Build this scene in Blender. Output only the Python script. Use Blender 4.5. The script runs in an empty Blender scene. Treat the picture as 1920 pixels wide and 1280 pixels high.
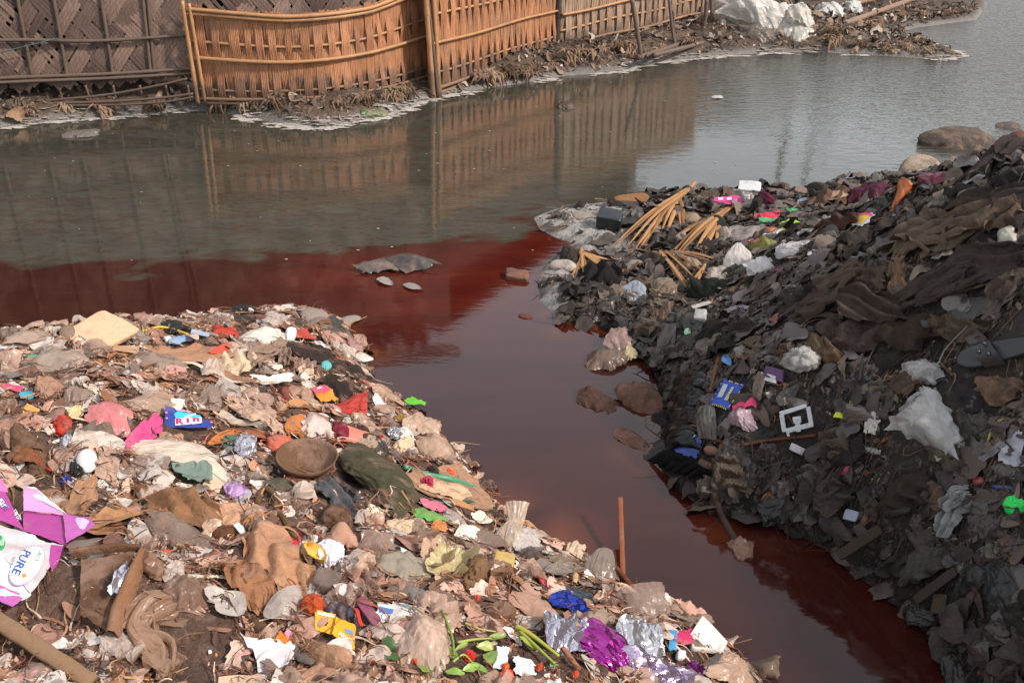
import bpy, math, random
import numpy as np

# ------------------------------------------------------------------ camera, sky, sun, exposure
sc = bpy.context.scene
C = sc.collection
F = 1850.0                       # focal length in pixels of the 1920 px wide photograph
PITCH = math.radians(25.7)
CAMZ = 2.4
cam_data = bpy.data.cameras.new('camera')
cam_data.sensor_width = 36.0
cam_data.lens = F / 1920.0 * 36.0
cam_data.clip_start = 0.05
cam_data.clip_end = 600.0
cam = bpy.data.objects.new('camera', cam_data)
cam.location = (0, 0, CAMZ)
cam.rotation_euler = (math.pi / 2 - PITCH, 0, 0)
C.objects.link(cam)
sc.camera = cam

SUN_DIR = np.array([0.74, -0.30, 0.66])         # towards the sun: high on the right, a little behind the camera
SUN_DIR = SUN_DIR / np.linalg.norm(SUN_DIR)
sun_el = math.asin(SUN_DIR[2])
world = bpy.data.worlds.new('World')
sc.world = world
world.use_nodes = True
wn = world.node_tree
wn.nodes.clear()
w_out = wn.nodes.new('ShaderNodeOutputWorld')
w_bg = wn.nodes.new('ShaderNodeBackground')
w_sky = wn.nodes.new('ShaderNodeTexSky')
w_sky.sky_type = 'NISHITA'
w_sky.sun_disc = False
w_sky.sun_elevation = sun_el
w_sky.sun_rotation = math.atan2(SUN_DIR[0], SUN_DIR[1])
w_sky.air_density = 1.0
w_sky.dust_density = 3.0
w_sky.ozone_density = 0.8
w_bg.inputs['Strength'].default_value = 0.12
w_veil = wn.nodes.new('ShaderNodeMixRGB')          # the milky haze of an even, thinly clouded sky over the blue
w_veil.inputs[0].default_value = 0.62
w_tc = wn.nodes.new('ShaderNodeTexCoord'); w_sep = wn.nodes.new('ShaderNodeSeparateXYZ'); w_rmp = wn.nodes.new('ShaderNodeMapRange'); w_hz = wn.nodes.new('ShaderNodeMixRGB')
wn.links.new(w_tc.outputs['Generated'], w_sep.inputs[0]); wn.links.new(w_sep.outputs[2], w_rmp.inputs[0])
w_rmp.inputs['From Min'].default_value = 0.0; w_rmp.inputs['From Max'].default_value = 0.75
w_hz.inputs[1].default_value = (12.6, 13.2, 13.4, 1); w_hz.inputs[2].default_value = (7.4, 7.7, 7.9, 1)      # haze is thickest, so palest, near the horizon
wn.links.new(w_rmp.outputs[0], w_hz.inputs[0]); wn.links.new(w_hz.outputs[0], w_veil.inputs[2])
wn.links.new(w_sky.outputs[0], w_veil.inputs[1])
wn.links.new(w_veil.outputs[0], w_bg.inputs['Color'])
wn.links.new(w_bg.outputs[0], w_out.inputs['Surface'])

sun_data = bpy.data.lights.new('sun', 'SUN')
sun_data.energy = 3.9
sun_data.angle = math.radians(5.0)
sun_data.color = (1.0, 0.92, 0.83)
sun = bpy.data.objects.new('sun', sun_data)
C.objects.link(sun)
from mathutils import Vector
sun.rotation_euler = Vector(SUN_DIR).to_track_quat('Z', 'Y').to_euler()
sun.location = (6, -4, 8)

sc.view_settings.view_transform = 'Standard'
sc.view_settings.look = 'None'
sc.view_settings.exposure = 0.24
sc.view_settings.gamma = 1.0
sc.view_settings.use_curve_mapping = False
sc.render.engine = 'CYCLES'
sc.cycles.max_bounces = 6
sc.cycles.transparent_max_bounces = 12
sc.cycles.caustics_reflective = False
sc.cycles.caustics_refractive = False
sc.cycles.use_denoising = True

# ------------------------------------------------------------------ small maths
R = np.random.RandomState(11)
random.seed(7)
CAM = np.array([0, 0, CAMZ])
AX_R = np.array([1.0, 0, 0])
AX_F = np.array([0, math.cos(PITCH), -math.sin(PITCH)])
AX_U = np.array([0, math.sin(PITCH), math.cos(PITCH)])

def ray(px, py):
    d = AX_R * ((px - 960) / F) + AX_U * (-(py - 640) / F) + AX_F
    return d

def at(px, py, z=0.0):
    """the point of height z that shows at this pixel of the photograph"""
    d = ray(px, py)
    t = (z - CAMZ) / d[2]
    return CAM + d * t

def at_depth(px, py, y):
    d = ray(px, py)
    return CAM + d * (y / d[1])

def nrm(v):
    return v / (np.linalg.norm(v) + 1e-12)

def sm(a, b, x):
    t = np.clip((x - a) / (b - a), 0, 1)
    return t * t * (3 - 2 * t)

_perm = np.random.RandomState(5).rand(256, 256)
def vnoise(x, y):
    """smooth value noise, about -1..1, any array shape"""
    x = np.asarray(x, float); y = np.asarray(y, float)
    xi = np.floor(x).astype(int); yi = np.floor(y).astype(int)
    fx = x - xi; fy = y - yi
    fx = fx * fx * (3 - 2 * fx); fy = fy * fy * (3 - 2 * fy)
    a = _perm[xi & 255, yi & 255]; b = _perm[(xi + 1) & 255, yi & 255]
    c = _perm[xi & 255, (yi + 1) & 255]; d = _perm[(xi + 1) & 255, (yi + 1) & 255]
    return 2 * ((a * (1 - fx) + b * fx) * (1 - fy) + (c * (1 - fx) + d * fx) * fy) - 1

def fbm(x, y, o=4):
    s = 0; a = 1.0
    for k in range(o):
        s = s + a * vnoise(x * 2 ** k + 17 * k, y * 2 ** k + 31 * k)
        a *= 0.5
    return s

def sdist(poly, x, y):
    """signed distance to a closed polygon, positive inside"""
    x = np.asarray(x, float); y = np.asarray(y, float)
    best = np.full(x.shape, 1e9); inside = np.zeros(x.shape, bool)
    n = len(poly)
    for i in range(n):
        x0, y0 = poly[i]; x1, y1 = poly[(i + 1) % n]
        ex, ey = x1 - x0, y1 - y0
        t = np.clip(((x - x0) * ex + (y - y0) * ey) / (ex * ex + ey * ey + 1e-12), 0, 1)
        d = np.hypot(x - x0 - t * ex, y - y0 - t * ey)
        best = np.minimum(best, d)
        c = (y0 > y) != (y1 > y)
        with np.errstate(divide='ignore', invalid='ignore'):
            xc = ex * (y - y0) / (ey if ey != 0 else 1e-12) + x0
        inside ^= c & (x < xc)
    return np.where(inside, best, -best)

def srgb(h):
    h = h.lstrip('#')
    c = [int(h[i:i + 2], 16) / 255 for i in (0, 2, 4)]
    return tuple(v / 12.92 if v <= 0.04045 else ((v + 0.055) / 1.055) ** 2.4 for v in c)

# ------------------------------------------------------------------ object helpers
def tag(o, label=None, cat=None, group=None, kind=None):
    if label: o['label'] = label
    if cat: o['category'] = cat
    if group: o['group'] = group
    if kind: o['kind'] = kind
    return o

def mesh_of(name, verts, faces, mats, smooth=True, fmat=None):
    me = bpy.data.meshes.new(name)
    me.from_pydata([tuple(map(float, v)) for v in verts], [], [tuple(int(i) for i in f) for f in faces])
    for m in (mats if isinstance(mats, (list, tuple)) else [mats]):
        me.materials.append(m)
    if smooth:
        me.polygons.foreach_set('use_smooth', np.ones(len(me.polygons), bool))
    if fmat is not None:
        me.polygons.foreach_set('material_index', np.asarray(fmat, np.int32))
    me.update()
    return me

def put(name, verts, faces, mats, parent=None, smooth=True, fmat=None, origin=None):
    """one mesh object; verts are given in world coordinates"""
    verts = np.asarray(verts, float)
    if parent is not None:
        org = np.array(parent['_w'])
        loc = np.zeros(3)
    else:
        org = verts.mean(0) if origin is None else np.asarray(origin, float)
        loc = org
    me = mesh_of(name, verts - org, faces, mats, smooth, fmat)
    o = bpy.data.objects.new(name, me)
    C.objects.link(o)
    o.location = loc
    o['_w'] = [float(a) for a in org]
    if parent is not None:
        o.parent = parent
    return o

def empty(name, loc):
    o = bpy.data.objects.new(name, None)
    o.empty_display_size = 0.1
    C.objects.link(o)
    o.location = tuple(map(float, loc))
    o['_w'] = [float(a) for a in loc]
    return o

class G:
    """collects pieces of geometry for one mesh"""
    def __init__(s): s.v = []; s.f = []; s.m = []; s.n = 0
    def add(s, v, f, mi=0):
        v = np.asarray(v, float).reshape(-1, 3)
        s.v.append(v)
        s.f += [tuple(i + s.n for i in q) for q in f]
        s.m += [mi] * len(f)
        s.n += len(v)
        return s
    def put(s, name, mats, parent=None, smooth=True, origin=None):
        return put(name, np.concatenate(s.v), s.f, mats, parent, smooth, s.m, origin)

def grid_faces(nu, nv, closed_u=False):
    f = []
    for j in range(nv - 1):
        for i in range(nu - (0 if closed_u else 1)):
            i2 = (i + 1) % nu
            f.append((j * nu + i, j * nu + i2, (j + 1) * nu + i2, (j + 1) * nu + i))
    return f

def tube(path, radii, n=8, caps=True, squash=None):
    """a tube along a list of world points"""
    path = np.asarray(path, float)
    radii = np.broadcast_to(np.asarray(radii, float), (len(path),))
    tang = np.gradient(path, axis=0)
    up = np.array([0, 0, 1.0])
    if abs(nrm(path[-1] - path[0])[2]) > 0.8: up = np.array([0, 1.0, 0])
    v = []
    for p, t, r in zip(path, tang, radii):
        t = nrm(t); a = nrm(np.cross(t, up)); b = np.cross(a, t)
        for k in range(n):
            th = 2 * math.pi * k / n
            v.append(p + r * (math.cos(th) * a + math.sin(th) * b * (squash or 1)))
    f = grid_faces(n, len(path), True)
    if caps:
        f.append(tuple(range(n))[::-1])
        f.append(tuple(range((len(path) - 1) * n, len(path) * n)))
    return np.array(v), f

def box(c, X, Y, Z, taper=1.0):
    """box with centre c and half-axis vectors"""
    v = [c + a * X * (taper if q > 0 else 1) + b * Y * (taper if q > 0 else 1) + q * Z
         for q in (-1, 1) for b in (-1, 1) for a in (-1, 1)]
    f = [(0, 2, 3, 1), (4, 5, 7, 6), (0, 1, 5, 4), (2, 6, 7, 3), (0, 4, 6, 2), (1, 3, 7, 5)]
    return np.array(v), f

def spline(pts, n):
    """catmull-rom through points (any dimension), n samples"""
    p = np.asarray(pts, float)
    if len(p) == 2:
        t = np.linspace(0, 1, n)[:, None]
        return p[0] * (1 - t) + p[1] * t
    q = np.vstack([2 * p[0] - p[1], p, 2 * p[-1] - p[-2]])
    out = []
    for u in np.linspace(0, len(p) - 1 - 1e-9, n):
        i = int(u); t = u - i
        a, b, c, d = q[i], q[i + 1], q[i + 2], q[i + 3]
        out.append(0.5 * ((2 * b) + (c - a) * t + (2 * a - 5 * b + 4 * c - d) * t * t + (3 * b - 3 * c + d - a) * t ** 3))
    return np.array(out)

# ------------------------------------------------------------------ materials
class NT:
    def __init__(s, name):
        s.m = bpy.data.materials.new(name); s.m.use_nodes = True
        s.t = s.m.node_tree; s.t.nodes.clear()
    def n(s, typ, **kw):
        o = s.t.nodes.new('ShaderNode' + typ)
        for k, v in kw.items():
            if k.startswith('i_'):
                key = k[2:]
                key = int(key) if key.isdigit() else key.replace('_', ' ')
                o.inputs[key].default_value = v
            else: setattr(o, k, v)
        return o
    def l(s, a, b): s.t.links.new(a, b)
    def mix(s, fac, a, b, blend='MIX'):
        m = s.n('MixRGB', blend_type=blend)
        for sock, val in ((m.inputs[0], fac), (m.inputs[1], a), (m.inputs[2], b)):
            if hasattr(val, 'links') or hasattr(val, 'is_linked'): s.l(val, sock)
            elif isinstance(val, (tuple, list)): sock.default_value = tuple(val)[:3] + (1,)
            else: sock.default_value = val
        return m.outputs[0]
    def ramp(s, fac, stops):
        r = s.n('ValToRGB')
        e = r.color_ramp.elements
        while len(e) < len(stops): e.new(0.5)
        for k, (p, c) in enumerate(stops):
            e[k].position = p
            e[k].color = (c, c, c, 1) if not isinstance(c, (tuple, list)) else tuple(c)[:3] + (1,)
        s.l(fac, r.inputs[0])
        return r.outputs[0]
    def noise(s, scale, vec=None, detail=4, rough=0.55, dist=0.0):
        o = s.n('TexNoise'); o.inputs['Scale'].default_value = scale
        o.inputs['Detail'].default_value = detail; o.inputs['Roughness'].default_value = rough
        o.inputs['Distortion'].default_value = dist
        if vec is not None: s.l(vec, o.inputs['Vector'])
        return o.outputs['Fac']
    def bump(s, h, strength=0.3, dist=0.01, normal=None):
        b = s.n('Bump'); b.inputs['Strength'].default_value = strength; b.inputs['Distance'].default_value = dist
        s.l(h, b.inputs['Height'])
        if normal is not None: s.l(normal, b.inputs['Normal'])
        return b.outputs[0]
    def ridged(s, scale, vec, dist=0.5):
        o = s.n('TexNoise'); o.noise_type = 'RIDGED_MULTIFRACTAL'; o.inputs['Scale'].default_value = scale
        o.inputs['Detail'].default_value = 3; o.inputs['Distortion'].default_value = dist
        s.l(vec, o.inputs['Vector'])
        return o.outputs['Fac']
    def crinkle(s, vec, scale, strength, dist):
        """facets and ridges of a crumpled sheet"""
        wv = s.n('TexNoise', i_Scale=scale * 0.6); s.l(vec, wv.inputs['Vector'])
        ad = s.n('VectorMath', operation='MULTIPLY_ADD'); s.l(wv.outputs['Color'], ad.inputs[0]); ad.inputs[1].default_value = (0.05, 0.05, 0.05); s.l(vec, ad.inputs[2])
        vo = s.n('TexVoronoi', i_Scale=scale); vo.feature = 'F1'; s.l(ad.outputs[0], vo.inputs['Vector'])
        return s.bump(vo.outputs['Distance'], strength, dist)
    def coord(s, which='Object', scale=None, jitter=True):
        tc = s.n('TexCoord').outputs[which]
        if jitter:
            oi = s.n('ObjectInfo').outputs['Random']
            cb = s.n('CombineXYZ'); mu = s.n('Math', operation='MULTIPLY'); mu.inputs[1].default_value = 37.0
            s.l(oi, mu.inputs[0])
            for k in range(3): s.l(mu.outputs[0], cb.inputs[k])
            ad = s.n('VectorMath', operation='ADD'); s.l(tc, ad.inputs[0]); s.l(cb.outputs[0], ad.inputs[1])
            tc = ad.outputs[0]
        if scale:
            mp = s.n('Mapping'); mp.inputs['Scale'].default_value = scale; s.l(tc, mp.inputs['Vector']); tc = mp.outputs[0]
        return tc
    def rand_tint(s, col, amt=0.25):
        """multiply by a random brightness per object"""
        oi = s.n('ObjectInfo').outputs['Random']
        mr = s.n('MapRange'); mr.inputs['To Min'].default_value = 1 - amt; mr.inputs['To Max'].default_value = 1 + amt
        s.l(oi, mr.inputs[0])
        v = s.n('VectorMath', operation='SCALE')
        if isinstance(col, (tuple, list)): v.inputs[0].default_value = col[:3]
        else: s.l(col, v.inputs[0])
        s.l(mr.outputs[0], v.inputs['Scale'])
        return v.outputs[0]
    def pbr(s, col, rough=0.6, normal=None, spec=0.5, metal=0.0):
        b = s.n('BsdfPrincipled')
        for nm, val in (('Base Color', col), ('Roughness', rough), ('Metallic', metal), ('Specular IOR Level', spec)):
            if hasattr(val, 'is_linked'): s.l(val, b.inputs[nm])
            elif isinstance(val, (tuple, list)): b.inputs[nm].default_value = tuple(val)[:3] + (1,)
            else: b.inputs[nm].default_value = val
        if normal is not None: s.l(normal, b.inputs['Normal'])
        return b
    def out(s, sh):
        o = s.n('OutputMaterial'); s.l(sh, o.inputs['Surface']); return s.m

DIRT_L = (0.29, 0.175, 0.130)
DIRT_R = (0.046, 0.040, 0.038)
_mc = {}
def M(hexc, kind='plastic', side='L', dirt=None, size=1.0):
    """litter material: colour of the thing, type of surface, grime of the bank it lies on"""
    key = (hexc, kind, side, dirt)
    if key in _mc: return _mc[key]
    t = NT('%s_%s_%s' % (kind, hexc.strip('#'), side))
    col = srgb(hexc)
    g = DIRT_L if side == 'L' else DIRT_R
    d = dirt if dirt is not None else {'L': 0.24, 'R': 0.40}[side]
    if kind in ('plastic', 'foil') and d < 0.25: d = 0.10 + 0.75 * d
    tc = t.coord('Object')
    n1 = t.noise(9.0, tc, 6, 0.65, 0.4)
    n2 = t.noise(55.0, tc, 4, 0.6)
    base = t.rand_tint(col, 0.10)
    base = t.mix(t.ramp(n2, [(0.35, 0.0), (0.75, 0.35)]), base, tuple(c * 0.62 for c in col))
    lo = 0.62 - 0.34 * d
    dm = t.ramp(n1, [(lo, 0.0), (min(lo + 0.16, 0.98), min(1.0, 0.35 + d * 0.7))])
    base = t.mix(dm, base, g)
    spots = t.ramp(t.noise(140.0, tc, 2, 0.5), [(0.66, 0.0), (0.72, 0.55 * min(1, d * 1.6))])
    base = t.mix(spots, base, tuple(c * 0.45 for c in g))
    if kind in ('film', 'clear', 'bag'):
        nb = t.crinkle(tc, 16.0, 0.5, 0.020)
        nb = t.bump(t.ridged(40.0, tc), 0.25, 0.008, nb)
        rough = t.ramp(n1, [(0.3, 0.16), (0.7, 0.42)])
        b = t.pbr(base, rough, nb, 0.5)
        tr = t.n('BsdfTranslucent'); t.l(base, tr.inputs['Color']); t.l(nb, tr.inputs['Normal'])
        mx = t.n('MixShader'); mx.inputs[0].default_value = 0.28
        t.l(b.outputs[0], mx.inputs[1]); t.l(tr.outputs[0], mx.inputs[2])
        sh = mx.outputs[0]
        if kind in ('clear', 'film'):
            tp = t.n('BsdfTransparent')
            m2 = t.n('MixShader')
            k = 0.46 if kind == 'clear' else 0.28
            rp = t.ramp(n1, [(0.25, k * 1.5), (0.7, k * 0.35)])
            t.l(rp, m2.inputs[0])
            t.l(sh, m2.inputs[1]); t.l(tp.outputs[0], m2.inputs[2]); sh = m2.outputs[0]
        m = t.out(sh)
    elif kind == 'foil':
        vo = t.n('TexVoronoi', i_Scale=26.0); t.l(tc, vo.inputs['Vector'])
        nb = t.bump(vo.outputs['Distance'], 0.7, 0.012)
        b = t.pbr(base, 0.22, nb, 0.5, 0.85)
        m = t.out(b.outputs[0])
    elif kind == 'cloth':
        wv = t.noise(220.0, tc, 2, 0.6)
        fo = t.ridged(9.0, tc, 0.9)
        nb = t.bump(fo, 0.9, 0.05); nb = t.bump(t.noise(26.0, tc, 6, 0.7, 1.2), 0.8, 0.022, nb); nb = t.bump(wv, 0.25, 0.003, nb)
        b = t.pbr(base, 0.92, nb, 0.15)
        m = t.out(b.outputs[0])
    elif kind == 'wood':
        tc2 = t.coord('Object', (3, 3, 3))
        gr = t.noise(60.0, tc2, 5, 0.7, 2.0)
        base = t.mix(t.ramp(gr, [(0.35, 0.0), (0.7, 0.5)]), base, tuple(c * 0.45 for c in col))
        nb = t.bump(gr, 0.5, 0.006)
        b = t.pbr(base, 0.8, nb, 0.25)
        m = t.out(b.outputs[0])
    elif kind == 'paper':
        nb = t.crinkle(tc, 22.0, 0.5, 0.016)
        b = t.pbr(base, 0.75, nb, 0.3)
        m = t.out(b.outputs[0])
    elif kind == 'ink':
        b = t.pbr(base, 0.4, None, 0.4)
        m = t.out(b.outputs[0])
    elif kind == 'rough':
        nb = t.bump(t.noise(40.0, tc, 6, 0.7), 0.8, 0.02)
        b = t.pbr(base, 0.9, nb, 0.2)
        m = t.out(b.outputs[0])
    else:                                    # glossy plastic
        wr = t.noise(24.0, tc, 4, 0.6, 0.6)
        nb = t.bump(wr, 0.3, 0.008)
        b = t.pbr(base, t.ramp(n1, [(0.3, 0.25), (0.7, 0.6)]), nb, 0.5)
        m = t.out(b.outputs[0])
    _mc[key] = m
    return m
# ------------------------------------------------------------------ the banks
def shore(pts): return [tuple(at(x, y, 0)[:2]) for x, y in pts]
L_SHORE = shore([(-260, 668), (-100, 650), (0, 640), (100, 632), (250, 618), (330, 602), (430, 590), (540, 586), (612, 590), (650, 612), (664, 636),
                 (684, 655), (690, 700), (708, 728), (750, 765), (800, 800), (850, 850), (890, 888), (922, 940),
                 (950, 975), (1010, 1010), (1060, 1040), (1120, 1080), (1185, 1118), (1275, 1150), (1345, 1205), (1400, 1255), (1440, 1300)]) + \
          [(0.80, 1.6), (0.9, -4), (-9, -4), (-9, 4.6)]
R_SHORE = shore([(1000, 408), (1030, 396), (1130, 380), (1250, 369), (1400, 366), (1500, 366), (1600, 350)]) + \
          [(3.4, 8.15), (4.2, 8.1), (5.2, 7.9), (12, 8.5), (12, -4), (1.95, -4), (1.72, 1.6)] + \
          shore([(1800, 1285), (1790, 1240), (1745, 1190), (1700, 1150), (1650, 1105), (1595, 1070), (1550, 1025), (1480, 992), (1400, 968), (1330, 962),
                 (1270, 915), (1236, 872), (1240, 820), (1240, 760), (1232, 700), (1190, 660), (1140, 612), (1060, 604), (1012, 565), (1010, 515),
                 (1040, 480), (1075, 456), (1040, 445), (1012, 430)])
FAR_SHORE = shore([(-400, 262), (0, 240), (120, 226), (250, 216), (370, 208), (440, 214), (520, 232), (610, 240), (720, 218), (790, 190), (850, 176), (900, 168), (980, 156), (1050, 144),
                   (1165, 134), (1200, 120), (1350, 106), (1420, 100), (1530, 98), (1640, 104), (1760, 112), (1806, 106), (1740, 82), (1650, 70), (1720, 52), (1830, 38), (1850, 12), (1840, -30), (1830, -60)]) + \
            [(30, 90), (200, 300), (-300, 300), (-60, 12)]

def h_left(x, y):
    d = sdist(L_SHORE, x, y)
    n = fbm(x * 1.7 + 3, y * 1.7, 4); n2 = fbm(x * 9, y * 9 + 5, 3)
    up = 0.86 * (1 - np.exp(-np.maximum(d, 0) / 1.25)) + 0.07 * (1 - np.exp(-np.maximum(d, 0) / 0.07))
    up = up * (1 - 0.42 * sm(3.6, 5.0, y))
    z = up * (1 + 0.10 * n) + (0.018 * n2 + 0.02 * n) * sm(0.0, 0.25, d)
    return np.where(d > 0, z, np.maximum(-0.5, 0.9 * d))

def h_right(x, y):
    d = sdist(R_SHORE, x, y)
    n = fbm(x * 1.9 + 9, y * 1.9 + 2, 4); n2 = fbm(x * 10, y * 10 + 8, 3)
    w = sm(0.75, 2.7, x)
    near = sm(5.6, 3.6, y) * sm(0.4, 1.0, x)
    top = 0.12 + 0.80 * w + 0.50 * near
    top = top * (1 - 0.74 * sm(5.0, 6.7, y) * sm(5.6, 3.6, x))
    kk = 0.75 - 0.42 * near
    up = top * (1 - np.exp(-np.maximum(d, 0) / kk)) + 0.05 * (1 - np.exp(-np.maximum(d, 0) / 0.06))
    z = up * (1 + 0.10 * n) + (0.02 * n2 + 0.015 * n) * sm(0.0, 0.2, d)
    return np.where(d > 0, z, np.maximum(-0.5, 1.0 * d))

def h_far(x, y):
    d = sdist(FAR_SHORE, x, y)
    n = fbm(x * 1.3 + 1, y * 1.3 + 7, 4); n2 = fbm(x * 6, y * 6, 3)
    spit = sm(4.2, 5.5, x)
    top = 0.26 * (1 - spit) + 0.10 * spit
    up = top * (1 - np.exp(-np.maximum(d, 0) / 0.35)) + 0.03 * (1 - np.exp(-np.maximum(d, 0) / 0.05))
    z = up * (1 + 0.30 * n) + 0.035 * n2 * sm(0, .15, d)
    z = z + 0.02 * np.maximum(y - 20, 0) * sm(20, 40, y)
    return np.where(d > 0, z, np.maximum(-0.5, 0.8 * d))

HX = np.arange(-6.5, 6.5, 0.03); HY = np.arange(0.2, 19.0, 0.03)
_gx, _gy = np.meshgrid(HX, HY)
HL = h_left(_gx, _gy); HR = h_right(_gx, _gy); HF = h_far(_gx, _gy)
HM = np.maximum(np.maximum(HL, HR), HF)

def bil(A, x, y):
    u = np.clip((np.asarray(x) - HX[0]) / 0.03, 0, len(HX) - 1.001); v = np.clip((np.asarray(y) - HY[0]) / 0.03, 0, len(HY) - 1.001)
    i = u.astype(int) if hasattr(u, 'astype') else int(u); j = v.astype(int) if hasattr(v, 'astype') else int(v)
    a = u - i; b = v - j
    return (A[j, i] * (1 - a) + A[j, i + 1] * a) * (1 - b) + (A[j + 1, i] * (1 - a) + A[j + 1, i + 1] * a) * b

def H(x, y): return bil(HM, x, y)

def on(px, py):
    """where the sight line of this pixel meets the ground (or the water)"""
    d = ray(px, py)
    t = 1.2
    while t < 40:
        p = CAM + d * t
        if p[2] <= max(0.0, float(H(p[0], p[1]))): break
        t += 0.02
    for k in range(8):
        t -= 0.02 / 2 ** (k + 1) * (1 if p[2] <= max(0.0, float(H(p[0], p[1]))) else -1)
        p = CAM + d * t
    return p

def normal_at(p, r=0.15):
    x, y = p[0], p[1]
    g = lambda a, b: max(0.0, float(H(a, b)))
    return nrm(np.array([-(g(x + r, y) - g(x - r, y)) / (2 * r), -(g(x, y + r) - g(x, y - r)) / (2 * r), 1.0]))

def attr_col(me, cols):
    a = me.color_attributes.new('col', 'FLOAT_COLOR', 'POINT')
    c = np.ones((len(cols), 4)); c[:, :3] = cols
    a.data.foreach_set('color', c.ravel())

def bank(name, hfun, xs, ys, colfun, mat, keep=-0.3):
    X, Y = np.meshgrid(xs, ys)
    Z = hfun(X, Y)
    # clods: small lumps of earth standing proud
    nu, nv = len(xs), len(ys)
    idx = np.arange(nu * nv).reshape(nv, nu)
    q = np.stack([idx[:-1, :-1], idx[:-1, 1:], idx[1:, 1:], idx[1:, :-1]], -1).reshape(-1, 4)
    zf = Z.ravel()
    q = q[(zf[q].max(1) > keep)]
    used = np.unique(q); remap = np.full(nu * nv, -1); remap[used] = np.arange(len(used))
    v = np.stack([X.ravel(), Y.ravel(), zf], 1)[used]
    me = bpy.data.meshes.new(name)
    me.from_pydata(v.tolist(), [], remap[q].tolist())
    me.polygons.foreach_set('use_smooth', np.ones(len(me.polygons), bool))
    me.materials.append(mat)
    attr_col(me, colfun(v[:, 0], v[:, 1], v[:, 2]))
    o = bpy.data.objects.new(name, me); C.objects.link(o)
    o['kind'] = 'structure'
    return o

def soil_mat(name, rough=0.95, bs=0.9):
    t = NT(name)
    a = t.n('Attribute', attribute_name='col').outputs['Color']
    tc = t.n('TexCoord').outputs['Object']
    n1 = t.noise(7.0, tc, 8, 0.7); n2 = t.noise(60.0, tc, 6, 0.7); n3 = t.noise(22.0, tc, 5, 0.65, 0.6)
    c = t.mix(t.ramp(n2, [(0.3, 0.0), (0.7, 0.75)]), a, (0.03, 0.02, 0.015), 'MIX')
    c = t.mix(t.ramp(n3, [(0.52, 0.0), (0.68, 0.55)]), c, t.mix(0.5, a, (0.42, 0.31, 0.25)))
    nb = t.bump(n1, 0.6, 0.05); nb = t.bump(n2, bs, 0.02, nb)
    wet = t.ramp(n3, [(0.3, 0.55), (0.6, 1.0)])
    b = t.pbr(c, wet, nb, 0.35)
    return t.out(b.outputs[0])

def lerp3(a, b, t): return np.asarray(a)[None, :] * (1 - t[:, None]) + np.asarray(b)[None, :] * t[:, None]

def col_left(x, y, z):
    n = fbm(x * 3, y * 3, 3)
    c = lerp3((0.19, 0.105, 0.075), (0.09, 0.05, 0.037), sm(-0.3, 0.7, n))
    w = sm(0.16, 0.02, z)
    c = lerp3((0, 0, 0), (1, 1, 1), w) * np.array([0.06, 0.045, 0.04]) + c * (1 - w)[:, None]
    tip = np.zeros_like(x)                       # bare grey mud on the tip of the bank
    for px_, py_, r_ in ((590, 600, .22), (530, 592, .25), (450, 592, .25), (640, 625, .16)):
        q_ = at(px_, py_, .04); tip = np.maximum(tip, np.exp(-((x - q_[0]) ** 2 + (y - q_[1]) ** 2) / r_ ** 2))
    tip = np.clip(tip * 1.3 + .2 * n * (tip > .1), 0, 1)
    return c * (1 - tip)[:, None] + np.array([0.235, 0.205, 0.185]) * tip[:, None]

ASH = [at(px, py, 0.03)[:2] for px, py in [(1040, 425), (1090, 430), (1075, 400), (1130, 400), (1050, 500), (1030, 505), (1130, 450), (1040, 560)]]
def char_shade(x, y):
    """the foot of the right heap along the channel: slope shade painted into the wet, charred colour"""
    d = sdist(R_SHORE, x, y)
    return 1 - 0.72 * sm(0.48, 0.0, d) * sm(6.4, 4.8, y)  # colour darkens towards the waterline, standing in for the shaded low slope
def col_right(x, y, z):
    n = fbm(x * 3 + 4, y * 3, 3)
    c = lerp3((0.058, 0.048, 0.042), (0.024, 0.022, 0.021), sm(-0.4, 0.6, n))
    ash = np.zeros_like(x)
    for (ax, ay), r in zip(ASH, [0.30, 0.30, 0.25, 0.22, 0.18, 0.14, 0.22, 0.13]):
        ash = np.maximum(ash, np.clip(1.5 - np.hypot((x - ax), (y - ay) * 0.7) / r, 0, 1))
    ash = np.clip(ash + 0.6 * fbm(x * 11, y * 11, 3) * (ash > 0.05), 0, 1)
    warm = sm(1.3, 2.4, x) * sm(2.2, 3.2, y)
    c = c * (1 - 0.6 * warm)[:, None] + np.array([0.075, 0.052, 0.04]) * (0.6 * warm)[:, None]
    c = c * char_shade(x, y)[:, None]
    return c * (1 - ash)[:, None] + np.array([0.56, 0.52, 0.49]) * ash[:, None]

def col_far(x, y, z):
    n = fbm(x * 2.2 + 4, y * 2.2, 3)
    c = lerp3((0.13, 0.085, 0.058), (0.05, 0.037, 0.03), sm(-0.4, 0.6, n))
    w = sm(0.10, 0.02, z)
    g = np.array([0.27, 0.25, 0.235])
    return c * (1 - w)[:, None] + g * w[:, None]

soil = soil_mat('soil')
bank('left_bank', h_left, np.arange(-7, 1.3, 0.03), np.arange(-1.0, 6.9, 0.03), col_left, soil)
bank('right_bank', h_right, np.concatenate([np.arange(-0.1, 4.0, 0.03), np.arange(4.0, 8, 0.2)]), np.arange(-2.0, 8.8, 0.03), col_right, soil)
bank('far_bank', h_far, np.concatenate([np.arange(-90, -9, 4.0), np.arange(-9, 9.5, 0.05), np.arange(9.5, 90, 4.0)]),
     np.concatenate([np.arange(8.5, 19, 0.05), np.arange(19, 30, 0.5), np.arange(30, 220, 8.0)]), col_far, soil)

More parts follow.
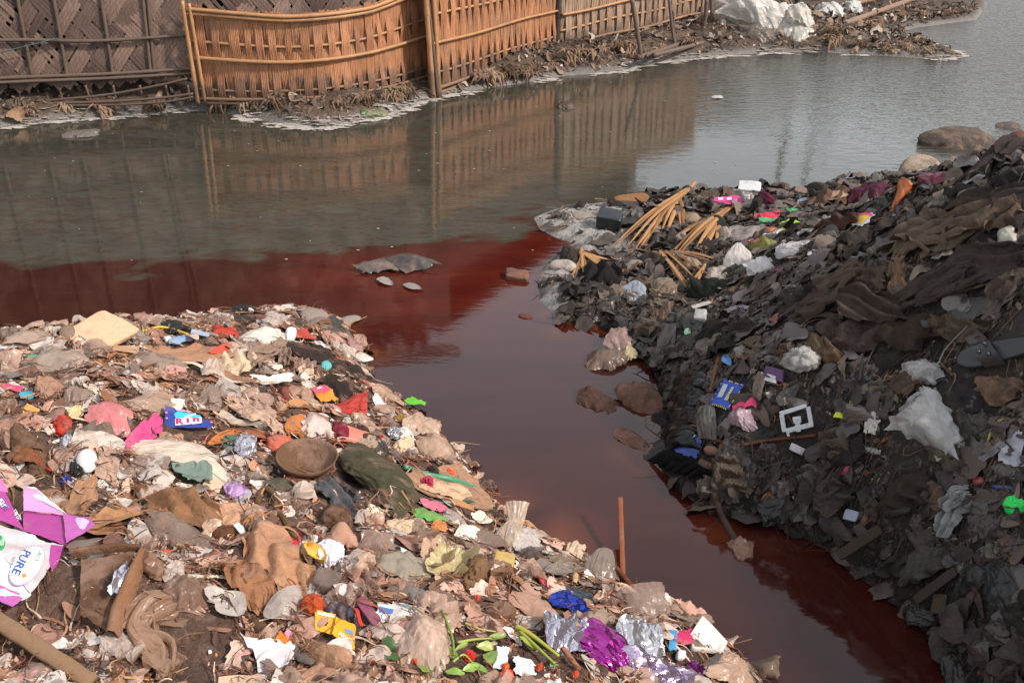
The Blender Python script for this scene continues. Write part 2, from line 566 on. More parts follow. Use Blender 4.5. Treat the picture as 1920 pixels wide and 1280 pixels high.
# riverbed under everything
me = mesh_of('riverbed', [(-300, -60, -0.45), (300, -60, -0.45), (300, 300, -0.45), (-300, 300, -0.45)], [(0, 1, 2, 3)], soil, False)
attr_col(me, np.tile([0.05, 0.035, 0.03], (4, 1)))
o = bpy.data.objects.new('riverbed', me); C.objects.link(o); o['kind'] = 'structure'

# ------------------------------------------------------------------ the water
wx = np.unique(np.concatenate([np.arange(-200, -7, 12.0), np.arange(-7, 7, 0.05), np.arange(7, 200, 12.0)]))
wy = np.unique(np.concatenate([np.arange(-40, 1, 5.0), np.arange(1, 14, 0.05), np.arange(14, 24, 0.4), np.arange(24, 290, 12.0)]))
WX, WY = np.meshgrid(wx, wy)
RED = shore([(-500, 520), (0, 507), (60, 517), (150, 500), (280, 512), (300, 497), (430, 492), (560, 476), (640, 482), (680, 468), (760, 454), (850, 458),
             (940, 444), (985, 418), (1010, 404), (1080, 420), (1200, 420)]) + [(3, 6), (4, -5), (-10, -5)]
sd = sdist(RED, WX, WY)
wq = 0.25 * fbm(WX * 1.1 + 5, WY * 1.6, 3)
wob = 0.16 * fbm(WX * .9 + wq * 3, WY * 5 + wq * 4, 4) + 0.13 * fbm(WX * 2.2 + wq * 3, WY * 4.5 + wq * 4, 4) + 0.09 * fbm(WX * 6 + wq * 8, WY * 16 + wq * 6, 4)
dye = sm(-0.16, 0.20, sd + wob)
# olive streaks of river water drawn into the dye
st = at(330, 555, 0)
streak = np.exp(-((WY - st[1] + 0.05 * np.sin(WX * 3) + 0.07 * fbm(WX * 2, WY * 8, 3)) / 0.10) ** 2) * sm(-0.2, -0.9, WX) * sm(-3.6, -2.6, WX)
dye = np.clip(dye - 0.75 * streak * (0.6 + 0.5 * fbm(WX * 1.5, WY * 12, 3)), 0, 1)
gl = np.where((WX > -7) & (WX < 6) & (WY < 8.7), np.maximum(sdist(L_SHORE, WX, WY), sdist(R_SHORE, WX, WY)), -9)
shal = np.exp(np.minimum(gl, 0) / 0.06) * np.clip(0.2 + 0.9 * fbm(WX * 4, WY * 4, 3), 0, 1)
spot_ = np.zeros_like(WX)
for px_, py_, r_ in ((1040, 975, .30), (1205, 745, .30), (1180, 690, .25), (1395, 1030, .16), (1190, 830, .16), (690, 640, .25), (1050, 600, .3), (1240, 880, .1)):
    c_ = at(px_, py_, 0); spot_ = np.maximum(spot_, np.exp(-((WX - c_[0]) ** 2 + (WY - c_[1]) ** 2) / r_ ** 2))
shal = np.exp(np.minimum(gl, 0) / 0.14) * spot_ * np.clip(0.35 + 0.9 * fbm(WX * 4, WY * 4, 3), 0, 1)
rip = np.clip(sm(2.0, 9.0, WX + 0.35 * (WY - 8)) , 0, 1)
me = bpy.data.meshes.new('water')
nu, nv = len(wx), len(wy)
idx = np.arange(nu * nv).reshape(nv, nu)
q = np.stack([idx[:-1, :-1], idx[:-1, 1:], idx[1:, 1:], idx[1:, :-1]], -1).reshape(-1, 4)
me.from_pydata(np.stack([WX.ravel(), WY.ravel(), np.zeros(nu * nv)], 1).tolist(), [], q.tolist())
plume = np.zeros_like(WX)
for px_, py_, rx_, ry_ in ((880, 520, .55, .75), (760, 560, .6, .6), (1000, 462, .45, .5), (640, 520, .45, .4)):
    c_ = at(px_, py_, 0)
    plume = np.maximum(plume, np.exp(-(((WX - c_[0]) / rx_) ** 2 + ((WY - c_[1]) / ry_) ** 2)))
plume = np.clip(plume * (1 + .35 * fbm(WX * 2 + wq * 3, WY * 3, 4)), 0, 1)
pa_ = me.attributes.new('plume', 'FLOAT', 'POINT'); pa_.data.foreach_set('value', plume.ravel())
attr_col(me, np.stack([dye.ravel(), shal.ravel(), rip.ravel()], 1))
water_t = NT('dyed_river_water')
t = water_t
at_c = t.n('Attribute', attribute_name='col')
sep = t.n('SeparateColor'); t.l(at_c.outputs['Color'], sep.inputs[0])
tc = t.n('TexCoord').outputs['Object']
mp = t.n('Mapping'); mp.inputs['Scale'].default_value = (1.0, 2.6, 1); t.l(tc, mp.inputs['Vector'])
wisp = t.noise(4.0, mp.outputs[0], 8, 0.68, 2.2)
# wispy edge: dye amount + noise, then a soft threshold
ad = t.n('Math', operation='MULTIPLY_ADD'); t.l(wisp, ad.inputs[0]); ad.inputs[1].default_value = 1.1
t.l(sep.outputs[0], ad.inputs[2])
dm = t.ramp(ad.outputs[0], [(0.58, 0.0), (1.0, 1.0)])
mott = t.noise(1.6, mp.outputs[0], 5, 0.6, 0.5)
river = t.mix(t.ramp(mott, [(0.3, 0.0), (0.7, 1.0)]), (0.044, 0.045, 0.036), (0.060, 0.060, 0.049))
red = t.mix(t.ramp(mott, [(0.35, 0.0), (0.65, 1.0)]), (0.029, 0.0056, 0.0040), (0.039, 0.0082, 0.0060))
pl = t.n('Attribute', attribute_name='plume').outputs['Fac']
red = t.mix(pl, red, t.mix(t.ramp(mott, [(0.35, 0.0), (0.65, 1.0)]), (0.056, 0.0068, 0.0040), (0.082, 0.0112, 0.0062)))
edge = t.ramp(ad.outputs[0], [(0.50, 0.0), (0.66, 1.0), (0.74, 1.0), (0.92, 0.0)])
colr = t.mix(dm, river, red)
colr = t.mix(t.mix(0.5, edge, (0, 0, 0)), colr, (0.040, 0.020, 0.008))
sf = t.n('Math', operation='MULTIPLY'); t.l(sep.outputs[1], sf.inputs[0]); t.l(dm, sf.inputs[1])
colr = t.mix(sf.outputs[0], colr, (0.20, 0.050, 0.016))
mp2 = t.n('Mapping'); mp2.inputs['Scale'].default_value = (1.0, 2.2, 1); t.l(tc, mp2.inputs['Vector'])
w1 = t.noise(5.0, mp2.outputs[0], 3, 0.5, 0.3)
w2 = t.noise(16.0, mp2.outputs[0], 3, 0.5, 0.3)
bs = t.n('MapRange'); bs.inputs['To Min'].default_value = 0.014; bs.inputs['To Max'].default_value = 0.55
t.l(sep.outputs[2], bs.inputs[0])
calm = t.n('Math', operation='MULTIPLY'); t.l(bs.outputs[0], calm.inputs[0])
inv = t.n('MapRange'); inv.inputs['To Min'].default_value = 1.0; inv.inputs['To Max'].default_value = 0.45; t.l(dm, inv.inputs[0]); t.l(inv.outputs[0], calm.inputs[1])
b1 = t.n('Bump', i_Distance=0.10); t.l(w1, b1.inputs['Height']); t.l(calm.outputs[0], b1.inputs['Strength'])
b2 = t.n('Bump', i_Distance=0.035); t.l(w2, b2.inputs['Height']); t.l(calm.outputs[0], b2.inputs['Strength']); t.l(b1.outputs[0], b2.inputs['Normal'])
b = t.pbr(colr, 0.05, b2.outputs[0], 0.5)
b.inputs['IOR'].default_value = 1.45
me.materials.append(t.out(b.outputs[0]))
o = bpy.data.objects.new('water', me); C.objects.link(o); o['kind'] = 'structure'

# ------------------------------------------------------------------ bamboo
def bamboo_mat(name, a, b_, dark=0.4, rough=0.55, tint=0.2, mud=False):
    t = NT(name)
    tc = t.coord('Object', (14, 14, 1.1))
    gr = t.noise(9.0, tc, 6, 0.7, 0.4)
    bl = t.noise(3.0, t.coord('Object'), 4, 0.6)
    oi = t.n('ObjectInfo').outputs['Random']
    c = t.mix(oi, a, b_)
    c = t.rand_tint(c, tint)
    c = t.mix(t.ramp(gr, [(0.38, 0.0), (0.68, 0.75)]), c, tuple(v * dark for v in a))
    c = t.mix(t.ramp(bl, [(0.5, 0.0), (0.75, 0.45)]), c, tuple(v * 0.55 for v in b_))
    if mud:                                   # mud splashed on the lowest hand's breadth, and grey weather stains
        gpos = t.n('NewGeometry').outputs['Position']; sx = t.n('SeparateXYZ'); t.l(gpos, sx.inputs[0])
        sp = t.n('Math', operation='MULTIPLY_ADD'); t.l(t.noise(5.0, gpos, 5, .7), sp.inputs[0]); sp.inputs[1].default_value = -0.55; t.l(sx.outputs[2], sp.inputs[2])
        c = t.mix(t.ramp(sp.outputs[0], [(0.0, 0.7), (0.10, 0.0)]), c, (0.10, 0.07, 0.055))
        c = t.mix(t.ramp(t.noise(2.2, gpos, 6, .7, .5), [(.5, 0.), (.72, .55)]), c, (0.16, 0.115, 0.09))
    nb = t.bump(gr, 0.5, 0.006)
    p = t.pbr(c, rough, nb, 0.35)
    return t.out(p.outputs[0])
BAM_NEW = bamboo_mat('split_bamboo_new', (0.54, 0.236, 0.108), (0.40, 0.182, 0.094), 0.36, 0.6, 0.33, True)
BAM_RAIL = bamboo_mat('bamboo_rail', (0.55, 0.290, 0.135), (0.43, 0.215, 0.10), 0.5, 0.45, 0.2, True)
BAM_PALE = bamboo_mat('split_bamboo_pale', (0.42, 0.265, 0.175), (0.33, 0.22, 0.16), 0.40, 0.6, 0.3, True)
BAM_OLD = bamboo_mat('split_bamboo_weathered', (0.105, 0.064, 0.054), (0.23, 0.148, 0.115), 0.35, 0.6, 0.45)
BAM_OLDRAIL = bamboo_mat('bamboo_pole_weathered', (0.155, 0.105, 0.078), (0.115, 0.075, 0.062), 0.55)
BAM_DARK = bamboo_mat('bamboo_post_dark', (0.035, 0.028, 0.025), (0.05, 0.04, 0.033), 0.6)

def pole(path, r, n=8, seg=28, node=0.32, seed=0):
    """bamboo culm along world points, with its nodes standing proud"""
    p = spline(path, seg)
    L = np.concatenate([[0], np.cumsum(np.linalg.norm(np.diff(p, axis=0), axis=1))])
    rr = r * (1 - 0.12 * L / max(L[-1], .01))
    ph = (L + 0.13 * seed) % node
    rr = rr * np.where((ph < L[-1] / seg * 1.1), 1.16, 1.0)
    return tube(p, rr, n)

def panel(name, label, base, zb, zt, n_strip, rails, mat, railmat, posts, seed, group=None):
    """woven split-bamboo fence panel. base: ground line, rails: list of (height fraction, double, in_front)"""
    rs = np.random.RandomState(seed)
    line = spline(base, 60)
    cum = np.concatenate([[0], np.cumsum(np.linalg.norm(np.diff(line, axis=0), axis=1))])
    tot = cum[-1]
    def P(s, fz, off=0.0):
        s = np.clip(s, 0, tot)
        x = np.interp(s, cum, line[:, 0]); y = np.interp(s, cum, line[:, 1])
        e = 0.05
        tx = np.interp(min(s + e, tot), cum, line[:, 0]) - np.interp(max(s - e, 0), cum, line[:, 0])
        ty = np.interp(min(s + e, tot), cum, line[:, 1]) - np.interp(max(s - e, 0), cum, line[:, 1])
        nn = np.array([ty, -tx]); nn = nn / (np.linalg.norm(nn) + 1e-9)       # towards the water
        lo = np.interp(s / tot, zb[0], zb[1]); hi = np.interp(s / tot, zt[0], zt[1])
        return np.array([x + nn[0] * off, y + nn[1] * off, lo + (hi - lo) * fz])
    root = empty(name, P(tot / 2, 0)); tag(root, label, 'fence', group)
    bk = [P(s_, f_, -0.026 + 0.004 * math.sin(40 * s_)) for f_ in np.linspace(0.0, 0.99, 8) for s_ in np.linspace(0.0, tot, 90)]
    put('backing', bk, grid_faces(90, 8), mat, root)                    # the second, inner layer of the weave
    ws = rs.uniform(0.6, 1.4, n_strip); ws = ws / ws.sum() * tot
    s0 = 0.0
    for k in range(n_strip):
        w = ws[k]; a, b_ = s0 + 0.001, s0 + w * 1.03; s0 += w
        sg = 1 if k % 2 else -1
        ns = max(4, int(w / 0.016)); nz = 22
        top = 1.0 + rs.uniform(-0.01, 0.035); bot = rs.uniform(-0.03, 0.01)
        lean = rs.uniform(-0.03, 0.03)
        cuts = rs.rand(ns + 1) * 0.005
        v = []; f = []
        # each strip is split into slivers with gaps of relief between them
        g = G()
        for i in range(ns):
            u0 = a + (b_ - a) * i / ns; u1 = a + (b_ - a) * (i + 1) / ns - 0.0012
            lift = rs.uniform(0, 0.007); tj = top + rs.uniform(-0.012, 0.012)
            vv = []
            for j in range(nz):
                fz = bot + (tj - bot) * j / (nz - 1)
                off = 0.0
                for (h, dbl, kind, ff) in rails:
                    if kind == 'weave':
                        off += sg * 0.022 * math.exp(-((fz - h) / 0.10) ** 2) * ff
                sh = lean * (fz - 0.5) + rs.uniform(-0.0012, 0.0012)
                for uu, dd in ((u0, 0.0), ((u0 + u1) / 2, 0.004), (u1, 0.0)):
                    vv.append(P(uu + sh, fz, off + lift + dd))
            g.add(vv, grid_faces(3, nz))
        g.put('strip', mat, root)
    for k, (h, dbl, kind, ff) in enumerate(rails):
        off = 0.040 if kind == 'front' else 0.008
        for q in range(2 if dbl else 1):
            pts = [P(s, h + q * 0.045 + 0.006 * math.sin(3 * s + k), off + 0.012 * q) for s in np.linspace(0.01, tot - 0.01, 14)]
            v, f = pole(pts, rs.uniform(0.017, 0.021) if kind == 'front' else 0.015, seg=int(tot * 14), seed=k)
            put('rail', v, f, railmat, root)
    for (s, lo, hi, r, off, lean, m) in posts:
        p0 = P(s, lo, off); p1 = P(s, hi, off); p1 = p1 + np.array([lean, 0, 0])
        v, f = pole([p0, p1], r, seg=24, seed=int(s * 10))
        put('post', v, f, m, root)
    return root, P

Z0 = 0.12
def gp(px, py, z): return tuple(at(px, py, z)[:2])
f1 = [gp(372, 190, Z0), gp(480, 192, Z0), gp(610, 188, Z0), gp(700, 175, Z0), gp(800, 152, Z0)]
panel('bamboo_fence_panel', 'bright orange bamboo panel with two leaning end poles against the dark matting', f1,
      ([0, 0.5, 1], [Z0, Z0, Z0 + 0.02]), ([0, 0.35, 0.7, 1], [1.10, 1.02, 1.06, 1.20]), 36,
      [(0.93, True, 'front', 0), (0.635, False, 'weave', 1), (0.47, False, 'front', 0), (0.13, False, 'weave', 1), (0.0, True, 'front', 0)],
      BAM_NEW, BAM_RAIL, [(0.02, -0.02, 1.06, 0.024, 0.06, -0.02, BAM_RAIL), (0.10, 0.0, 1.04, 0.020, 0.06, -0.03, BAM_RAIL)], 3)
f2 = [gp(806, 176, 0.05), gp(880, 150, 0.08), gp(960, 124, 0.10), gp(1040, 99, 0.12)]
panel('bamboo_fence_panel', 'orange bamboo panel between the jointed corner poles and the black post', f2,
      ([0, 1], [0.05, 0.12]), ([0, 1], [1.42, 1.5]), 36,
      [(0.86, True, 'front', 0), (0.62, False, 'weave', 1), (0.40, False, 'front', 0), (0.16, False, 'weave', 1), (0.0, True, 'front', 0)],
      BAM_NEW, BAM_RAIL, [(0.0, -0.05, 1.12, 0.034, 0.05, -0.06, BAM_RAIL), (0.09, -0.02, 1.08, 0.026, 0.07, -0.05, BAM_RAIL), (0.03, -0.02, 1.08, 0.02, 0.10, -0.12, BAM_OLDRAIL)], 5)
f3 = [gp(1048, 95, 0.15), gp(1130, 74, 0.18), gp(1220, 54, 0.2), gp(1320, 30, 0.22)]
panel('bamboo_fence_panel', 'paler farther bamboo panel beyond the black post, propped by thin sticks', f3,
      ([0, 1], [0.15, 0.22]), ([0, 1], [1.7, 1.9]), 40,
      [(0.95, True, 'front', 0), (0.72, False, 'weave', 1), (0.50, False, 'weave', 1), (0.30, False, 'front', 0), (0.17, False, 'weave', 1), (0.0, True, 'front', 0)],
      BAM_PALE, BAM_RAIL, [], 8)
p0 = np.array(list(gp(1042, 100, 0.1)) + [0.0]); p1 = p0 + np.array([0.06, 0.0, 1.9])
v, f = pole([p0 + np.array([0, -.06, 0]), p1 + np.array([0, -.06, 0])], 0.045, seg=24)
tag(put('fence_post', v, f, BAM_DARK), 'black weathered post standing between two bamboo panels', 'post')

# ------------------------------------------------------------------ hut wall of woven matting, with its rails
def mat_wall(name, label, A, B, zlo, zhi, cell, mat, seed, slack=0.0):
    rs = np.random.RandomState(seed)
    A = np.asarray(A, float); B = np.asarray(B, float)
    L = np.linalg.norm(B - A); T = (B - A) / L; Nn = np.array([T[1], -T[0]])
    root = empty(name, (*((A + B) / 2), zlo)); tag(root, label, 'hut wall')
    Hh = zhi - zlo
    c45 = math.cos(math.radians(52)); s45 = math.sin(math.radians(52))
    for fam in (0, 1):
        d = np.array([c45, s45]) if fam == 0 else np.array([-c45, s45])       # strip direction in the wall plane
        e = np.array([-d[1], d[0]])
        corners = np.array([[0, 0], [L, 0], [0, Hh], [L, Hh]])
        lo, hi = (corners @ e).min(), (corners @ e).max()
        for k in range(int((hi - lo) / cell) + 1):
            c0 = lo + (k + 0.5) * cell
            # clip the strip's centre line to the wall
            ts = []
            tmin, tmax = -1e9, 1e9
            for ax, lim in ((0, L), (1, Hh)):
                o_ = e[ax] * c0
                if abs(d[ax]) < 1e-9: continue
                t1, t2 = (0 - o_) / d[ax], (lim - o_) / d[ax]
                tmin = max(tmin, min(t1, t2)); tmax = min(tmax, max(t1, t2))
            if tmax - tmin < 0.03: continue
            frayed = rs.uniform(-0.05, 0.04)
            n = max(3, int((tmax - tmin) / (cell / 2.0)) + 1)
            tt = np.linspace(tmin - (0.03 + frayed if tmin * d[1] + e[1] * c0 < 0.02 else 0), tmax, n)
            w = cell * rs.uniform(0.80, 0.99)
            ns = 4
            lifts = rs.uniform(0, 0.004, ns)
            g = G()
            e2 = np.array([d[0] * 0, 0])
            for i in range(ns):
                if rs.rand() < 0.10: continue
                vv = []
                for j, t_ in enumerate(tt):
                    p2 = d * t_ + e * c0
                    # twill: over two, under two
                    other = (p2 @ (np.array([-d[0], d[1]]) if fam == 0 else np.array([-d[0], d[1]])))
                    ph = (t_ / cell + k * 1.0) if fam == 0 else (t_ / cell + k * 1.0 + 1.0)
                    off = 0.010 * math.sin(math.pi * ph / 2.0 + 0.4) * (1 if fam == 0 else -1)
                    for sgn, dd in ((-1, 0), (0, 0.0025), (1, 0)):
                        u = e * (w * (-0.5 + (i + 0.5) / ns) + sgn * w / ns * 0.47)
                        q = p2 + u
                        bulge = slack * math.sin(math.pi * np.clip(q[0] / L, 0, 1)) * math.sin(math.pi * np.clip(q[1] / Hh, 0, 1))
                        o3 = off + dd + lifts[i] + bulge
                        vv.append((A[0] + T[0] * q[0] + Nn[0] * o3, A[1] + T[1] * q[0] + Nn[1] * o3, zlo + q[1]))
                g.add(vv, grid_faces(3, n))
            if g.n: g.put('strip', mat, root)
    return root, A, T, Nn, L

MA = np.array(gp(-330, 172, 0.38)); MB = np.array(gp(362, 140, 0.38))
mw, A_, T_, N_, L_ = mat_wall('hut_wall', 'dark weathered wall of herringbone bamboo matting with pole grid', MA, MB, 0.36, 3.3, 0.155, BAM_OLD, 21)
def wp(px, py, off=0.05):
    """the point of the matting wall at this pixel, off metres in front of it"""
    d = ray(px, py); n3 = np.array([N_[0], N_[1], 0]); a3 = np.array([A_[0], A_[1], 0]) + n3 * off
    t = np.dot(a3 - CAM, n3) / np.dot(d, n3)
    return CAM + d * t
for pts, r in (([(-300, 92), (0, 76), (180, 77), (357, 66)], 0.020), ([(-300, 165), (0, 147), (200, 139), (362, 129)], 0.021), ([(-300, 172), (0, 155), (200, 147), (362, 138)], 0.020)):
    v, f = pole([wp(x, y, 0.055) for x, y in pts], r, seg=60)
    put('rail', v, f, BAM_OLDRAIL, mw)
for (xa, xb) in ((33, 60), (101, 126), (190, 212), (268, 283), (277, 290), (-60, -30), (-170, -130)):
    a, b_ = wp(xb, 142, 0.03), wp(xa, 0, 0.03)
    top = a + (b_ - a) * 2.6
    v, f = pole([a, b_, top], 0.019, seg=50, seed=xa)
    put('post', v, f, BAM_OLDRAIL, mw)
# upper wall behind the bright panel
MC = np.array(gp(345, 140, 0.38)) + np.array([0, 0.28]); MD = np.array([-1.15, 12.1])
mat_wall('hut_wall', 'dark matting wall showing above the bright orange bamboo panel', MC, MD, 0.3, 3.45, 0.155, BAM_OLD, 33)
# dark interior behind the walls so that the gaps stay dark: back wall and thatched eave
THATCH = bamboo_mat('thatch', (0.10, 0.075, 0.055), (0.14, 0.105, 0.075), 0.5, 0.95)
def slab_between(name, p, q, z0, z1, depth, mat):
    p = np.asarray(p, float); q = np.asarray(q, float); t_ = nrm(q - p); n_ = np.array([-t_[1], t_[0]])
    v = []
    for off in (0, depth):
        for (a, z) in ((p, z0), (q, z0), (q, z1), (p, z1)):
            v.append((a[0] + n_[0] * off, a[1] + n_[1] * off, z))
    return np.array(v), [(0, 1, 2, 3), (7, 6, 5, 4), (0, 4, 5, 1), (1, 5, 6, 2), (2, 6, 7, 3), (3, 7, 4, 0)]
root = empty('hut', (-3.4, 12.4, 0.2)); tag(root, 'low dark hut rising behind the matting wall at the water', 'hut')
v, f = slab_between('x', MA + np.array([0, 0.35]), MD + np.array([0.3, 0.3]), -0.1, 3.3, 0.12, THATCH); put('back_wall', v, f, BAM_DARK, root)
e0 = np.array([MA[0] - 0.4, MA[1] - 0.25, 3.25]); e1 = np.array([MD[0] + 0.2, MD[1] - 0.25, 3.35])
v = np.array([e0, e1, e1 + [0.1, 2.6, 1.3], e0 + [0, 2.6, 1.3], e0 + [0, 0, .14], e1 + [0, 0, .14], e1 + [0.1, 2.6, 1.44], e0 + [0, 2.6, 1.44]])
put('roof', v, [(3, 2, 1, 0), (4, 5, 6, 7), (0, 1, 5, 4), (1, 2, 6, 5), (2, 3, 7, 6), (3, 0, 4, 7)], THATCH, root, False)
# lean-to shed behind the second panel: only its image in the water is in view
root = empty('lean_to_shed', (0.3, 14.0, 0.2)); tag(root, 'brown shed behind the orange panel, mirrored with a falling roof line', 'shed')
ends = [(-1.10, 12.75, 3.35), (-0.2, 13.6, 3.0), (0.85, 14.9, 2.75), (2.1, 16.3, 2.4)]
V = [(x, y, 0.0) for x, y, z in ends] + [(x, y, z) for x, y, z in ends] + [(x - .1, y + .12, 0.0) for x, y, z in ends] + [(x - .1, y + .12, z) for x, y, z in ends]
put('wall', V, [q for k in range(3) for q in ((k, k + 1, k + 5, k + 4), (k + 9, k + 8, k + 12, k + 13), (k + 4, k + 5, k + 13, k + 12))], BAM_OLD, root, False)
V = []
for x, y, z in ends: V += [(x + .15, y - .35, z - .02), (x - 1.2, y + 1.0, z + .5), (x + .15, y - .35, z + .08), (x - 1.2, y + 1.0, z + .6)]
put('roof', V, [q for k in range(0, 12, 4) for q in ((k, k + 1, k + 5, k + 4), (k + 2, k + 6, k + 7, k + 3), (k, k + 4, k + 6, k + 2), (k + 1, k + 3, k + 7, k + 5))], THATCH, root, False)
# a second hut further along, seen in the water only: it closes the row above the paler panels
root = empty('hut', (2.0, 17.5, 0.2)); tag(root, 'bamboo hut beyond the pale panels, mirrored in the river', 'hut')
q0, q1 = np.array([2.6, 17.2]), np.array([5.4, 20.0])
v, f = slab_between('x', q0, q1, 0.1, 1.7, 0.12, THATCH); put('wall', v, f, BAM_PALE, root)
v = np.array([(q0[0] - .3, q0[1] - .4, 1.65), (q1[0] + .3, q1[1] - .5, 1.65), (q1[0] - 1.6, q1[1] + 1.8, 2.4), (q0[0] - 2.2, q0[1] + 1.8, 2.4)])
v = np.vstack([v, v + [0, 0, .12]])
put('roof', v, [(3, 2, 1, 0), (4, 5, 6, 7), (0, 1, 5, 4), (1, 2, 6, 5), (2, 3, 7, 6), (3, 0, 4, 7)], THATCH, root, False)
for k, (x, y, h, lab) in enumerate([(5.0, 18.2, 3.1, 'tall thin bamboo pole mirrored nearest the sacks'), (5.9, 19.5, 3.6, 'tallest bamboo pole, mirrored as a long dark squiggle'), (6.5, 20.5, 2.7, 'short bamboo pole mirrored farthest along the bank')]):
    v, f = pole([(x, y, 0.0), (x + 0.08, y, h * 0.5), (x + 0.03, y, h)], 0.045, seg=20)
    tag(put('bamboo_pole', v, f, BAM_DARK), lab, 'pole', 'poles on the far bank')
# old poles sagging in the gap under the matting
root = empty('fallen_pole_frame', at(260, 190, 0.1)); tag(root, 'broken frame of thin brown poles sagging under the matting', 'pole frame')
for pts, r in (([(75, 190), (200, 178), (300, 160), (350, 148)], 0.014), ([(90, 194), (220, 190), (310, 183), (362, 176)], 0.016), ([(110, 198), (240, 196), (320, 190), (362, 182)], 0.014)):
    v, f = pole([at_depth(x, y, 10.45) for x, y in pts], r, seg=30); put('rail', v, f, BAM_OLDRAIL, root)
for xa, xb in ((110, 118), (160, 170), (212, 218), (262, 268), (310, 318), (352, 356)):
    v, f = pole([at_depth(xa, 160, 10.5), at_depth(xb, 190, 10.5)], 0.013, seg=8); put('upright', v, f, BAM_OLDRAIL, root)
# slack blue string across the matting
v, f = tube(spline([wp(-20, 104, 0.1), wp(60, 84, 0.1), wp(115, 71, 0.1)], 20), 0.006, 5)
tag(put('string', v, f, M('#4f666c', 'cloth', 'R', 0.1)), 'faded blue string slanting across the dark matting', 'string')
# props in front of the pale panel
for pts, r, lab in (([(1185, 0), (1195, 60), (1203, 112)], 0.030, 'grey prop stick leaning nearest the black post'),
                    ([(1190, 60), (1203, 85), (1213, 106)], 0.026, 'short grey stick crossing the foot of a prop'),
                    ([(1255, 0), (1260, 50), (1266, 90)], 0.022, 'thin upright stick in the middle of the props'),
                    ([(1262, 20), (1264, 60), (1268, 88)], 0.020, 'second thin stick standing beside its twin'),
                    ([(1325, 0), (1322, 40), (1312, 72)], 0.030, 'split stick leaning near the white sacks'),
                    ([(1333, -10), (1335, 30), (1338, 66)], 0.026, 'dark upright stick beside the white sacks'),
                    ([(1196, 108), (1260, 88), (1308, 68)], 0.032, 'grey pole lying along the foot of the props'),
                    ([(1225, 104), (1290, 88), (1352, 70)], 0.030, 'lower grey pole lying at the water under the sacks')):
    yb = at(pts[-1][0], pts[-1][1], 0.12)[1]
    v, f = pole([at_depth(x, y, yb - 0.02 * k) for k, (x, y) in enumerate(pts)] if pts[0][1] < 60 else [at(x, y, 0.16) for x, y in pts], r, seg=20)
    tag(put('prop_stick', v, f, BAM_OLDRAIL), lab, 'stick', 'sticks propping the far fence')
# bamboo lying on the far spit
v, f = pole([at(1570, 50, 0.14), at(1640, 25, 0.16), at(1720, -4, 0.2)], 0.05, seg=26)
tag(put('bamboo_culm', v, f, BAM_RAIL), 'long orange bamboo culm lying behind the pile on the spit', 'bamboo', 'culms on the spit')
v, f = pole([at(1585, 12, 0.2), at(1650, -4, 0.22), at(1700, -20, 0.25)], 0.045, seg=26)
tag(put('bamboo_culm', v, f, BAM_RAIL), 'second bamboo culm just behind, nearest the frame top', 'bamboo', 'culms on the spit')
# ------------------------------------------------------------------ litter: shapes
class Fr:
    """a local frame on the ground at a pixel: P(u, v, h) takes offsets measured in photograph pixels (right, down, out of the ground)"""
    def __init__(s, px, py, tilt=0.0, z=None, n=None, back=0.0):
        s.C = on(px, py) if z is None else at(px, py, z)
        view = nrm(s.C - CAM)
        if n is None: n = normal_at(s.C) if z is None else np.array([0, 0, 1.0])
        n = nrm(np.asarray(n, float) * (1 - tilt) - view * tilt)
        if -np.dot(n, view) < 0.38: n = nrm(n - view * (0.42 + np.dot(n, view)))
        s.n = n; s.float = z is not None; s.z = z
        dep = np.dot(s.C - CAM, AX_F); s.s = F / dep
        s.X = nrm(AX_R - n * np.dot(n, AX_R)); s.Y = np.cross(n, s.X)
        u0 = (px - 960) / F; v0 = (640 - py) / F
        g = lambda A, ax, o: np.dot(A, ax) - o * np.dot(A, AX_F)
        J = s.s * np.array([[g(s.X, AX_R, u0), g(s.Y, AX_R, u0)], [g(s.X, AX_U, v0), g(s.Y, AX_U, v0)]])
        s.Ji = np.linalg.inv(J)
        s.side = 'R' if float(bil(HR, s.C[0], s.C[1])) > float(bil(HL, s.C[0], s.C[1])) else 'L'
    def P(s, u, v, h=0.0, drape=0.0, lift=0.0):
        u = np.asarray(u, float); v = np.asarray(v, float); h = np.broadcast_to(np.asarray(h, float), u.shape)
        a = s.Ji[0, 0] * u - s.Ji[0, 1] * v; b = s.Ji[1, 0] * u - s.Ji[1, 1] * v
        B = s.C + a[..., None] * s.X + b[..., None] * s.Y
        if drape and not s.float:
            zt = np.maximum(H(B[..., 0], B[..., 1]), 0.0)
            B = B.copy(); B[..., 2] = B[..., 2] * (1 - drape) + zt * drape
        return B + s.n * ((h + lift) / s.s)[..., None]

class Loc:
    """unit frame for pieces that are copied about"""
    side = 'L'; s = 1.0
    def P(self, u, v, h=0.0, drape=0, lift=0):
        u = np.asarray(u, float); v = np.asarray(v, float); h = np.broadcast_to(np.asarray(h, float), u.shape)
        return np.stack([u, -v, h + lift], -1)

def crease2(seed, k=9):
    r = np.random.RandomState(seed)
    th = r.rand(k) * math.pi; c = r.uniform(-0.8, 0.8, k); a = r.uniform(0.3, 1, k) * r.choice([-1, 1], k)
    def f(x, y):
        s = 0
        for i in range(k):
            s = s + a[i] * np.abs(x * math.cos(th[i]) + y * math.sin(th[i]) - c[i])
        s = s - np.mean(s)
        return s / (np.max(np.abs(s)) + 1e-9)
    return f

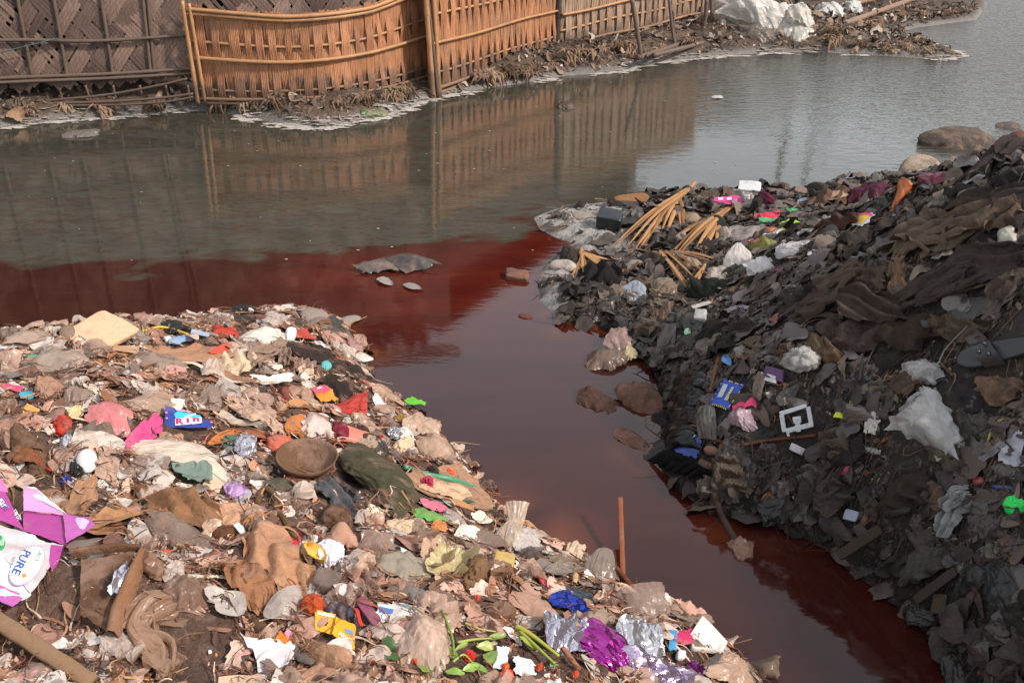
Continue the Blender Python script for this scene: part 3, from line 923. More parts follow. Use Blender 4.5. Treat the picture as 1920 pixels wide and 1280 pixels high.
def crease3(seed, k=14):
    r = np.random.RandomState(seed)
    d = r.randn(k, 3); d /= np.linalg.norm(d, axis=1)[:, None]; c = r.uniform(-0.7, 0.7, k); a = r.uniform(0.3, 1, k) * r.choice([-1, 1], k)
    def f(p):
        s = 0
        for i in range(k): s = s + a[i] * np.abs(p @ d[i] - c[i])
        s = s - np.mean(s)
        return s / (np.max(np.abs(s)) + 1e-9)
    return f

def folds2(seed, dirn=0.0, freq=3.0):
    r = np.random.RandomState(seed)
    ph = r.rand(4) * 6.28
    def f(x, y):
        u = x * math.cos(dirn) + y * math.sin(dirn); w = -x * math.sin(dirn) + y * math.cos(dirn)
        u = u + 0.22 * np.sin(1.7 * w + ph[0]) + 0.10 * np.sin(4.1 * w + ph[1])
        s = -0.6 + 1.4 * np.abs(np.sin(freq * u + ph[2])) + 0.5 * np.sin(freq * 2.3 * u + ph[3] + 0.8 * w)
        return s / 1.5
    return f

def rot2(u, v, deg):
    a = math.radians(deg)
    return u * math.cos(a) - v * math.sin(a), u * math.sin(a) + v * math.cos(a)

HEROES = []
def clear_ground(fr, V, most=0.12):
    """lift a piece that dips into the ground until it lies on it"""
    if not hasattr(fr, 'C') or fr.float: return V
    gap = V[:, 2] - np.maximum(H(V[:, 0], V[:, 1]), 0.0)
    low = np.percentile(gap, 12)
    if low < 0.004:
        view = nrm(fr.C - CAM)
        V = V - view * min(most, (0.004 - low) * 1.1) * 1.0
    return V

def sheet(fr, w, h, rot=0, shape='rect', amp=0.14, seed=0, n=20, k=9, folds=None, fold_dir=0.0, curl=0.0, drape=0.75, lift=2.0, quad=None, ragged=0.08, hump=0.0, m=None):
    """a thin creased sheet"""
    r = np.random.RandomState(seed + 1)
    m = m or n
    a, b = np.meshgrid(np.linspace(-1, 1, n), np.linspace(-1, 1, m))
    if quad is not None:
        q = np.asarray(quad, float)
        s_, t_ = (a + 1) / 2, (b + 1) / 2
        u = (q[0, 0] * (1 - s_) + q[1, 0] * s_) * (1 - t_) + (q[3, 0] * (1 - s_) + q[2, 0] * s_) * t_
        v = (q[0, 1] * (1 - s_) + q[1, 1] * s_) * (1 - t_) + (q[3, 1] * (1 - s_) + q[2, 1] * s_) * t_
        size = min(np.ptp(q[:, 0]), np.ptp(q[:, 1])); w0, h0 = np.ptp(q[:, 0]), np.ptp(q[:, 1])
        e = ragged * size * np.maximum(np.abs(a), np.abs(b)) ** 4
        u = u + e * vnoise(a * 4 + seed, b * 4); v = v + e * vnoise(a * 4, b * 4 + seed + 9)
    else:
        size = min(w, h)
        if shape == 'blob':
            x = a * np.sqrt(np.maximum(1 - b * b / 2, 0)); y = b * np.sqrt(np.maximum(1 - a * a / 2, 0))
            th = np.arctan2(y, x); rr = np.hypot(x, y)
            rad = 1 + (0.30 * vnoise(1.6 * np.cos(th) + seed, 1.6 * np.sin(th)) + 0.09 * vnoise(5 * np.cos(th) + seed, 5 * np.sin(th) + 3) + 0.03 * vnoise(15 * np.cos(th), 15 * np.sin(th) + seed)) * rr
            x = x * rad; y = y * rad
        elif shape == 'poly':
            k_ = 5 + seed % 4
            ang = np.sort((np.arange(k_) + r.uniform(-.32, .32, k_)) / k_ * 2 * math.pi); rad_ = r.uniform(.72, 1.22, k_)
            x = a * np.sqrt(np.maximum(1 - b * b / 2, 0)); y = b * np.sqrt(np.maximum(1 - a * a / 2, 0))
            th = np.arctan2(y, x) % (2 * math.pi); rr = np.hypot(x, y)
            ed = np.full(th.shape, 1.0)
            for i in range(k_):
                a0, a1 = ang[i], ang[(i + 1) % k_] + (2 * math.pi if i == k_ - 1 else 0); r0, r1 = rad_[i], rad_[(i + 1) % k_]
                for tt in (th, th + 2 * math.pi):
                    msk = (tt >= a0) & (tt <= a1)
                    e_ = r0 * r1 * math.sin(a1 - a0) / (r0 * np.sin(np.clip(tt - a0, 0, 3)) + r1 * np.sin(np.clip(a1 - tt, 0, 3)) + 1e-6)
                    ed = np.where(msk, e_, ed)
            ed = np.clip(ed, .35, 1.35) * (1 + 0.06 * vnoise(9 * np.cos(th) + seed, 9 * np.sin(th)))
            x = x * (1 + (ed - 1) * rr); y = y * (1 + (ed - 1) * rr)
        elif shape == 'leaf':
            x = a; y = b * np.maximum(1 - np.abs(a) ** 1.9, 0.0) ** 0.75 * (1 + 0.12 * vnoise(a * 5 + seed, b))
            y = y + 0.12 * np.sin(2 * a + seed)
        elif shape == 'strip':
            x = a; y = b * (1 - 0.25 * vnoise(a * 2 + seed, 0 * a)) + 2.2 * vnoise(a * 1.3 + seed * 1.3, 0 * a + 4) + .5 * vnoise(a * 4 + seed, 0 * a + 9)
        else:
            e = np.maximum(np.abs(a), np.abs(b)) ** 4
            x = a + ragged * e * vnoise(a * 3.5 + seed, b * 3.5); y = b + ragged * e * vnoise(a * 3.5 + 7, b * 3.5 + seed)
        u, v = rot2(x * w / 2, y * h / 2, rot)
    cr = crease2(seed, k)
    hh = amp * size * cr(a, b) + 0.22 * amp * size * crease2(seed + 50, 16)(a * 2.0 + 0.5 * vnoise(a * 2, b * 2), b * 2.0)
    hh = hh + 0.10 * amp * size * vnoise(a * 7 + seed, b * 7)
    if folds:
        hh = hh + folds * size * folds2(seed, fold_dir, 4.0)(a, b)
    if curl: hh = hh + curl * size * (0.5 * a * a + 0.5 * b * b) * (1 + 0.4 * a)
    if hump: hh = hh + hump * size * np.maximum(1 - a * a, 0) * np.maximum(1 - b * b, 0)
    if shape == 'leaf': hh = hh + 0.25 * size * np.abs(b) - 0.2 * size * a * a
    hh = hh - np.percentile(hh, 12)
    V = clear_ground(fr, fr.P(u, v, hh, drape, lift).reshape(-1, 3))
    return V, grid_faces(n, m), (a, b, u, v, hh)

def bagmesh(fr, w, h, rot=0, hh=None, seed=0, e=1.0, crin=0.30, wr=0.13, nu=44, nv=26, lift=0.0, sink=0.25, skirt=False):
    """a closed crumpled body: bag, wad, lump, stone"""
    hh = hh if hh is not None else 0.46 * min(w, h)
    th = np.linspace(0, 2 * math.pi, nu, endpoint=False); ph = np.linspace(-math.pi / 2, math.pi / 2, nv)
    T, Ph = np.meshgrid(th, ph)
    sg = lambda c: np.sign(c) * np.abs(c) ** e
    x = sg(np.cos(Ph)) * sg(np.cos(T)); y = sg(np.cos(Ph)) * sg(np.sin(T)); z = sg(np.sin(Ph))
    p = np.stack([x, y, z], -1)
    r = np.random.RandomState(seed)
    f1 = crease3(seed)(p)
    f2 = 0
    for i in range(9):
        d = r.randn(3); d2 = r.randn(3); q = r.rand() * 6; fq = r.uniform(2.5, 9)
        f2 = f2 + (1 - 2 * np.abs(np.sin((p @ d) * fq + q + 1.1 * np.sin((p @ d2) * 2.4)))) / (2.5 + fq * .5)
    R_ = 1 + crin * f1 + wr * 1.8 * f2
    u, v = rot2(x * R_ * w / 2, y * R_ * h / 2, rot)
    z2 = z * R_ * hh * np.where(z < 0, sink, 1.0)
    V = fr.P(u, v, z2 + 0.10 * hh, 0.25, lift)
    V = V.reshape(-1, 3)
    f = [tuple(reversed(q)) for q in grid_faces(nu, nv, True)]
    return V, f

def loftmesh(fr, pts, radii, flat=0.6, pleat=0.12, seed=0, n=46, seg=34, drape=0.3, lift=0.0, ends='open', wr=0.06):
    """a limp tube: rolled cloth, tied bag, trouser leg. pts are (u, v, h) offsets in pixels, radii in pixels"""
    r = np.random.RandomState(seed)
    pth = spline(np.asarray([(p + (0,))[:3] for p in map(tuple, pts)], float), seg)
    rad = spline(np.asarray(radii, float)[:, None], seg)[:, 0]
    tg = np.gradient(pth[:, :2], axis=0)
    V = []
    ph = r.rand(6) * 6.28
    rm = np.max(rad)
    for i in range(seg):
        t_ = nrm(tg[i]); per = np.array([-t_[1], t_[0]])
        th = np.arange(n) / n * 2 * math.pi
        s_ = i / (seg - 1)
        pl = (1 - .5 * (flat < .6)) * np.abs(np.sin(4 * th + ph[0] + 2.0 * s_ + .5 * math.sin(9 * s_))) * 0.5 + np.abs(np.sin(7 * th + ph[1] - 3 * s_ + .6 * math.sin(7 * s_ + 1))) * 0.4 + np.abs(np.sin(11 * th + ph[5] + 2 * s_)) * 0.25 - 0.55
        am = pleat * (0.6 + 1.4 * (1 - rad[i] / rm))
        lump = 1.2 * wr * vnoise(np.cos(th) * 2.3 + seed, np.sin(th) * 2.3 + s_ * 6) + .9 * wr * vnoise(np.cos(th) * 5 + seed, np.sin(th) * 5 + s_ * 14) + wr * np.sin(3 * th + ph[2] + 9 * s_) + wr * np.sin(2 * th + ph[3] - 14 * s_) + wr * 0.8 * np.abs(np.sin(17 * s_ + ph[4] + np.cos(th) * 1.5))
        rr = rad[i] * (1 + am * pl * 2 + lump)
        o2 = rr * np.cos(th); oh = rr * np.sin(th) * flat
        u = pth[i, 0] + per[0] * o2; v = pth[i, 1] + per[1] * o2
        V.append(fr.P(u, v, pth[i, 2] + np.maximum(oh, -0.35 * rad[i]) + 0.3 * rad[i] * flat, drape, lift))
    V = np.concatenate(V)
    f = grid_faces(n, seg, True)
    if ends != 'open':
        f.append(tuple(range(n))[::-1]); f.append(tuple(range((seg - 1) * n, seg * n)))
    return V, f

def roundbox(fr, w, h, th, rot=0, seed=0, rough=0.03, e=0.22, lift=0.0, nu=40, nv=16, quad=None):
    """a block with worn edges"""
    T = np.linspace(0, 2 * math.pi, nu, endpoint=False); Ph = np.linspace(-math.pi / 2, math.pi / 2, nv)
    T, Ph = np.meshgrid(T, Ph)
    sg = lambda c, q: np.sign(c) * np.abs(c) ** q
    x = sg(np.cos(Ph), e) * sg(np.cos(T), e); y = sg(np.cos(Ph), e) * sg(np.sin(T), e); z = sg(np.sin(Ph), e)
    k = 1 + rough * (vnoise(x * 3 + seed, y * 3 + z * 2) + 0.5 * vnoise(x * 9, y * 9 + seed))
    if quad is not None:
        q = np.asarray(quad, float); s_, t_ = (x * k + 1) / 2, (y * k + 1) / 2
        u = (q[0, 0] * (1 - s_) + q[1, 0] * s_) * (1 - t_) + (q[3, 0] * (1 - s_) + q[2, 0] * s_) * t_
        v = (q[0, 1] * (1 - s_) + q[1, 1] * s_) * (1 - t_) + (q[3, 1] * (1 - s_) + q[2, 1] * s_) * t_
    else:
        u, v = rot2(x * k * w / 2, y * k * h / 2, rot)
    V = fr.P(u, v, (z * k + 0.8) * th / 2, 0.15, lift)
    return V.reshape(-1, 3), [tuple(reversed(q)) for q in grid_faces(nu, nv, True)]

def linep(pts, lift=3.0, z=None):
    """world points over the ground at photograph pixels; a third value raises the point that many pixels"""
    out = []
    for p in pts:
        c = on(p[0], p[1]) if z is None else at(p[0], p[1], z)
        s_ = F / np.dot(c - CAM, AX_F)
        hh = p[2] if len(p) > 2 else lift
        out.append(c + np.array([0, 0, hh / s_]))
    return np.array(out), s_

def cord(pts, r, lift=3.0, n=6, seg=30, taper=1.0):
    p, s_ = linep(pts, lift)
    p = spline(p, seg)
    return tube(p, np.linspace(r, r * taper, seg) / s_, n)

_fontcache = {}
def text_mesh(s, bold=0.0):
    """outline of a word as flat triangles, unit height, centred"""
    if (s, bold) in _fontcache: return _fontcache[(s, bold)]
    cu = bpy.data.curves.new('word', 'FONT'); cu.body = s; cu.size = 1.0; cu.offset = bold; cu.resolution_u = 3
    ob = bpy.data.objects.new('word', cu); C.objects.link(ob)
    dg = bpy.context.evaluated_depsgraph_get(); dg.update()
    me = ob.evaluated_get(dg).to_mesh()
    v = np.array([tuple(q.co) for q in me.vertices]); f = [tuple(p.vertices) for p in me.polygons]
    ob.evaluated_get(dg).to_mesh_clear()
    bpy.data.objects.remove(ob); bpy.data.curves.remove(cu)
    if len(v):
        lo, hi = v.min(0), v.max(0)
        v = v - (lo + hi) / 2; v = v / max(hi[1] - lo[1], 1e-6)
    _fontcache[(s, bold)] = (v, f)
    return v, f

def surf_sampler(fr, info, drape, lift):
    """height of a sheet over its own px plane, for print that follows it"""
    a, b, u, v, hh = info
    U, Vv, Hh = u.ravel(), v.ravel(), hh.ravel()
    def P(uu, vv, up):
        uu = np.asarray(uu, float); vv = np.asarray(vv, float)
        h = np.empty(len(uu))
        for i in range(len(uu)):
            d = (U - uu[i]) ** 2 + (Vv - vv[i]) ** 2
            k = np.argpartition(d, 4)[:4]
            wt = 1 / (d[k] + 0.5); h[i] = (Hh[k] * wt).sum() / wt.sum()
        return fr.P(uu, vv, h + up, drape, lift)
    return P

def subdiv_tri(v, f, n=1):
    """split triangles so that print can follow creases"""
    for _ in range(n):
        nv = list(map(tuple, v)); cache = {}; nf = []
        def mid(i, j):
            k = (min(i, j), max(i, j))
            if k not in cache:
                cache[k] = len(nv); nv.append(tuple((np.array(nv[i]) + np.array(nv[j])) / 2))
            return cache[k]
        for q in f:
            for t_ in range(1, len(q) - 1):
                a, b, c = q[0], q[t_], q[t_ + 1]
                ab, bc, ca = mid(a, b), mid(b, c), mid(c, a)
                nf += [(a, ab, ca), (ab, b, bc), (ca, bc, c), (ab, bc, ca)]
        v, f = np.array(nv), nf
    return np.asarray(v), f

def print_text(S, s, u, v, size, rot, mat, parent, name='lettering', up=1.2, sx=1.0, bold=0.0, shear=0.0):
    tv, tf = text_mesh(s, bold)
    if not len(tv): return
    tv, tf = subdiv_tri(tv, tf, 1)
    x = tv[:, 0] * size * sx + shear * tv[:, 1] * size; y = -tv[:, 1] * size
    x, y = rot2(x, y, rot)
    return put(name, S(x + u, y + v, up), tf, mat, parent, False)

def print_poly(S, pts, mat, parent, name='print', up=0.8, n=1):
    """a printed area given by its outline in px offsets"""
    pts = np.asarray(pts, float); c = pts.mean(0)
    v = np.vstack([c, pts]); f = [(0, 1 + i, 1 + (i + 1) % len(pts)) for i in range(len(pts))]
    v3 = np.column_stack([v, np.zeros(len(v))]); v3, f = subdiv_tri(v3, f, n + 1)
    return put(name, S(v3[:, 0], v3[:, 1], up), f, mat, parent, True)

_seed = [100]
def T(name, kind, x, y, w, h, rot, col, mk, label, cat, tilt=0.12, z=None, side=None, dirt=None, parent=None, group=None, **kw):
    """one piece of litter at its place"""
    _seed[0] += 7
    seed = kw.pop('seed', _seed[0])
    fr = Fr(x, y, tilt, z)
    mat = M(col, mk, side or fr.side, dirt) if isinstance(col, str) else col
    if kind == 'sheet': V, f, info = sheet(fr, w, h, rot, seed=seed, **kw)
    elif kind == 'blob': V, f, info = sheet(fr, w, h, rot, 'blob', seed=seed, **{'amp': 0.2, 'n': 24, **kw})
    elif kind == 'leaf': V, f, info = sheet(fr, w, h, rot, 'leaf', seed=seed, **{'amp': 0.12, 'n': 16, 'm': 9, **kw})
    elif kind == 'strip': V, f, info = sheet(fr, w, h, rot, 'strip', seed=seed, **{'amp': 0.35, 'n': 34, 'm': 8, **kw})
    elif kind == 'rag': V, f, info = sheet(fr, w, h, rot, 'blob', seed=seed, **{'amp': 0.18, 'folds': 0.05 if mk in ('film', 'bag', 'plastic', 'foil') else 0.15, 'n': 42, 'k': 13, 'hump': 0.18, **({q_: v_ for q_, v_ in kw.items() if not (q_ == 'folds' and mk in ('film', 'bag'))})})
    elif kind == 'bag':
        g = G()
        cr = kw.pop('crin', .30) / .30; hh_ = kw.pop('hh', None); kw.pop('wr', None); kw.pop('sink', None)
        hp = (hh_ / min(w, h)) if hh_ else .26
        V, f, _ = sheet(fr, w * 1.04, h * 1.04, rot, 'poly', amp=0.24 * cr, seed=seed, n=34, k=15, hump=hp, lift=1.5 + kw.get('lift', 0), drape=.6, folds=.05); g.add(V, f)
        r_ = np.random.RandomState(seed)
        V, f, _ = sheet(fr, w * .80, h * .72, rot + r_.uniform(-50, 50), 'poly', amp=0.30 * cr, seed=seed + 5, n=28, k=14, hump=hp * .8, lift=.16 * min(w, h) + kw.get('lift', 0), drape=.6, folds=.07); g.add(V + fr.X * r_.uniform(-.12, .12) * w / fr.s, f)
        V, f = np.concatenate(g.v), g.f
    elif kind == 'wad': V, f = bagmesh(fr, w, h, rot, seed=seed, **{'crin': 0.34, 'wr': 0.12, **kw})
    elif kind == 'lump': V, f = bagmesh(fr, w, h, rot, seed=seed, **{'crin': 0.10, 'wr': 0.02, **kw})
    elif kind == 'block': V, f = roundbox(fr, w, h, kw.pop('th', 0.3 * min(w, h)), rot, seed=seed, **kw)
    elif kind == 'quad': V, f, info = sheet(fr, w, h, 0, seed=seed, quad=kw.pop('q'), **{'amp': 0.10, **kw})
    elif kind == 'drape':
        # cloth gathered in long ridges along a path
        pts = [tuple(p) + (0,) * (3 - len(p)) for p in kw.pop('pts')]; rad = kw.pop('radii'); nr = kw.pop('ridges', 6)
        r_ = np.random.RandomState(seed); g = G(); kw.pop('seg', None); kw.pop('pleat', None); kw.pop('flat', None)
        P_ = np.array(pts, float); tg_ = np.gradient(P_[:, :2], axis=0); tg_ /= np.linalg.norm(tg_, axis=1)[:, None] + 1e-9
        for j in range(nr):
            q_ = (j + .5) / nr * 2 - 1
            off = np.array([q_ * rad[i] * .95 + r_.uniform(-.34, .34) * rad[i] for i in range(len(pts))])
            hgt = P_[:, 2] + np.array(rad) * .45 * (1 - q_ * q_) + r_.uniform(-.10, .14) * np.array(rad)
            pp = [(P_[i, 0] - tg_[i, 1] * off[i], P_[i, 1] + tg_[i, 0] * off[i], hgt[i]) for i in range(len(pts))]
            i0 = r_.randint(0, 2); i1 = len(pts) - r_.randint(0, 2)
            if i1 - i0 < 3: i0, i1 = 0, len(pts)
            pp = pp[i0:i1]; rr_ = [max(1.5, rad[i] / nr * r_.uniform(.6, 1.7)) for i in range(i0, i1)]; rr_[0] *= .4; rr_[-1] *= .4
            V, f = loftmesh(fr, pp, rr_, flat=.7, pleat=.16, wr=.2, seed=seed + j, n=12, seg=26, drape=kw.get('drape', .4)); g.add(V, f)
        for j in range(len(pts) - 1):
            mx, my = (P_[j, :2] + P_[j + 1, :2]) / 2; d_ = P_[j + 1, :2] - P_[j, :2]; ln_ = np.linalg.norm(d_)
            fr2 = Fr(x + mx, y + my, tilt, z) if j else fr
            V, f, _ = sheet(fr2, ln_ * 1.7, rad[j] * 2.5, math.degrees(math.atan2(d_[1], d_[0])) + r_.uniform(-14, 14), 'poly', amp=.16, seed=seed + 20 + j, n=30, k=10, folds=.17, fold_dir=math.pi / 2 + r_.uniform(-.3, .3), lift=P_[j, 2] + .34 * rad[j], drape=.55); g.add(V, f)
        V, f = np.concatenate(g.v), g.f
    elif kind == 'loft': V, f = loftmesh(fr, kw.pop('pts'), kw.pop('radii'), seed=seed, **kw)
    elif kind == 'roll':
        a = math.radians(rot); du, dv = math.cos(a) * w / 2, math.sin(a) * w / 2
        V, f = loftmesh(fr, [(-du, -dv), (-du * .4, -dv * .4 + h * .05), (du * .4, dv * .4 - h * .05), (du, dv)], [h * .42, h * .5, h * .46, h * .36], seed=seed, **{'flat': 0.6, 'pleat': 0.12, 'wr': 0.09, **kw})
    if kind in ('block', 'bag', 'wad', 'lump') and not fr.float: V = clear_ground(fr, V, 0.05)
    o = put(name, V, f, mat, parent, smooth=not (mk in ('film', 'bag', 'clear', 'paper', 'foil') and kind in ('bag', 'blob', 'rag', 'wad', 'sheet', 'loft', 'drape')))
    if parent is None:
        tag(o, label, cat, group)
        HEROES.append((V.mean(0), (0.28 if kind == 'drape' else 0.5) * math.sqrt(max(1e-6, np.ptp(V[:, 0]) * np.ptp(V[:, 1]))), label, fr.side))
    if kind in ('sheet', 'blob', 'quad', 'rag', 'leaf', 'strip'):
        o_info = surf_sampler(fr, info, kw.get('drape', 0.75), kw.get('lift', 2.0))
        return o, o_info, fr
    return o, None, fr

def K(name, pts, r, col, mk, label, cat, lift=3.0, taper=0.8, seg=24, n=6, side=None, group=None):
    """a thin long thing along photograph pixels: stick, cord, stem"""
    v, f = cord(pts, r, lift, n, seg, taper)
    s_ = side or ('R' if pts[0][0] > 1000 and pts[0][1] < 960 else 'L')
    return tag(put(name, v, f, M(col, mk, s_, 0.25)), label, cat, group)
# ------------------------------------------------------------------ litter on the left bank
# detergent packet
q = [(-45, -27), (47, 6), (45, 20), (-43, 24)]
q = [(-44, -27), (12, -17), (46, 7), (44, 19), (-42, 24)]
o, S, fr = T('detergent_packet', 'quad', 351, 798, 90, 48, 0, '#27378c', 'plastic', 'dark blue packet with RIN in red and white letters', 'packet', tilt=0.35, dirt=0.12,
             q=[(-44, -25), (44, 6), (45, 20), (-43, 25)], amp=0.05, lift=20, ragged=0.02, drape=0.15)
for _q in ((330, 800), (370, 812), (350, 790)): HEROES.append((on(*_q), 0.075, '', 'L'))
I = lambda c: M(c, 'ink', 'L', 0.05)
print_poly(S, [(-27, -6), (-20, -12), (-6, -10), (8, -9), (22, -6), (25, 2), (10, 1), (-10, 3), (-24, 3)], I('#35b6ee'), o, 'splash', 1.0)
print_poly(S, [(-8, -2), (2, -6), (13, -10), (14, -8), (4, -3), (-4, 3)], I('#e9d5e6'), o, 'splash', 1.4)
print_poly(S, [(-25, 5), (-14, 3), (24, -2), (25, 8), (-4, 17), (-24, 20)], I('#f2eef4'), o, 'panel', 1.4)
print_text(S, 'R', -16, 10.5, 14, -3, I('#d81f5c'), o, up=2.2, sx=1.25, bold=0.04)
print_text(S, 'I', -1.5, 7.5, 11.5, -5, I('#d81f5c'), o, up=2.2, sx=1.6, bold=0.05)
print_text(S, 'n', 14, 4.5, 9.5, -6, I('#d81f5c'), o, up=2.2, sx=1.55, bold=0.05)
print_poly(S, [(-26, -18), (-18, -16), (2, -14), (2, -12), (-22, -13)], I('#e39ab8'), o, 'strip', 1.0)
print_poly(S, [(6, 12), (25, 8), (25, 11), (6, 15)], I('#dfe2f4'), o, 'strip', 1.2)
for (u, v_) in ((-41, -8), (-40, 4), (43, 9)):
    print_poly(S, [(u - 2, v_ - 2), (u + 2, v_ - 2), (u + 2, v_ + 2), (u - 2, v_ + 2)], I('#d77aa0'), o, 'mark', 1.0)

for _q, _r in (((590, 600), .13), ((535, 596), .14), ((480, 592), .12), ((425, 594), .10), ((640, 618), .08)): HEROES.append((on(*_q), _r, '', 'L'))
# flour bag: white body, magenta bands
for _q in ((0, 1010), (40, 1060), (60, 1110), (90, 1000), (150, 1015), (0, 1090), (30, 950)): HEROES.append((on(*_q), 0.09, '', 'L'))
HEROES.append((on(60, 1060), .12, 'white and magenta flour bag', 'L'))
root = empty('flour_bag', on(40, 1060)); tag(root, 'torn white and magenta flour bag lettered PURE beside the plank', 'bag')
frb = Fr(60, 1040, 0.12)
def bq(name, q, col, amp=0.05, up=8, seed=1):
    q = [(a - 60, b - 1040) for a, b in q]
    V, f, info = sheet(frb, 0, 0, quad=q, amp=amp, seed=seed, n=16, ragged=0.015, drape=0.0, lift=up + 26)
    o = put(name, V, f, M(col, 'plastic', 'L', 0.22), root)
    return o, surf_sampler(frb, info, 0.0, up + 26)
WHT, MAG = '#cdc6ca', '#a63a88'
o1, S1 = bq('front_face', [(-60, 985), (45, 1028), (118, 1058), (60, 1142)], WHT, 0.03, 9, 2)
o1b, S1b = bq('lower_face', [(-60, 985), (60, 1142), (20, 1155), (-60, 1120)], '#e2dade', 0.05, 7, 4)
o2, S2 = bq('side_band', [(-60, 930), (8, 944), (45, 1028), (-60, 985)], MAG, 0.04, 10, 5)
o2b, _ = bq('side_band', [(-60, 905), (0, 917), (14, 945), (-60, 935)], '#c96fae', 0.05, 10, 6)
o3, S3 = bq('gusset', [(44, 985), (126, 996), (124, 1055), (45, 1027)], '#9c3680', 0.06, 12, 7)
o4, S4 = bq('gusset', [(44, 942), (70, 946), (128, 998), (44, 986)], '#cf8fc4', 0.06, 14, 8)
o4b, _ = bq('gusset', [(48, 940), (68, 941), (128, 994), (70, 966)], '#efe6ee', 0.04, 16, 9)
o5, _ = bq('torn_corner', [(120, 998), (170, 996), (183, 1018), (124, 1056)], '#a8549c', 0.10, 13, 11)
o5b, _ = bq('torn_corner', [(146, 1002), (172, 1008), (160, 1026), (130, 1040)], '#b9a3c4', 0.06, 16, 12)
o6, _ = bq('lower_flap', [(-60, 1118), (2, 1122), (50, 1142), (28, 1160)], '#b35aa5', 0.08, 9, 13)
print_poly(S1, [(x - 60, y - 1040) for x, y in [(96, 1054), (118, 1060), (108, 1090), (96, 1104), (92, 1085)]], M(MAG, 'ink', 'L', .1), o1, 'print', 1.2)
ov = [(52 + 42 * math.cos(t_) * math.cos(-0.95) - 25 * math.sin(t_) * math.sin(-0.95) - 60, 1092 + 42 * math.cos(t_) * math.sin(-0.95) + 25 * math.sin(t_) * math.cos(-0.95) - 1040) for t_ in np.linspace(0, 2 * math.pi, 28, endpoint=False)]
print_poly(S1, ov, I('#b9a2c0'), o1, 'oval_border', 1.5)
ov2 = [((a + 8) * 0.95 - 8, (b - 52) * 0.95 + 52) for a, b in ov]
print_poly(S1, ov2, I('#efecf1'), o1, 'oval', 2.2)
print_text(S1, 'PURE', 42 - 60, 1088 - 1040, 16, 116, I('#2a55a0'), o1, 'lettering', 3.2, 1.0, 0.02)
print_text(S1, 'ACI', 72 - 60, 1078 - 1040, 9, 116, I('#4a9c63'), o1, 'lettering', 3.2, 1.0, 0.0)
print_text(S1, 'ATTA', 26 - 60, 1088 - 1040, 6, 114, I('#9a97a8'), o1, 'lettering', 3.2)
print_poly(S1, [(47 - 60 + 4 * math.cos(a), 1113 - 1040 + 4 * math.sin(a)) for a in np.linspace(0, 6.28, 10, endpoint=False)], I('#e08a45'), o1, 'print', 3.2)
print_poly(S1, [(-14 - 60 + 26 * math.cos(a), 1050 - 1040 + 21 * math.sin(a)) for a in np.linspace(0, 6.28, 24, endpoint=False)], I('#2f9e5a'), o1, 'badge', 2.0)
print_poly(S1, [(-14 - 60 + 17 * math.cos(a), 1050 - 1040 + 14 * math.sin(a)) for a in np.linspace(0, 6.28, 24, endpoint=False)], I('#eef2ee'), o1, 'badge', 2.8)
print_text(S1, '100%', 7 - 60, 1048 - 1040, 5.5, 98, I('#f4f6f2'), o1, 'lettering', 3.4)
print_text(S2, '\u09aa\u09bf\u0993\u09b0', 0 - 60, 968 - 1040, 18, 40, I('#f4f0f8'), o2, 'lettering', 2.0, 1.0, 0.06)
print_text(S2, '\u09aa\u09bf\u0993\u09b0', 0 - 60, 968 - 1040, 17, 40, I('#5668b8'), o2, 'lettering', 3.2, 1.0, 0.0)
print_text(S2, '\u0986\u099f\u09be', 33 - 60, 996 - 1040, 11, 62, I('#f4f0f8'), o2, 'lettering', 2.0)

# yellow packet, folded down the middle
root, S, fr = T('biscuit_packet', 'quad', 610, 1170, 40, 50, 0, '#dc9c1c', 'plastic', 'yellow card packet lettered Novel, folded down its middle', 'packet', tilt=0.5, dirt=0.15, lift=12, drape=0.2, amp=0.05,
                q=[(-18, -24), (20, -14), (14, 26), (-18, 14)], ragged=0.03)
print_poly(S, [(-14, -20), (18, -12), (17, -7), (-14, -14)], I('#e6dcc6'), root, 'print', 1.0)
print_text(S, '~.oy!', 2, -4, 5, 18, I('#f4ead0'), root, 'lettering', 1.5)
o = T('half', 'quad', 645, 1195, 40, 50, 0, '#e0a01e', 'plastic', '', '', tilt=0.5, dirt=0.15, lift=12, drape=0.2, amp=0.05, q=[(-15, -38), (22, -18), (20, 30), (-22, 0)], parent=root, ragged=0.03)
print_text(o[1], 'Novel', 4, 5, 9, 32, I('#f6efdc'), root, 'lettering', 2.0, 1.0, 0.02)
print_poly(o[1], [(2, -14), (18, -6), (18, 2), (4, -4)], I('#7d8fc0'), root, 'print', 1.2)

for _q in ((610, 1172), (645, 1200), (628, 1180)): HEROES.append((on(*_q), 0.07, '', 'L'))
# clay bowl
fr = Fr(575, 884, 0.0, n=nrm(np.array([0.10, -0.06, 1.0])))
rows = []
prof = [(0.30, 0), (0.42, 3), (0.62, 10), (0.80, 20), (0.92, 31), (1.0, 42), (0.965, 43), (0.90, 36), (0.74, 22), (0.55, 13), (0.30, 8), (0.02, 7)]
cx, s_ = fr.C, fr.s
V = []
for rr, hh in prof:
    for k in range(40):
        a = 2 * math.pi * k / 40
        rw = 57 / s_ * rr * (1 + 0.012 * math.sin(3 * a))
        V.append(cx + fr.X * (rw * math.cos(a)) + fr.Y * (rw * math.sin(a)) + fr.n * (hh * 0.95 / s_ - 0.004))
HEROES.append((fr.C, 0.13, 'round brown clay bowl', 'L'))
bowl = tag(put('bowl', V, grid_faces(40, len(prof), True), M('#71543f', 'rough', 'L', 0.5)), 'round brown clay bowl lying empty beside the olive cloth', 'bowl')

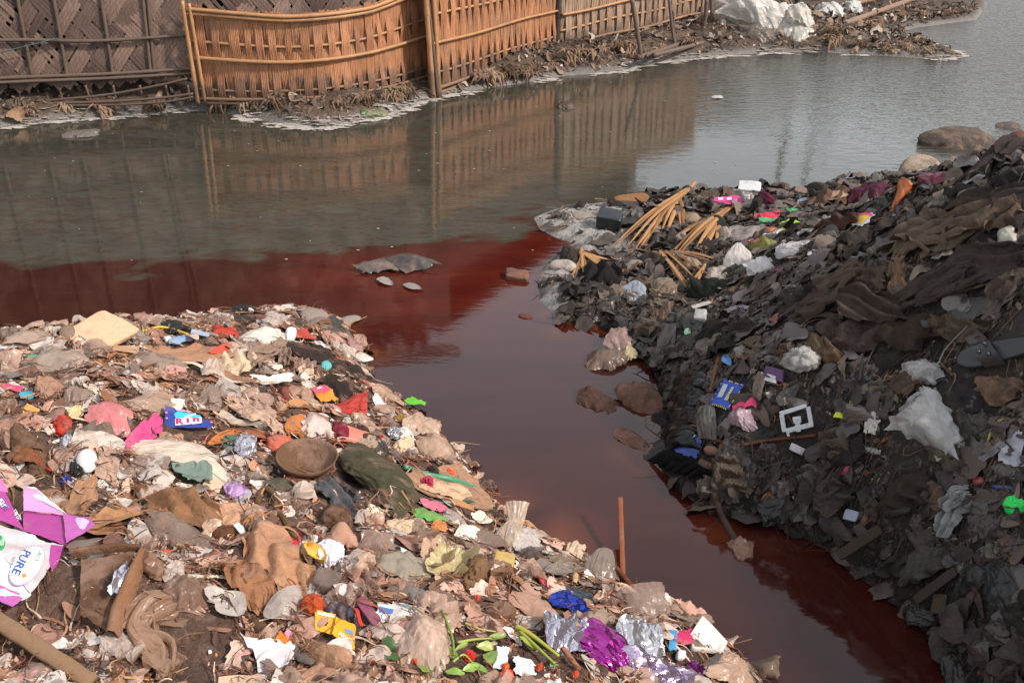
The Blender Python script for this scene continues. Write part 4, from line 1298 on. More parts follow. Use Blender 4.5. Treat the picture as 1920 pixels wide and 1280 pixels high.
L_ITEMS = [
 # back edge, left to right
 ('polystyrene_slab', 'block', 188, 632, 0, 0, 0, '#dbb796', 'rough', 'large pale foam slab tilted with one corner pointing at the water', 'foam slab', dict(tilt=0.45, th=16, lift=10, q4=[(0, -44), (76, -3), (8, 38), (-82, 18)])),
 ('plastic_bag', 'bag', 281, 605, 66, 40, -8, '#c9a99a', 'film', 'puffed clear bag with pink scraps at the water edge', 'plastic bag', dict(tilt=0.4)),
 ('plastic_sheet', 'quad', 55, 640, 130, 60, 0, '#b59c8d', 'bag', 'stiff beige plastic sheet standing up at the frame edge', 'plastic sheet', dict(tilt=0.5, q=[(-22, -26), (28, -28), (62, 2), (-40, 26)], amp=0.22, lift=8)),
 ('plastic_bag', 'bag', 18, 632, 46, 40, 0, '#a28a7c', 'film', 'grey crumpled bag cut by the frame above the pink scrap', 'plastic bag', {}),
 ('wrapper', 'blob', 77, 653, 52, 20, 5, '#e0cfc4', 'paper', 'small white wrapper in front of the standing beige sheet', 'wrapper', dict(lift=8)),
 ('stone', 'lump', 126, 624, 34, 24, 0, '#8d7564', 'rough', 'rounded brown lump beside the foam slab', 'stone', {}),
 ('plastic_bag', 'bag', 96, 682, 150, 50, -3, '#c1ab9d', 'clear', 'large long clear bag below the foam slab', 'plastic bag', dict(tilt=0.3)),
 ('drinking_straw', 'roll', 80, 679, 52, 5, 2, '#3fa05c', 'plastic', 'green straw showing through the long clear bag', 'straw', dict(lift=12, pleat=0)),
 ('toothpaste_tube', 'roll', 338, 642, 46, 13, -6, '#7f98b8', 'plastic', 'flattened blue striped tube with a white cap', 'tube', dict(lift=7, flat=.4)),
 ('black_bag', 'bag', 325, 617, 64, 30, 8, '#2a2624', 'bag', 'shredded black bag beside the yellow strap', 'plastic bag', dict(crin=.4)),
 ('sachet', 'sheet', 374, 632, 34, 11, 10, '#9fb4cc', 'plastic', 'pale blue and white sachet right of the striped tube', 'sachet', dict(lift=8)),
 ('cardboard_sheet', 'quad', 345, 672, 190, 60, 0, '#9c7358', 'paper', 'wide tan cardboard sheet lying flat behind the netting', 'cardboard', dict(q=[(-80, -4), (30, -28), (104, 4), (10, 30)], lift=5)),
 ('plastic_strip', 'quad', 410, 660, 50, 26, 0, '#d0452e', 'plastic', 'thin orange red strip along the edge of the cardboard', 'plastic strip', dict(q=[(-24, 8), (18, -12), (16, 2), (-14, 12)], lift=9)),
 ('crisp_packet', 'sheet', 233, 664, 50, 15, 12, '#b08a6a', 'plastic', 'striped orange and blue crisp packet under the foam slab', 'packet', dict(lift=9, amp=.2)),
 ('plastic_bag', 'bag', 183, 655, 66, 40, 10, '#b29685', 'clear', 'crumpled clear bag lying against the foam slab', 'plastic bag', dict(tilt=.3)),
 ('plastic_film', 'blob', 290, 683, 110, 40, 8, '#b79e8e', 'film', 'rumpled see-through film left of the cardboard sheet', 'plastic film', dict(hump=.4)),
 ('plastic_scrap', 'blob', 24, 733, 40, 16, 10, '#cf4a6c', 'plastic', 'hot pink scrap at the frame edge', 'plastic scrap', dict(lift=6)),
 ('plastic_scrap', 'blob', 50, 744, 28, 20, 0, '#3f9cb0', 'plastic', 'cyan scrap beside the hot pink one', 'plastic scrap', dict(lift=6)),
 ('plastic_bag', 'bag', 92, 735, 70, 66, 20, '#b58a70', 'bag', 'tan crumpled bag right of the cyan scrap', 'plastic bag', {}),
 ('plastic_film', 'bag', 146, 748, 66, 46, -20, '#a68e80', 'film', 'grey film bundle beside the tan crumpled bag', 'plastic film', {}),
 ('paper_scrap', 'sheet', 57, 776, 30, 24, 30, '#d8a05a', 'paper', 'orange paper scrap on the brown stems', 'paper scrap', dict(lift=5)),
 ('paper_scrap', 'blob', 142, 775, 32, 30, 60, '#d3b98a', 'paper', 'yellowish scrap left of the pink bag', 'paper scrap', dict(lift=5, tilt=.4)),
 ('red_rag', 'wad', 116, 795, 38, 44, 20, '#b8382c', 'cloth', 'bright red rag below the yellowish scrap', 'rag', {}),
 ('pink_bag', 'rag', 200, 783, 100, 48, 18, '#d27f80', 'bag', 'salmon pink bag folded beside the beige one', 'plastic bag', dict(lift=6)),
 ('plastic_bag', 'bag', 278, 766, 118, 56, -12, '#bfa18d', 'film', 'large beige bag left of the white netting', 'plastic bag', dict(tilt=.25)),
 ('netting', 'quad', 326, 768, 40, 46, 0, '#e4d8c8', 'paper', 'white netted patch above the blue packet', 'netting', dict(q=[(-12, -18), (16, -22), (12, 14), (-8, 20)], lift=12, tilt=.4)),
 ('magenta_scrap', 'quad', 264, 812, 80, 56, 0, '#cf3f78', 'plastic', 'magenta pointed plastic piece left of the blue packet', 'plastic scrap', dict(q=[(-42, 24), (28, -28), (40, -4), (-8, 34)], lift=7, amp=.14)),
 ('patterned_cloth', 'quad', 192, 813, 150, 34, 0, '#6f6258', 'cloth', 'grey striped cloth strip under the magenta piece', 'cloth', dict(q=[(-72, -6), (72, -24), (22, 18), (-60, 14)], folds=.12, lift=6)),
 ('white_cloth', 'roll', 184, 836, 100, 40, 14, '#d3c2b5', 'cloth', 'pale rolled cloth above the eggshell', 'cloth', dict(lift=3)),
 ('white_rag', 'wad', 132, 832, 34, 44, 0, '#bfc0c8', 'bag', 'small bluish white rag at the end of the pale roll', 'rag', {}),
 ('eggshell', 'lump', 163, 858, 42, 36, 0, '#d8d6d2', 'ink', 'white domed eggshell below the pale cloth roll', 'eggshell', dict(hh=20, wr=0, crin=.03, lift=-11)),
 ('white_tarpaulin', 'loft', 335, 868, 0, 0, 0, '#dccab8', 'bag', 'long cream plastic sheet twisted below the blue packet', 'plastic sheet', dict(pts=[(-95, -22), (-40, -16, 8), (20, -4, 10), (60, 12, 6), (92, 34, 2)], radii=[12, 20, 22, 20, 10], flat=.45, pleat=.2)),
 ('cloth_strip', 'strip', 292, 846, 130, 16, 4, '#a48e7c', 'cloth', 'grey tan strip along the top of the cream sheet', 'cloth', dict(lift=8)),
 ('plastic_piece', 'blob', 362, 898, 76, 46, 14, '#7e8f84', 'bag', 'grey green sheet lying over the cream sheet end', 'plastic sheet', dict(lift=11)),
 ('cream_block', 'block', 398, 915, 34, 22, 25, '#d8b79a', 'paper', 'small cream block beside the lavender bag', 'block', dict(lift=5)),
 ('lavender_bag', 'bag', 440, 926, 56, 44, 10, '#c79fcf', 'bag', 'lavender bag left of the bowl', 'plastic bag', dict(crin=.12, lift=4)),
 ('foil_wad', 'wad', 458, 842, 44, 44, 30, '#dad6e0', 'foil', 'silvery white foil wad above the bowl', 'foil', dict(dirt=.1)),
 ('teal_rag', 'wad', 432, 832, 36, 26, 0, '#5f7a70', 'cloth', 'dull teal rag left of the silvery wad', 'rag', {}),
 ('salmon_cloth', 'wad', 527, 842, 70, 42, 10, '#d4705a', 'cloth', 'salmon crumpled cloth just behind the bowl', 'cloth', {}),
 ('amber_plastic', 'blob', 556, 806, 46, 50, 50, '#a8642c', 'plastic', 'amber brown plastic shard with curled edge', 'plastic scrap', dict(curl=.3, lift=5)),
 ('plastic_bag', 'bag', 588, 802, 84, 56, 34, '#dcc6bd', 'bag', 'whitish smooth bag right of the amber shard', 'plastic bag', dict(crin=.10)),
 ('salmon_disc', 'blob', 659, 821, 52, 38, 10, '#d77a68', 'plastic', 'flat salmon disc right of the whitish bag', 'disc', dict(amp=.06, lift=8)),
 ('maroon_cloth', 'wad', 636, 811, 40, 30, 40, '#7a2036', 'cloth', 'maroon cloth tucked beside the salmon disc', 'cloth', {}),
 ('red_bag', 'loft', 657, 768, 0, 0, 0, '#c54438', 'bag', 'red bag with an open mouth near the water', 'plastic bag', dict(pts=[(-36, 2), (-10, 0, 4), (12, -4, 5), (28, -4, 4)], radii=[4, 12, 18, 22], flat=.6, dirt=.15)),
 ('snack_sachet', 'quad', 605, 743, 60, 40, 0, '#e08a2c', 'plastic', 'sachet half pink and half orange above the red bag', 'sachet', dict(q=[(-26, -18), (2, -16), (26, 14), (-6, 14)], lift=9, tilt=.3, dirt=.12, band='#d84a6c')),
 ('tan_bag', 'bag', 563, 746, 54, 42, 0, '#b8927a', 'bag', 'tan bag against the pink and orange sachet', 'plastic bag', {}),
 ('rust_cloth', 'wad', 533, 744, 28, 36, 0, '#8e4c40', 'cloth', 'rust coloured wad left of the tan bag', 'cloth', {}),
 ('foam_crumbs', 'blob', 508, 724, 78, 24, 8, '#ece6e0', 'rough', 'white crumbling foam patch in the middle of the bank', 'foam', dict(lift=7, n=30, amp=.3)),
 ('cream_cloth', 'rag', 442, 692, 72, 44, -20, '#ddc3a4', 'cloth', 'cream cloth folded like a bow', 'cloth', dict(lift=6, folds=.2)),
 ('white_bag', 'bag', 396, 697, 54, 52, 40, '#d6bfae', 'bag', 'off white bag left of the bow shaped cloth', 'plastic bag', {}),
 ('twisted_rag', 'drape', 498, 676, 0, 0, 0, '#8f7768', 'cloth', 'long grey twisted rag arching behind the foam patch', 'rag', dict(pts=[(-65, 14), (-30, -4, 4), (5, -6, 8), (30, -14, 8), (36, 14, 2)], radii=[10, 14, 12, 12, 9], pleat=.3)),
 ('red_bag', 'bag', 421, 629, 66, 28, 4, '#c8402f', 'bag', 'red orange bag left of the white woven sack', 'plastic bag', dict(crin=.12)),
 ('woven_sack', 'bag', 494, 634, 92, 54, -14, '#ddd5cb', 'bag', 'bulging white striped sack near the mud edge', 'sack', dict(crin=.2, tilt=.3, dirt=.2)),
 ('paper_cup', 'block', 543, 632, 20, 22, 0, '#d9d6d8', 'plastic', 'small white cup right of the striped sack', 'cup', dict(th=16, e=.6)),
 ('red_wedge', 'quad', 566, 636, 52, 34, 0, '#b03a2c', 'plastic', 'dark red plastic wedge right of the white cup', 'plastic scrap', dict(q=[(-18, -16), (4, -14), (28, 8), (-16, 14)], lift=9)),
 ('mud_stone', 'lump', 590, 594, 56, 26, 8, '#8c7c74', 'rough', 'flat grey stone on the tip of the mud', 'stone', {}),
 ('mud_stone', 'lump', 598, 612, 48, 30, 0, '#86766d', 'rough', 'cracked grey stone just below the flat one', 'stone', {}),
 ('grey_cloth', 'rag', 626, 616, 44, 44, 30, '#4c4743', 'cloth', 'dark grey cloth at the foot of the mud stones', 'cloth', {}),
 ('wet_stone', 'lump', 654, 604, 44, 14, -8, '#8d847e', 'rough', 'long wet stone reaching into the red water', 'stone', dict(lift=4)),
 ('white_peel', 'loft', 518, 587, 0, 0, 0, '#d9c9bb', 'bag', 'thin white curled peel on the grey mud', 'peel', dict(pts=[(-20, -12, 2), (-8, 0), (8, 6), (28, 4)], radii=[1, 5, 5, 3], flat=.4)),
 ('black_scrap', 'wad', 460, 584, 44, 20, 0, '#2b2827', 'bag', 'black plastic scrap on the grey mud by the water', 'plastic scrap', {}),
 ('dark_scrap', 'wad', 440, 606, 60, 20, -5, '#3a3431', 'bag', 'charred lump behind the red orange bag', 'plastic scrap', {}),
 ('paper_flap', 'quad', 410, 596, 50, 20, 0, '#a8998c', 'paper', 'folded grey card on the mud left of the black scrap', 'card', dict(q=[(-26, 6), (-4, -12), (22, -2), (0, 10)], lift=5)),
 ('wet_bag', 'bag', 664, 650, 50, 34, -10, '#c09a90', 'film', 'pinkish wet bag at the corner of the bank', 'plastic bag', dict(dirt=.2)),
 ('cyan_stopper', 'block', 611, 690, 22, 16, 0, '#58b0b4', 'plastic', 'cyan bottle cap above the dark green rags', 'bottle cap', dict(e=.7, th=12)),
 ('red_ribbon', 'strip', 588, 690, 36, 6, -8, '#b4342c', 'plastic', 'short red ribbon beside the cyan cap', 'ribbon', {}),
 ('cream_rag', 'rag', 576, 706, 60, 40, 20, '#cdb096', 'cloth', 'cream frayed rag right of the foam patch', 'rag', dict(folds=.22)),
 ('dark_rag', 'rag', 668, 706, 120, 50, 18, '#3a322c', 'cloth', 'upper dark olive rag on the water edge', 'rag', dict(lift=3)),
 ('dark_rag', 'rag', 640, 738, 110, 44, 24, '#332b26', 'cloth', 'lower dark olive rag under the thin stick', 'rag', dict(lift=3)),
 ('black_rag', 'rag', 595, 668, 130, 40, 20, '#3b302a', 'cloth', 'blackish rag behind the cyan cap', 'rag', dict(lift=2)),
 ('pleated_sheet', 'rag', 724, 748, 66, 50, 20, '#c3a088', 'bag', 'tan pleated sheet fanned out above the green packet', 'plastic sheet', dict(folds=.25, lift=7)),
 ('green_packet', 'quad', 765, 766, 56, 24, 0, '#63b32f', 'plastic', 'lime green packet at the water edge', 'packet', dict(q=[(-28, -8), (4, -10), (30, 8), (26, 12)], lift=12, dirt=.1)),
 ('mustard_bag', 'wad', 750, 792, 34, 28, 0, '#a8823e', 'bag', 'mustard crumpled bag below the green packet', 'plastic bag', {}),
 ('beige_bag', 'bag', 790, 808, 90, 66, 30, '#c9aa94', 'bag', 'pale beige bag hanging over the bank edge', 'plastic bag', dict(tilt=.3)),
 ('grey_foil', 'wad', 738, 812, 32, 24, 0, '#b9bcc0', 'foil', 'small grey foil wad left of the beige bag', 'foil', {}),
 ('cream_wad', 'wad', 756, 834, 34, 32, 0, '#cfb294', 'paper', 'cream paper wad below the grey foil', 'paper wad', {}),
 ('pale_film', 'bag', 818, 842, 90, 50, 30, '#c5a690', 'film', 'pale film bulging over the big tan cloth', 'plastic film', {}),
 ('tan_tarpaulin', 'quad', 845, 915, 220, 120, 0, '#b48c70', 'cloth', 'big tan cloth spread down to the red water', 'cloth', dict(q=[(-118, 0), (18, -66), (84, 30), (50, 56)], lift=4, amp=.06, drape=.9, n=30)),
 ('white_scrap', 'quad', 822, 854, 40, 16, 0, '#dfe0ea', 'paper', 'white card with a small blue heart shape', 'card', dict(q=[(-18, -6), (6, -7), (22, 8), (14, 9)], lift=12)),
 ('olive_trousers', 'loft', 690, 905, 0, 0, 0, '#4e4a38', 'cloth', 'thick dark olive cloth rolled beside the bowl', 'cloth', dict(pts=[(-50, -52, 4), (-20, -30, 12), (20, 4, 14), (52, 40, 8), (72, 66, 2)], radii=[20, 28, 31, 34, 32], flat=.5, pleat=.13, wr=.06, seg=40)),
 ('denim_scrap', 'quad', 632, 938, 80, 90, 0, '#57565a', 'cloth', 'frayed blue grey scrap under the bowl', 'cloth', dict(q=[(-46, -18), (0, -38), (36, 10), (24, 50)], lift=7, folds=.12, amp=.15)),
 ('green_cloth', 'blob', 530, 914, 70, 32, 10, '#5c584a', 'cloth', 'greyish green cloth patch under the bowl rim', 'cloth', dict(lift=4)),
 ('grey_card', 'quad', 694, 868, 44, 44, 0, '#b4a8a4', 'paper', 'grey triangular card above the olive cloth', 'card', dict(q=[(16, -22), (20, -20), (14, 14), (-20, 16)], tilt=.4, lift=10)),
 ('peach_cloth', 'rag', 432, 968, 100, 54, 14, '#cf9f80', 'cloth', 'peach cloth below the lavender bag', 'cloth', dict(lift=5)),
 ('coconut_husk', 'lump', 424, 1006, 56, 34, 12, '#6a4630', 'rough', 'muddy husk with a white rim', 'husk', {}),
 ('white_curl', 'sheet', 448, 1002, 30, 12, 60, '#e6e8ee', 'plastic', 'white plastic curl on the muddy husk', 'plastic scrap', dict(lift=16)),
 ('tan_cloth', 'rag', 520, 1050, 170, 90, 38, '#bc8c6c', 'cloth', 'broad peach brown cloth running down to the fruit peel', 'cloth', dict(lift=5, amp=.1)),
 ('tan_cloth', 'rag', 470, 1090, 150, 70, 46, '#97694c', 'cloth', 'muddy brown cloth below the broad peach one', 'cloth', dict(lift=2)),
 ('fruit_peel', 'leaf', 590, 1050, 66, 34, 62, '#d9ad48', 'plastic', 'yellow oval fruit peel beside the white paper', 'fruit peel', dict(lift=14, tilt=.3, dirt=.1, curl=.4)),
 ('fruit_peel', 'leaf', 573, 1046, 62, 18, 75, '#cdb08a', 'plastic', 'pale inner half of the fruit peel', 'fruit peel', dict(lift=12, tilt=.3)),
 ('white_paper', 'wad', 617, 1044, 54, 62, 20, '#e2dcec', 'paper', 'crinkled white paper beside the yellow peel', 'paper wad', dict(dirt=.05, tilt=.3)),
 ('peach_bag', 'quad', 640, 1012, 90, 90, 0, '#cc9a80', 'bag', 'smooth peach bag behind the white paper', 'plastic bag', dict(q=[(-8, -38), (12, -34), (44, 36), (-34, 14)], hump=.35, lift=7, tilt=.3)),
 ('red_scrap', 'blob', 550, 1020, 34, 24, 0, '#c6283c', 'plastic', 'red scrap behind the pale peel half', 'plastic scrap', dict(lift=5)),
 ('cabbage_leaf', 'blob', 840, 1075, 84, 80, 20, '#cdbd8e', 'bag', 'pale green cupped leaf with torn edge', 'leaf', dict(curl=.45, lift=7, tilt=.4)),
 ('cabbage_leaf', 'blob', 815, 1060, 60, 70, -30, '#c8a890', 'bag', 'pinkish cupped leaf overlapping the pale green one', 'leaf', dict(curl=.4, lift=12, tilt=.3)),
 ('cabbage_leaf', 'rag', 756, 1066, 100, 52, 14, '#a09482', 'bag', 'wilted grey green leaf with folds', 'leaf', dict(lift=8, folds=.2)),
 ('upright_bag', 'loft', 955, 1010, 0, 0, 0, '#cdb8a6', 'clear', 'thin clear bag standing up with a flared top', 'plastic bag', dict(tilt=.6, pts=[(8, 44), (-4, 20, 8), (-2, -6, 10), (10, -30, 8), (14, -64, 6)], radii=[8, 22, 20, 13, 22], flat=.5, pleat=.2, drape=0)),
 ('knotted_bag', 'bag', 995, 1044, 66, 60, 0, '#6d5c56', 'film', 'dark see-through knotted bag right of the upright one', 'plastic bag', dict(tilt=.4)),
 ('white_bag', 'blob', 985, 1018, 60, 40, 10, '#cfc4bc', 'bag', 'whitish film behind the dark knotted bag', 'plastic bag', dict(lift=8)),
 ('printed_paper', 'quad', 1030, 1028, 50, 40, 0, '#cba394', 'paper', 'pink printed paper pointing at the water', 'paper', dict(q=[(-24, -8), (10, -10), (26, -24), (14, 22)], lift=10, tilt=.3)),
 ('yellow_tin', 'block', 940, 1062, 40, 26, 10, '#c0a054', 'plastic', 'dull yellow carton below the upright bag', 'carton', dict(th=22)),
 ('fibre_clump', 'wad', 890, 1080, 54, 60, 20, '#7a5a3c', 'rough', 'hairy brown fibre clump right of the cupped leaf', 'fibre', {}),
 ('peach_sheet', 'quad', 998, 1145, 120, 130, 0, '#c99c84', 'bag', 'large smooth peach sheet with a red edge', 'plastic sheet', dict(q=[(-52, -28), (-6, -64), (60, 30), (28, 66)], lift=9, tilt=.3, amp=.07, hump=.1, n=26)),
 ('red_strip', 'quad', 1016, 1102, 30, 40, 0, '#c23a40', 'plastic', 'red strip along the large peach sheet', 'plastic strip', dict(q=[(-18, -22), (-10, -20), (16, 18), (10, 20)], lift=15, tilt=.3, of=1)),
 ('upright_bag', 'loft', 1125, 1085, 0, 0, 0, '#9f8f84', 'film', 'tall grey bag standing at the bank edge', 'plastic bag', dict(tilt=.65, pts=[(-14, 40), (-6, 10, 6), (0, -20, 8), (8, -48, 4), (10, -58, 2)], radii=[22, 28, 26, 16, 6], flat=.45, pleat=.14, drape=0)),
 ('blue_wrapper', 'rag', 1065, 1142, 70, 44, 16, '#2f4cc0', 'foil', 'bright blue crumpled wrapper with faint yellow print', 'wrapper', dict(dirt=.1, lift=10)),
 ('teal_film', 'bag', 1090, 1122, 66, 36, 14, '#50646a', 'clear', 'dark teal film behind the blue wrapper', 'plastic film', {}),
 ('silver_foil', 'rag', 1060, 1195, 96, 84, 20, '#c9c5d2', 'foil', 'silver foil sheet left of the purple packet', 'foil', dict(dirt=.05, lift=10, folds=.1, amp=.28)),
 ('purple_packet', 'loft', 1130, 1222, 0, 0, 0, '#b2369c', 'foil', 'shiny magenta packet with pale stripes among the foil', 'packet', dict(pts=[(-42, -42, 4), (-14, -14, 10), (20, 18, 10), (46, 44, 2)], radii=[24, 30, 28, 12], flat=.42, pleat=.2, dirt=.05)),
 ('silver_foil', 'rag', 1190, 1205, 100, 70, 30, '#d4cfd4', 'foil', 'silver foil right of the magenta packet', 'foil', dict(dirt=.05, lift=9, amp=.28, folds=.1)),
 ('silver_foil', 'rag', 1225, 1262, 150, 60, 10, '#bda9c6', 'foil', 'violet tinged silver foil cut by the frame bottom', 'foil', dict(dirt=.05, lift=9, amp=.28, folds=.1)),
 ('purple_scrap', 'quad', 1290, 1262, 50, 40, 0, '#7c2f7a', 'foil', 'dark purple foil corner beside the tan bags', 'foil', dict(q=[(-22, 14), (0, -18), (24, 0), (20, 22)], dirt=.05, lift=14)),
 ('brown_film_bag', 'loft', 1205, 1150, 0, 0, 0, '#b2998b', 'clear', 'tan see-through bag with pleated mouth at the bank edge', 'plastic bag', dict(tilt=.5, pts=[(20, 56), (8, 30, 4), (-2, 0, 10), (-6, -30, 8), (-8, -42, 6)], radii=[12, 32, 46, 44, 40], flat=.4, pleat=.14, drape=0)),
 ('pale_bag', 'bag', 1120, 1168, 80, 56, -30, '#b89f90', 'film', 'dull film wedge between blue wrapper and tan bag', 'plastic bag', {}),
 ('peach_card', 'quad', 1296, 1160, 80, 60, 0, '#d3a18c', 'paper', 'peach card sheet hanging over the water', 'card', dict(q=[(-44, -24), (-26, -26), (38, 14), (10, 28)], lift=10)),
 ('sweet_packet', 'quad', 1272, 1198, 60, 44, 0, '#b8305c', 'plastic', 'pink packet with blue and yellow corner by the tray', 'packet', dict(q=[(-22, -8), (26, -18), (20, 16), (-20, 20)], lift=11, dirt=.1)),
 ('corner', 'quad', 1256, 1206, 26, 30, 0, '#3a8ab8', 'plastic', 'sky blue packet corner with a yellow dot', 'packet', dict(q=[(-10, -14), (6, -14), (6, 16), (-8, 18)], lift=14, dirt=.1, of=1)),
 ('tan_bag', 'bag', 1362, 1262, 130, 56, 8, '#bfa08c', 'bag', 'tan bag at the frame bottom below the tray', 'plastic bag', {}),
 ('stiff_bag', 'quad', 1432, 1258, 60, 70, 0, '#8d7a66', 'film', 'stiff brownish bag rising over the channel', 'plastic bag', dict(q=[(-30, -22), (30, -38), (24, 24), (-24, 28)], tilt=.6, hump=.4, lift=12, amp=.14)),
 ('white_card', 'quad', 930, 1240, 50, 70, 0, '#cfdcdc', 'paper', 'pale bluish card standing among the flowers', 'card', dict(q=[(0, -32), (22, -28), (16, 26), (-10, 22)], tilt=.5, lift=12, dirt=.2)),
 ('white_card', 'quad', 980, 1250, 50, 60, 0, '#dfe2de', 'paper', 'torn white card leaning on the bluish one', 'card', dict(q=[(-22, -20), (18, -12), (24, 22), (-16, 28)], tilt=.45, lift=12, dirt=.25)),
 ('pale_bag', 'bag', 795, 1212, 120, 100, 48, '#d9bba9', 'film', 'big pinkish white bag among green stems', 'plastic bag', dict(tilt=.2, hh=22)),
 ('newspaper', 'quad', 752, 1150, 96, 40, 0, '#c8c4c0', 'paper', 'printed newspaper strip with a blue picture', 'newspaper', dict(q=[(-48, -18), (-2, -20), (38, 8), (-48, 18)], lift=8, dirt=.2, print=1)),
 ('peach_bag', 'bag', 622, 1240, 120, 66, 20, '#c99a78', 'clear', 'amber tinted clear bag below the yellow packet', 'plastic bag', {}),
 ('peach_bag', 'bag', 590, 1272, 120, 40, 8, '#cf9e84', 'film', 'peach film bag cut by the frame bottom', 'plastic bag', {}),
 ('orange_scrap', 'quad', 530, 1206, 40, 26, 0, '#d07a26', 'plastic', 'orange packet scrap above the white newspaper', 'packet', dict(q=[(-18, -2), (-2, -14), (18, 2), (14, 10)], lift=8)),
 ('white_paper', 'quad', 500, 1244, 110, 80, 0, '#cfc8cc', 'paper', 'crumpled white newsprint at the frame bottom', 'newspaper', dict(q=[(-46, -36), (50, -30), (44, 6), (0, 40)], amp=.16, lift=10, dirt=.2)),
 ('dirty_paper', 'quad', 436, 1236, 46, 56, 0, '#c4a898', 'paper', 'stained torn paper left of the white newsprint', 'paper', dict(q=[(0, -26), (22, -28), (14, 18), (-22, 24)], lift=8, dirt=.6)),
 ('brown_bag', 'drape', 320, 1170, 0, 0, 0, '#a4836c', 'film', 'long brown plastic bag sprawled below the trough', 'plastic bag', dict(pts=[(66, -14, 4), (20, -28, 8), (-40, -22, 10), (-70, 14, 8), (-20, 50, 8), (-10, 110, 4)], radii=[8, 16, 22, 28, 36, 42], ridges=5)),
 ('brown_film', 'rag', 345, 1110, 90, 70, 0, '#8f7060', 'film', 'rumpled brown film between trough and red striped packet', 'plastic film', dict(lift=6)),
 ('striped_wrapper', 'quad', 388, 1086, 80, 22, 0, '#e0d4b8', 'plastic', 'narrow white wrapper with red and yellow edge', 'wrapper', dict(q=[(-38, -8), (38, 2), (36, 10), (-36, 2)], lift=8)),
 ('foil_liner', 'quad', 230, 1084, 60, 100, 0, '#bfc0cc', 'foil', 'grey crinkled liner standing inside the trough', 'foil', dict(q=[(6, -44), (26, -22), (-2, 40), (-28, 36)], tilt=.4, lift=12, amp=.2)),
 ('dry_leaf', 'blob', 158, 938, 56, 84, 20, '#9c7356', 'paper', 'large broad dry leaf above the flour bag', 'leaf', dict(lift=9, amp=.1, curl=.15)),
 ('dry_leaf', 'leaf', 128, 965, 60, 40, 40, '#a47c5e', 'paper', 'dry leaf under the large broad one', 'leaf', dict(lift=6)),
 ('dry_leaf', 'leaf', 215, 978, 120, 40, -14, '#a07450', 'paper', 'long tan leaf right of the large broad one', 'leaf', dict(lift=6)),
 ('dry_leaf', 'leaf', 190, 1000, 100, 44, 10, '#96694a', 'paper', 'curled brown leaf just above the trough', 'leaf', dict(lift=5)),
 ('brown_rag', 'rag', 335, 952, 150, 60, 10, '#8a6448', 'cloth', 'broad brown rag left of the lavender bag', 'rag', dict(lift=4)),
 ('bamboo_sheath', 'leaf', 305, 975, 70, 22, 78, '#a8602e', 'paper', 'orange brown sheath standing on the grey film', 'leaf', dict(lift=8, tilt=.3)),
 ('grey_film', 'rag', 330, 1000, 130, 60, 20, '#9c8678', 'film', 'grey crinkled film below the broad brown rag', 'plastic film', dict(lift=4)),
 ('brown_cloth', 'rag', 60, 850, 110, 60, 40, '#6e5440', 'cloth', 'brown cloth at the frame edge below the red rag', 'cloth', dict(lift=3)),
 ('cloth_bundle', 'roll', 50, 862, 30, 60, 80, '#7c5238', 'cloth', 'bound brown bundle with red string', 'bundle', {}),
 ('blue_wrapper', 'wad', 124, 903, 26, 20, 0, '#3a4aa0', 'foil', 'small dark blue wrapper above the large dry leaf', 'wrapper', {}),
 ('black_scrap', 'wad', 146, 880, 34, 28, 30, '#2a2422', 'bag', 'black scrap just below the eggshell', 'plastic scrap', {}),
 ('woven_scrap', 'sheet', 200, 880, 42, 36, 20, '#bfa08c', 'cloth', 'pinkish woven scrap right of the black scrap', 'cloth', dict(lift=6)),
 ('printed_scrap', 'sheet', 305, 905, 36, 26, 30, '#b8a8a0', 'paper', 'speckled paper left of the grey green sheet', 'paper scrap', dict(lift=6)),
 ('cream_cloth', 'rag', 830, 925, 90, 30, 8, '#d2b090', 'cloth', 'cream cloth strip below the green tube', 'cloth', dict(lift=8)),
 ('green_wrapper', 'rag', 800, 972, 66, 26, 14, '#4f9a3c', 'plastic', 'green wrapper with orange spots below the tan cloth', 'wrapper', dict(lift=8, dirt=.15)),
 ('orange_wrapper', 'blob', 822, 996, 30, 30, 30, '#d07c40', 'plastic', 'orange end of the green wrapper', 'wrapper', dict(lift=9)),
 ('pink_wrapper', 'rag', 810, 955, 60, 22, 10, '#b85a72', 'plastic', 'dusty pink wrapper above the green one', 'wrapper', dict(lift=9)),
 ('white_carton', 'quad', 900, 978, 50, 30, 0, '#cfc4b2', 'paper', 'small white carton flap left of the upright bag', 'carton', dict(q=[(-22, -10), (0, -10), (24, 10), (-6, 8)], lift=8)),
 ('grey_cloth', 'rag', 905, 1010, 90, 44, 14, '#8a7668', 'bag', 'grey brown film under the upright bag', 'plastic film', dict(lift=4)),
 ('white_paper', 'sheet', 872, 1008, 40, 30, 20, '#d5cabd', 'paper', 'white folded paper with a yellow corner', 'paper scrap', dict(lift=8)),
 ('film_bundle', 'bag', 790, 1010, 90, 50, 20, '#a68a78', 'clear', 'shiny clear bundle below the green wrapper', 'plastic bag', {}),
 ('cream_rag', 'wad', 745, 990, 70, 30, -10, '#d4b89a', 'cloth', 'cream knotted rag below the olive cloth', 'rag', {}),
 ('root_mass', 'wad', 640, 980, 70, 50, 20, '#5a3e2c', 'rough', 'dark tangled root mass under the frayed scrap', 'roots', {}),
 ('orange_cloth', 'wad', 590, 1140, 50, 46, 20, '#b8502e', 'cloth', 'orange red crumpled cloth left of the yellow packet', 'cloth', {}),
 ('plastic_box', 'block', 612, 1098, 50, 34, 20, '#8c7a70', 'clear', 'clear plastic box above the orange cloth', 'plastic box', dict(th=24)),
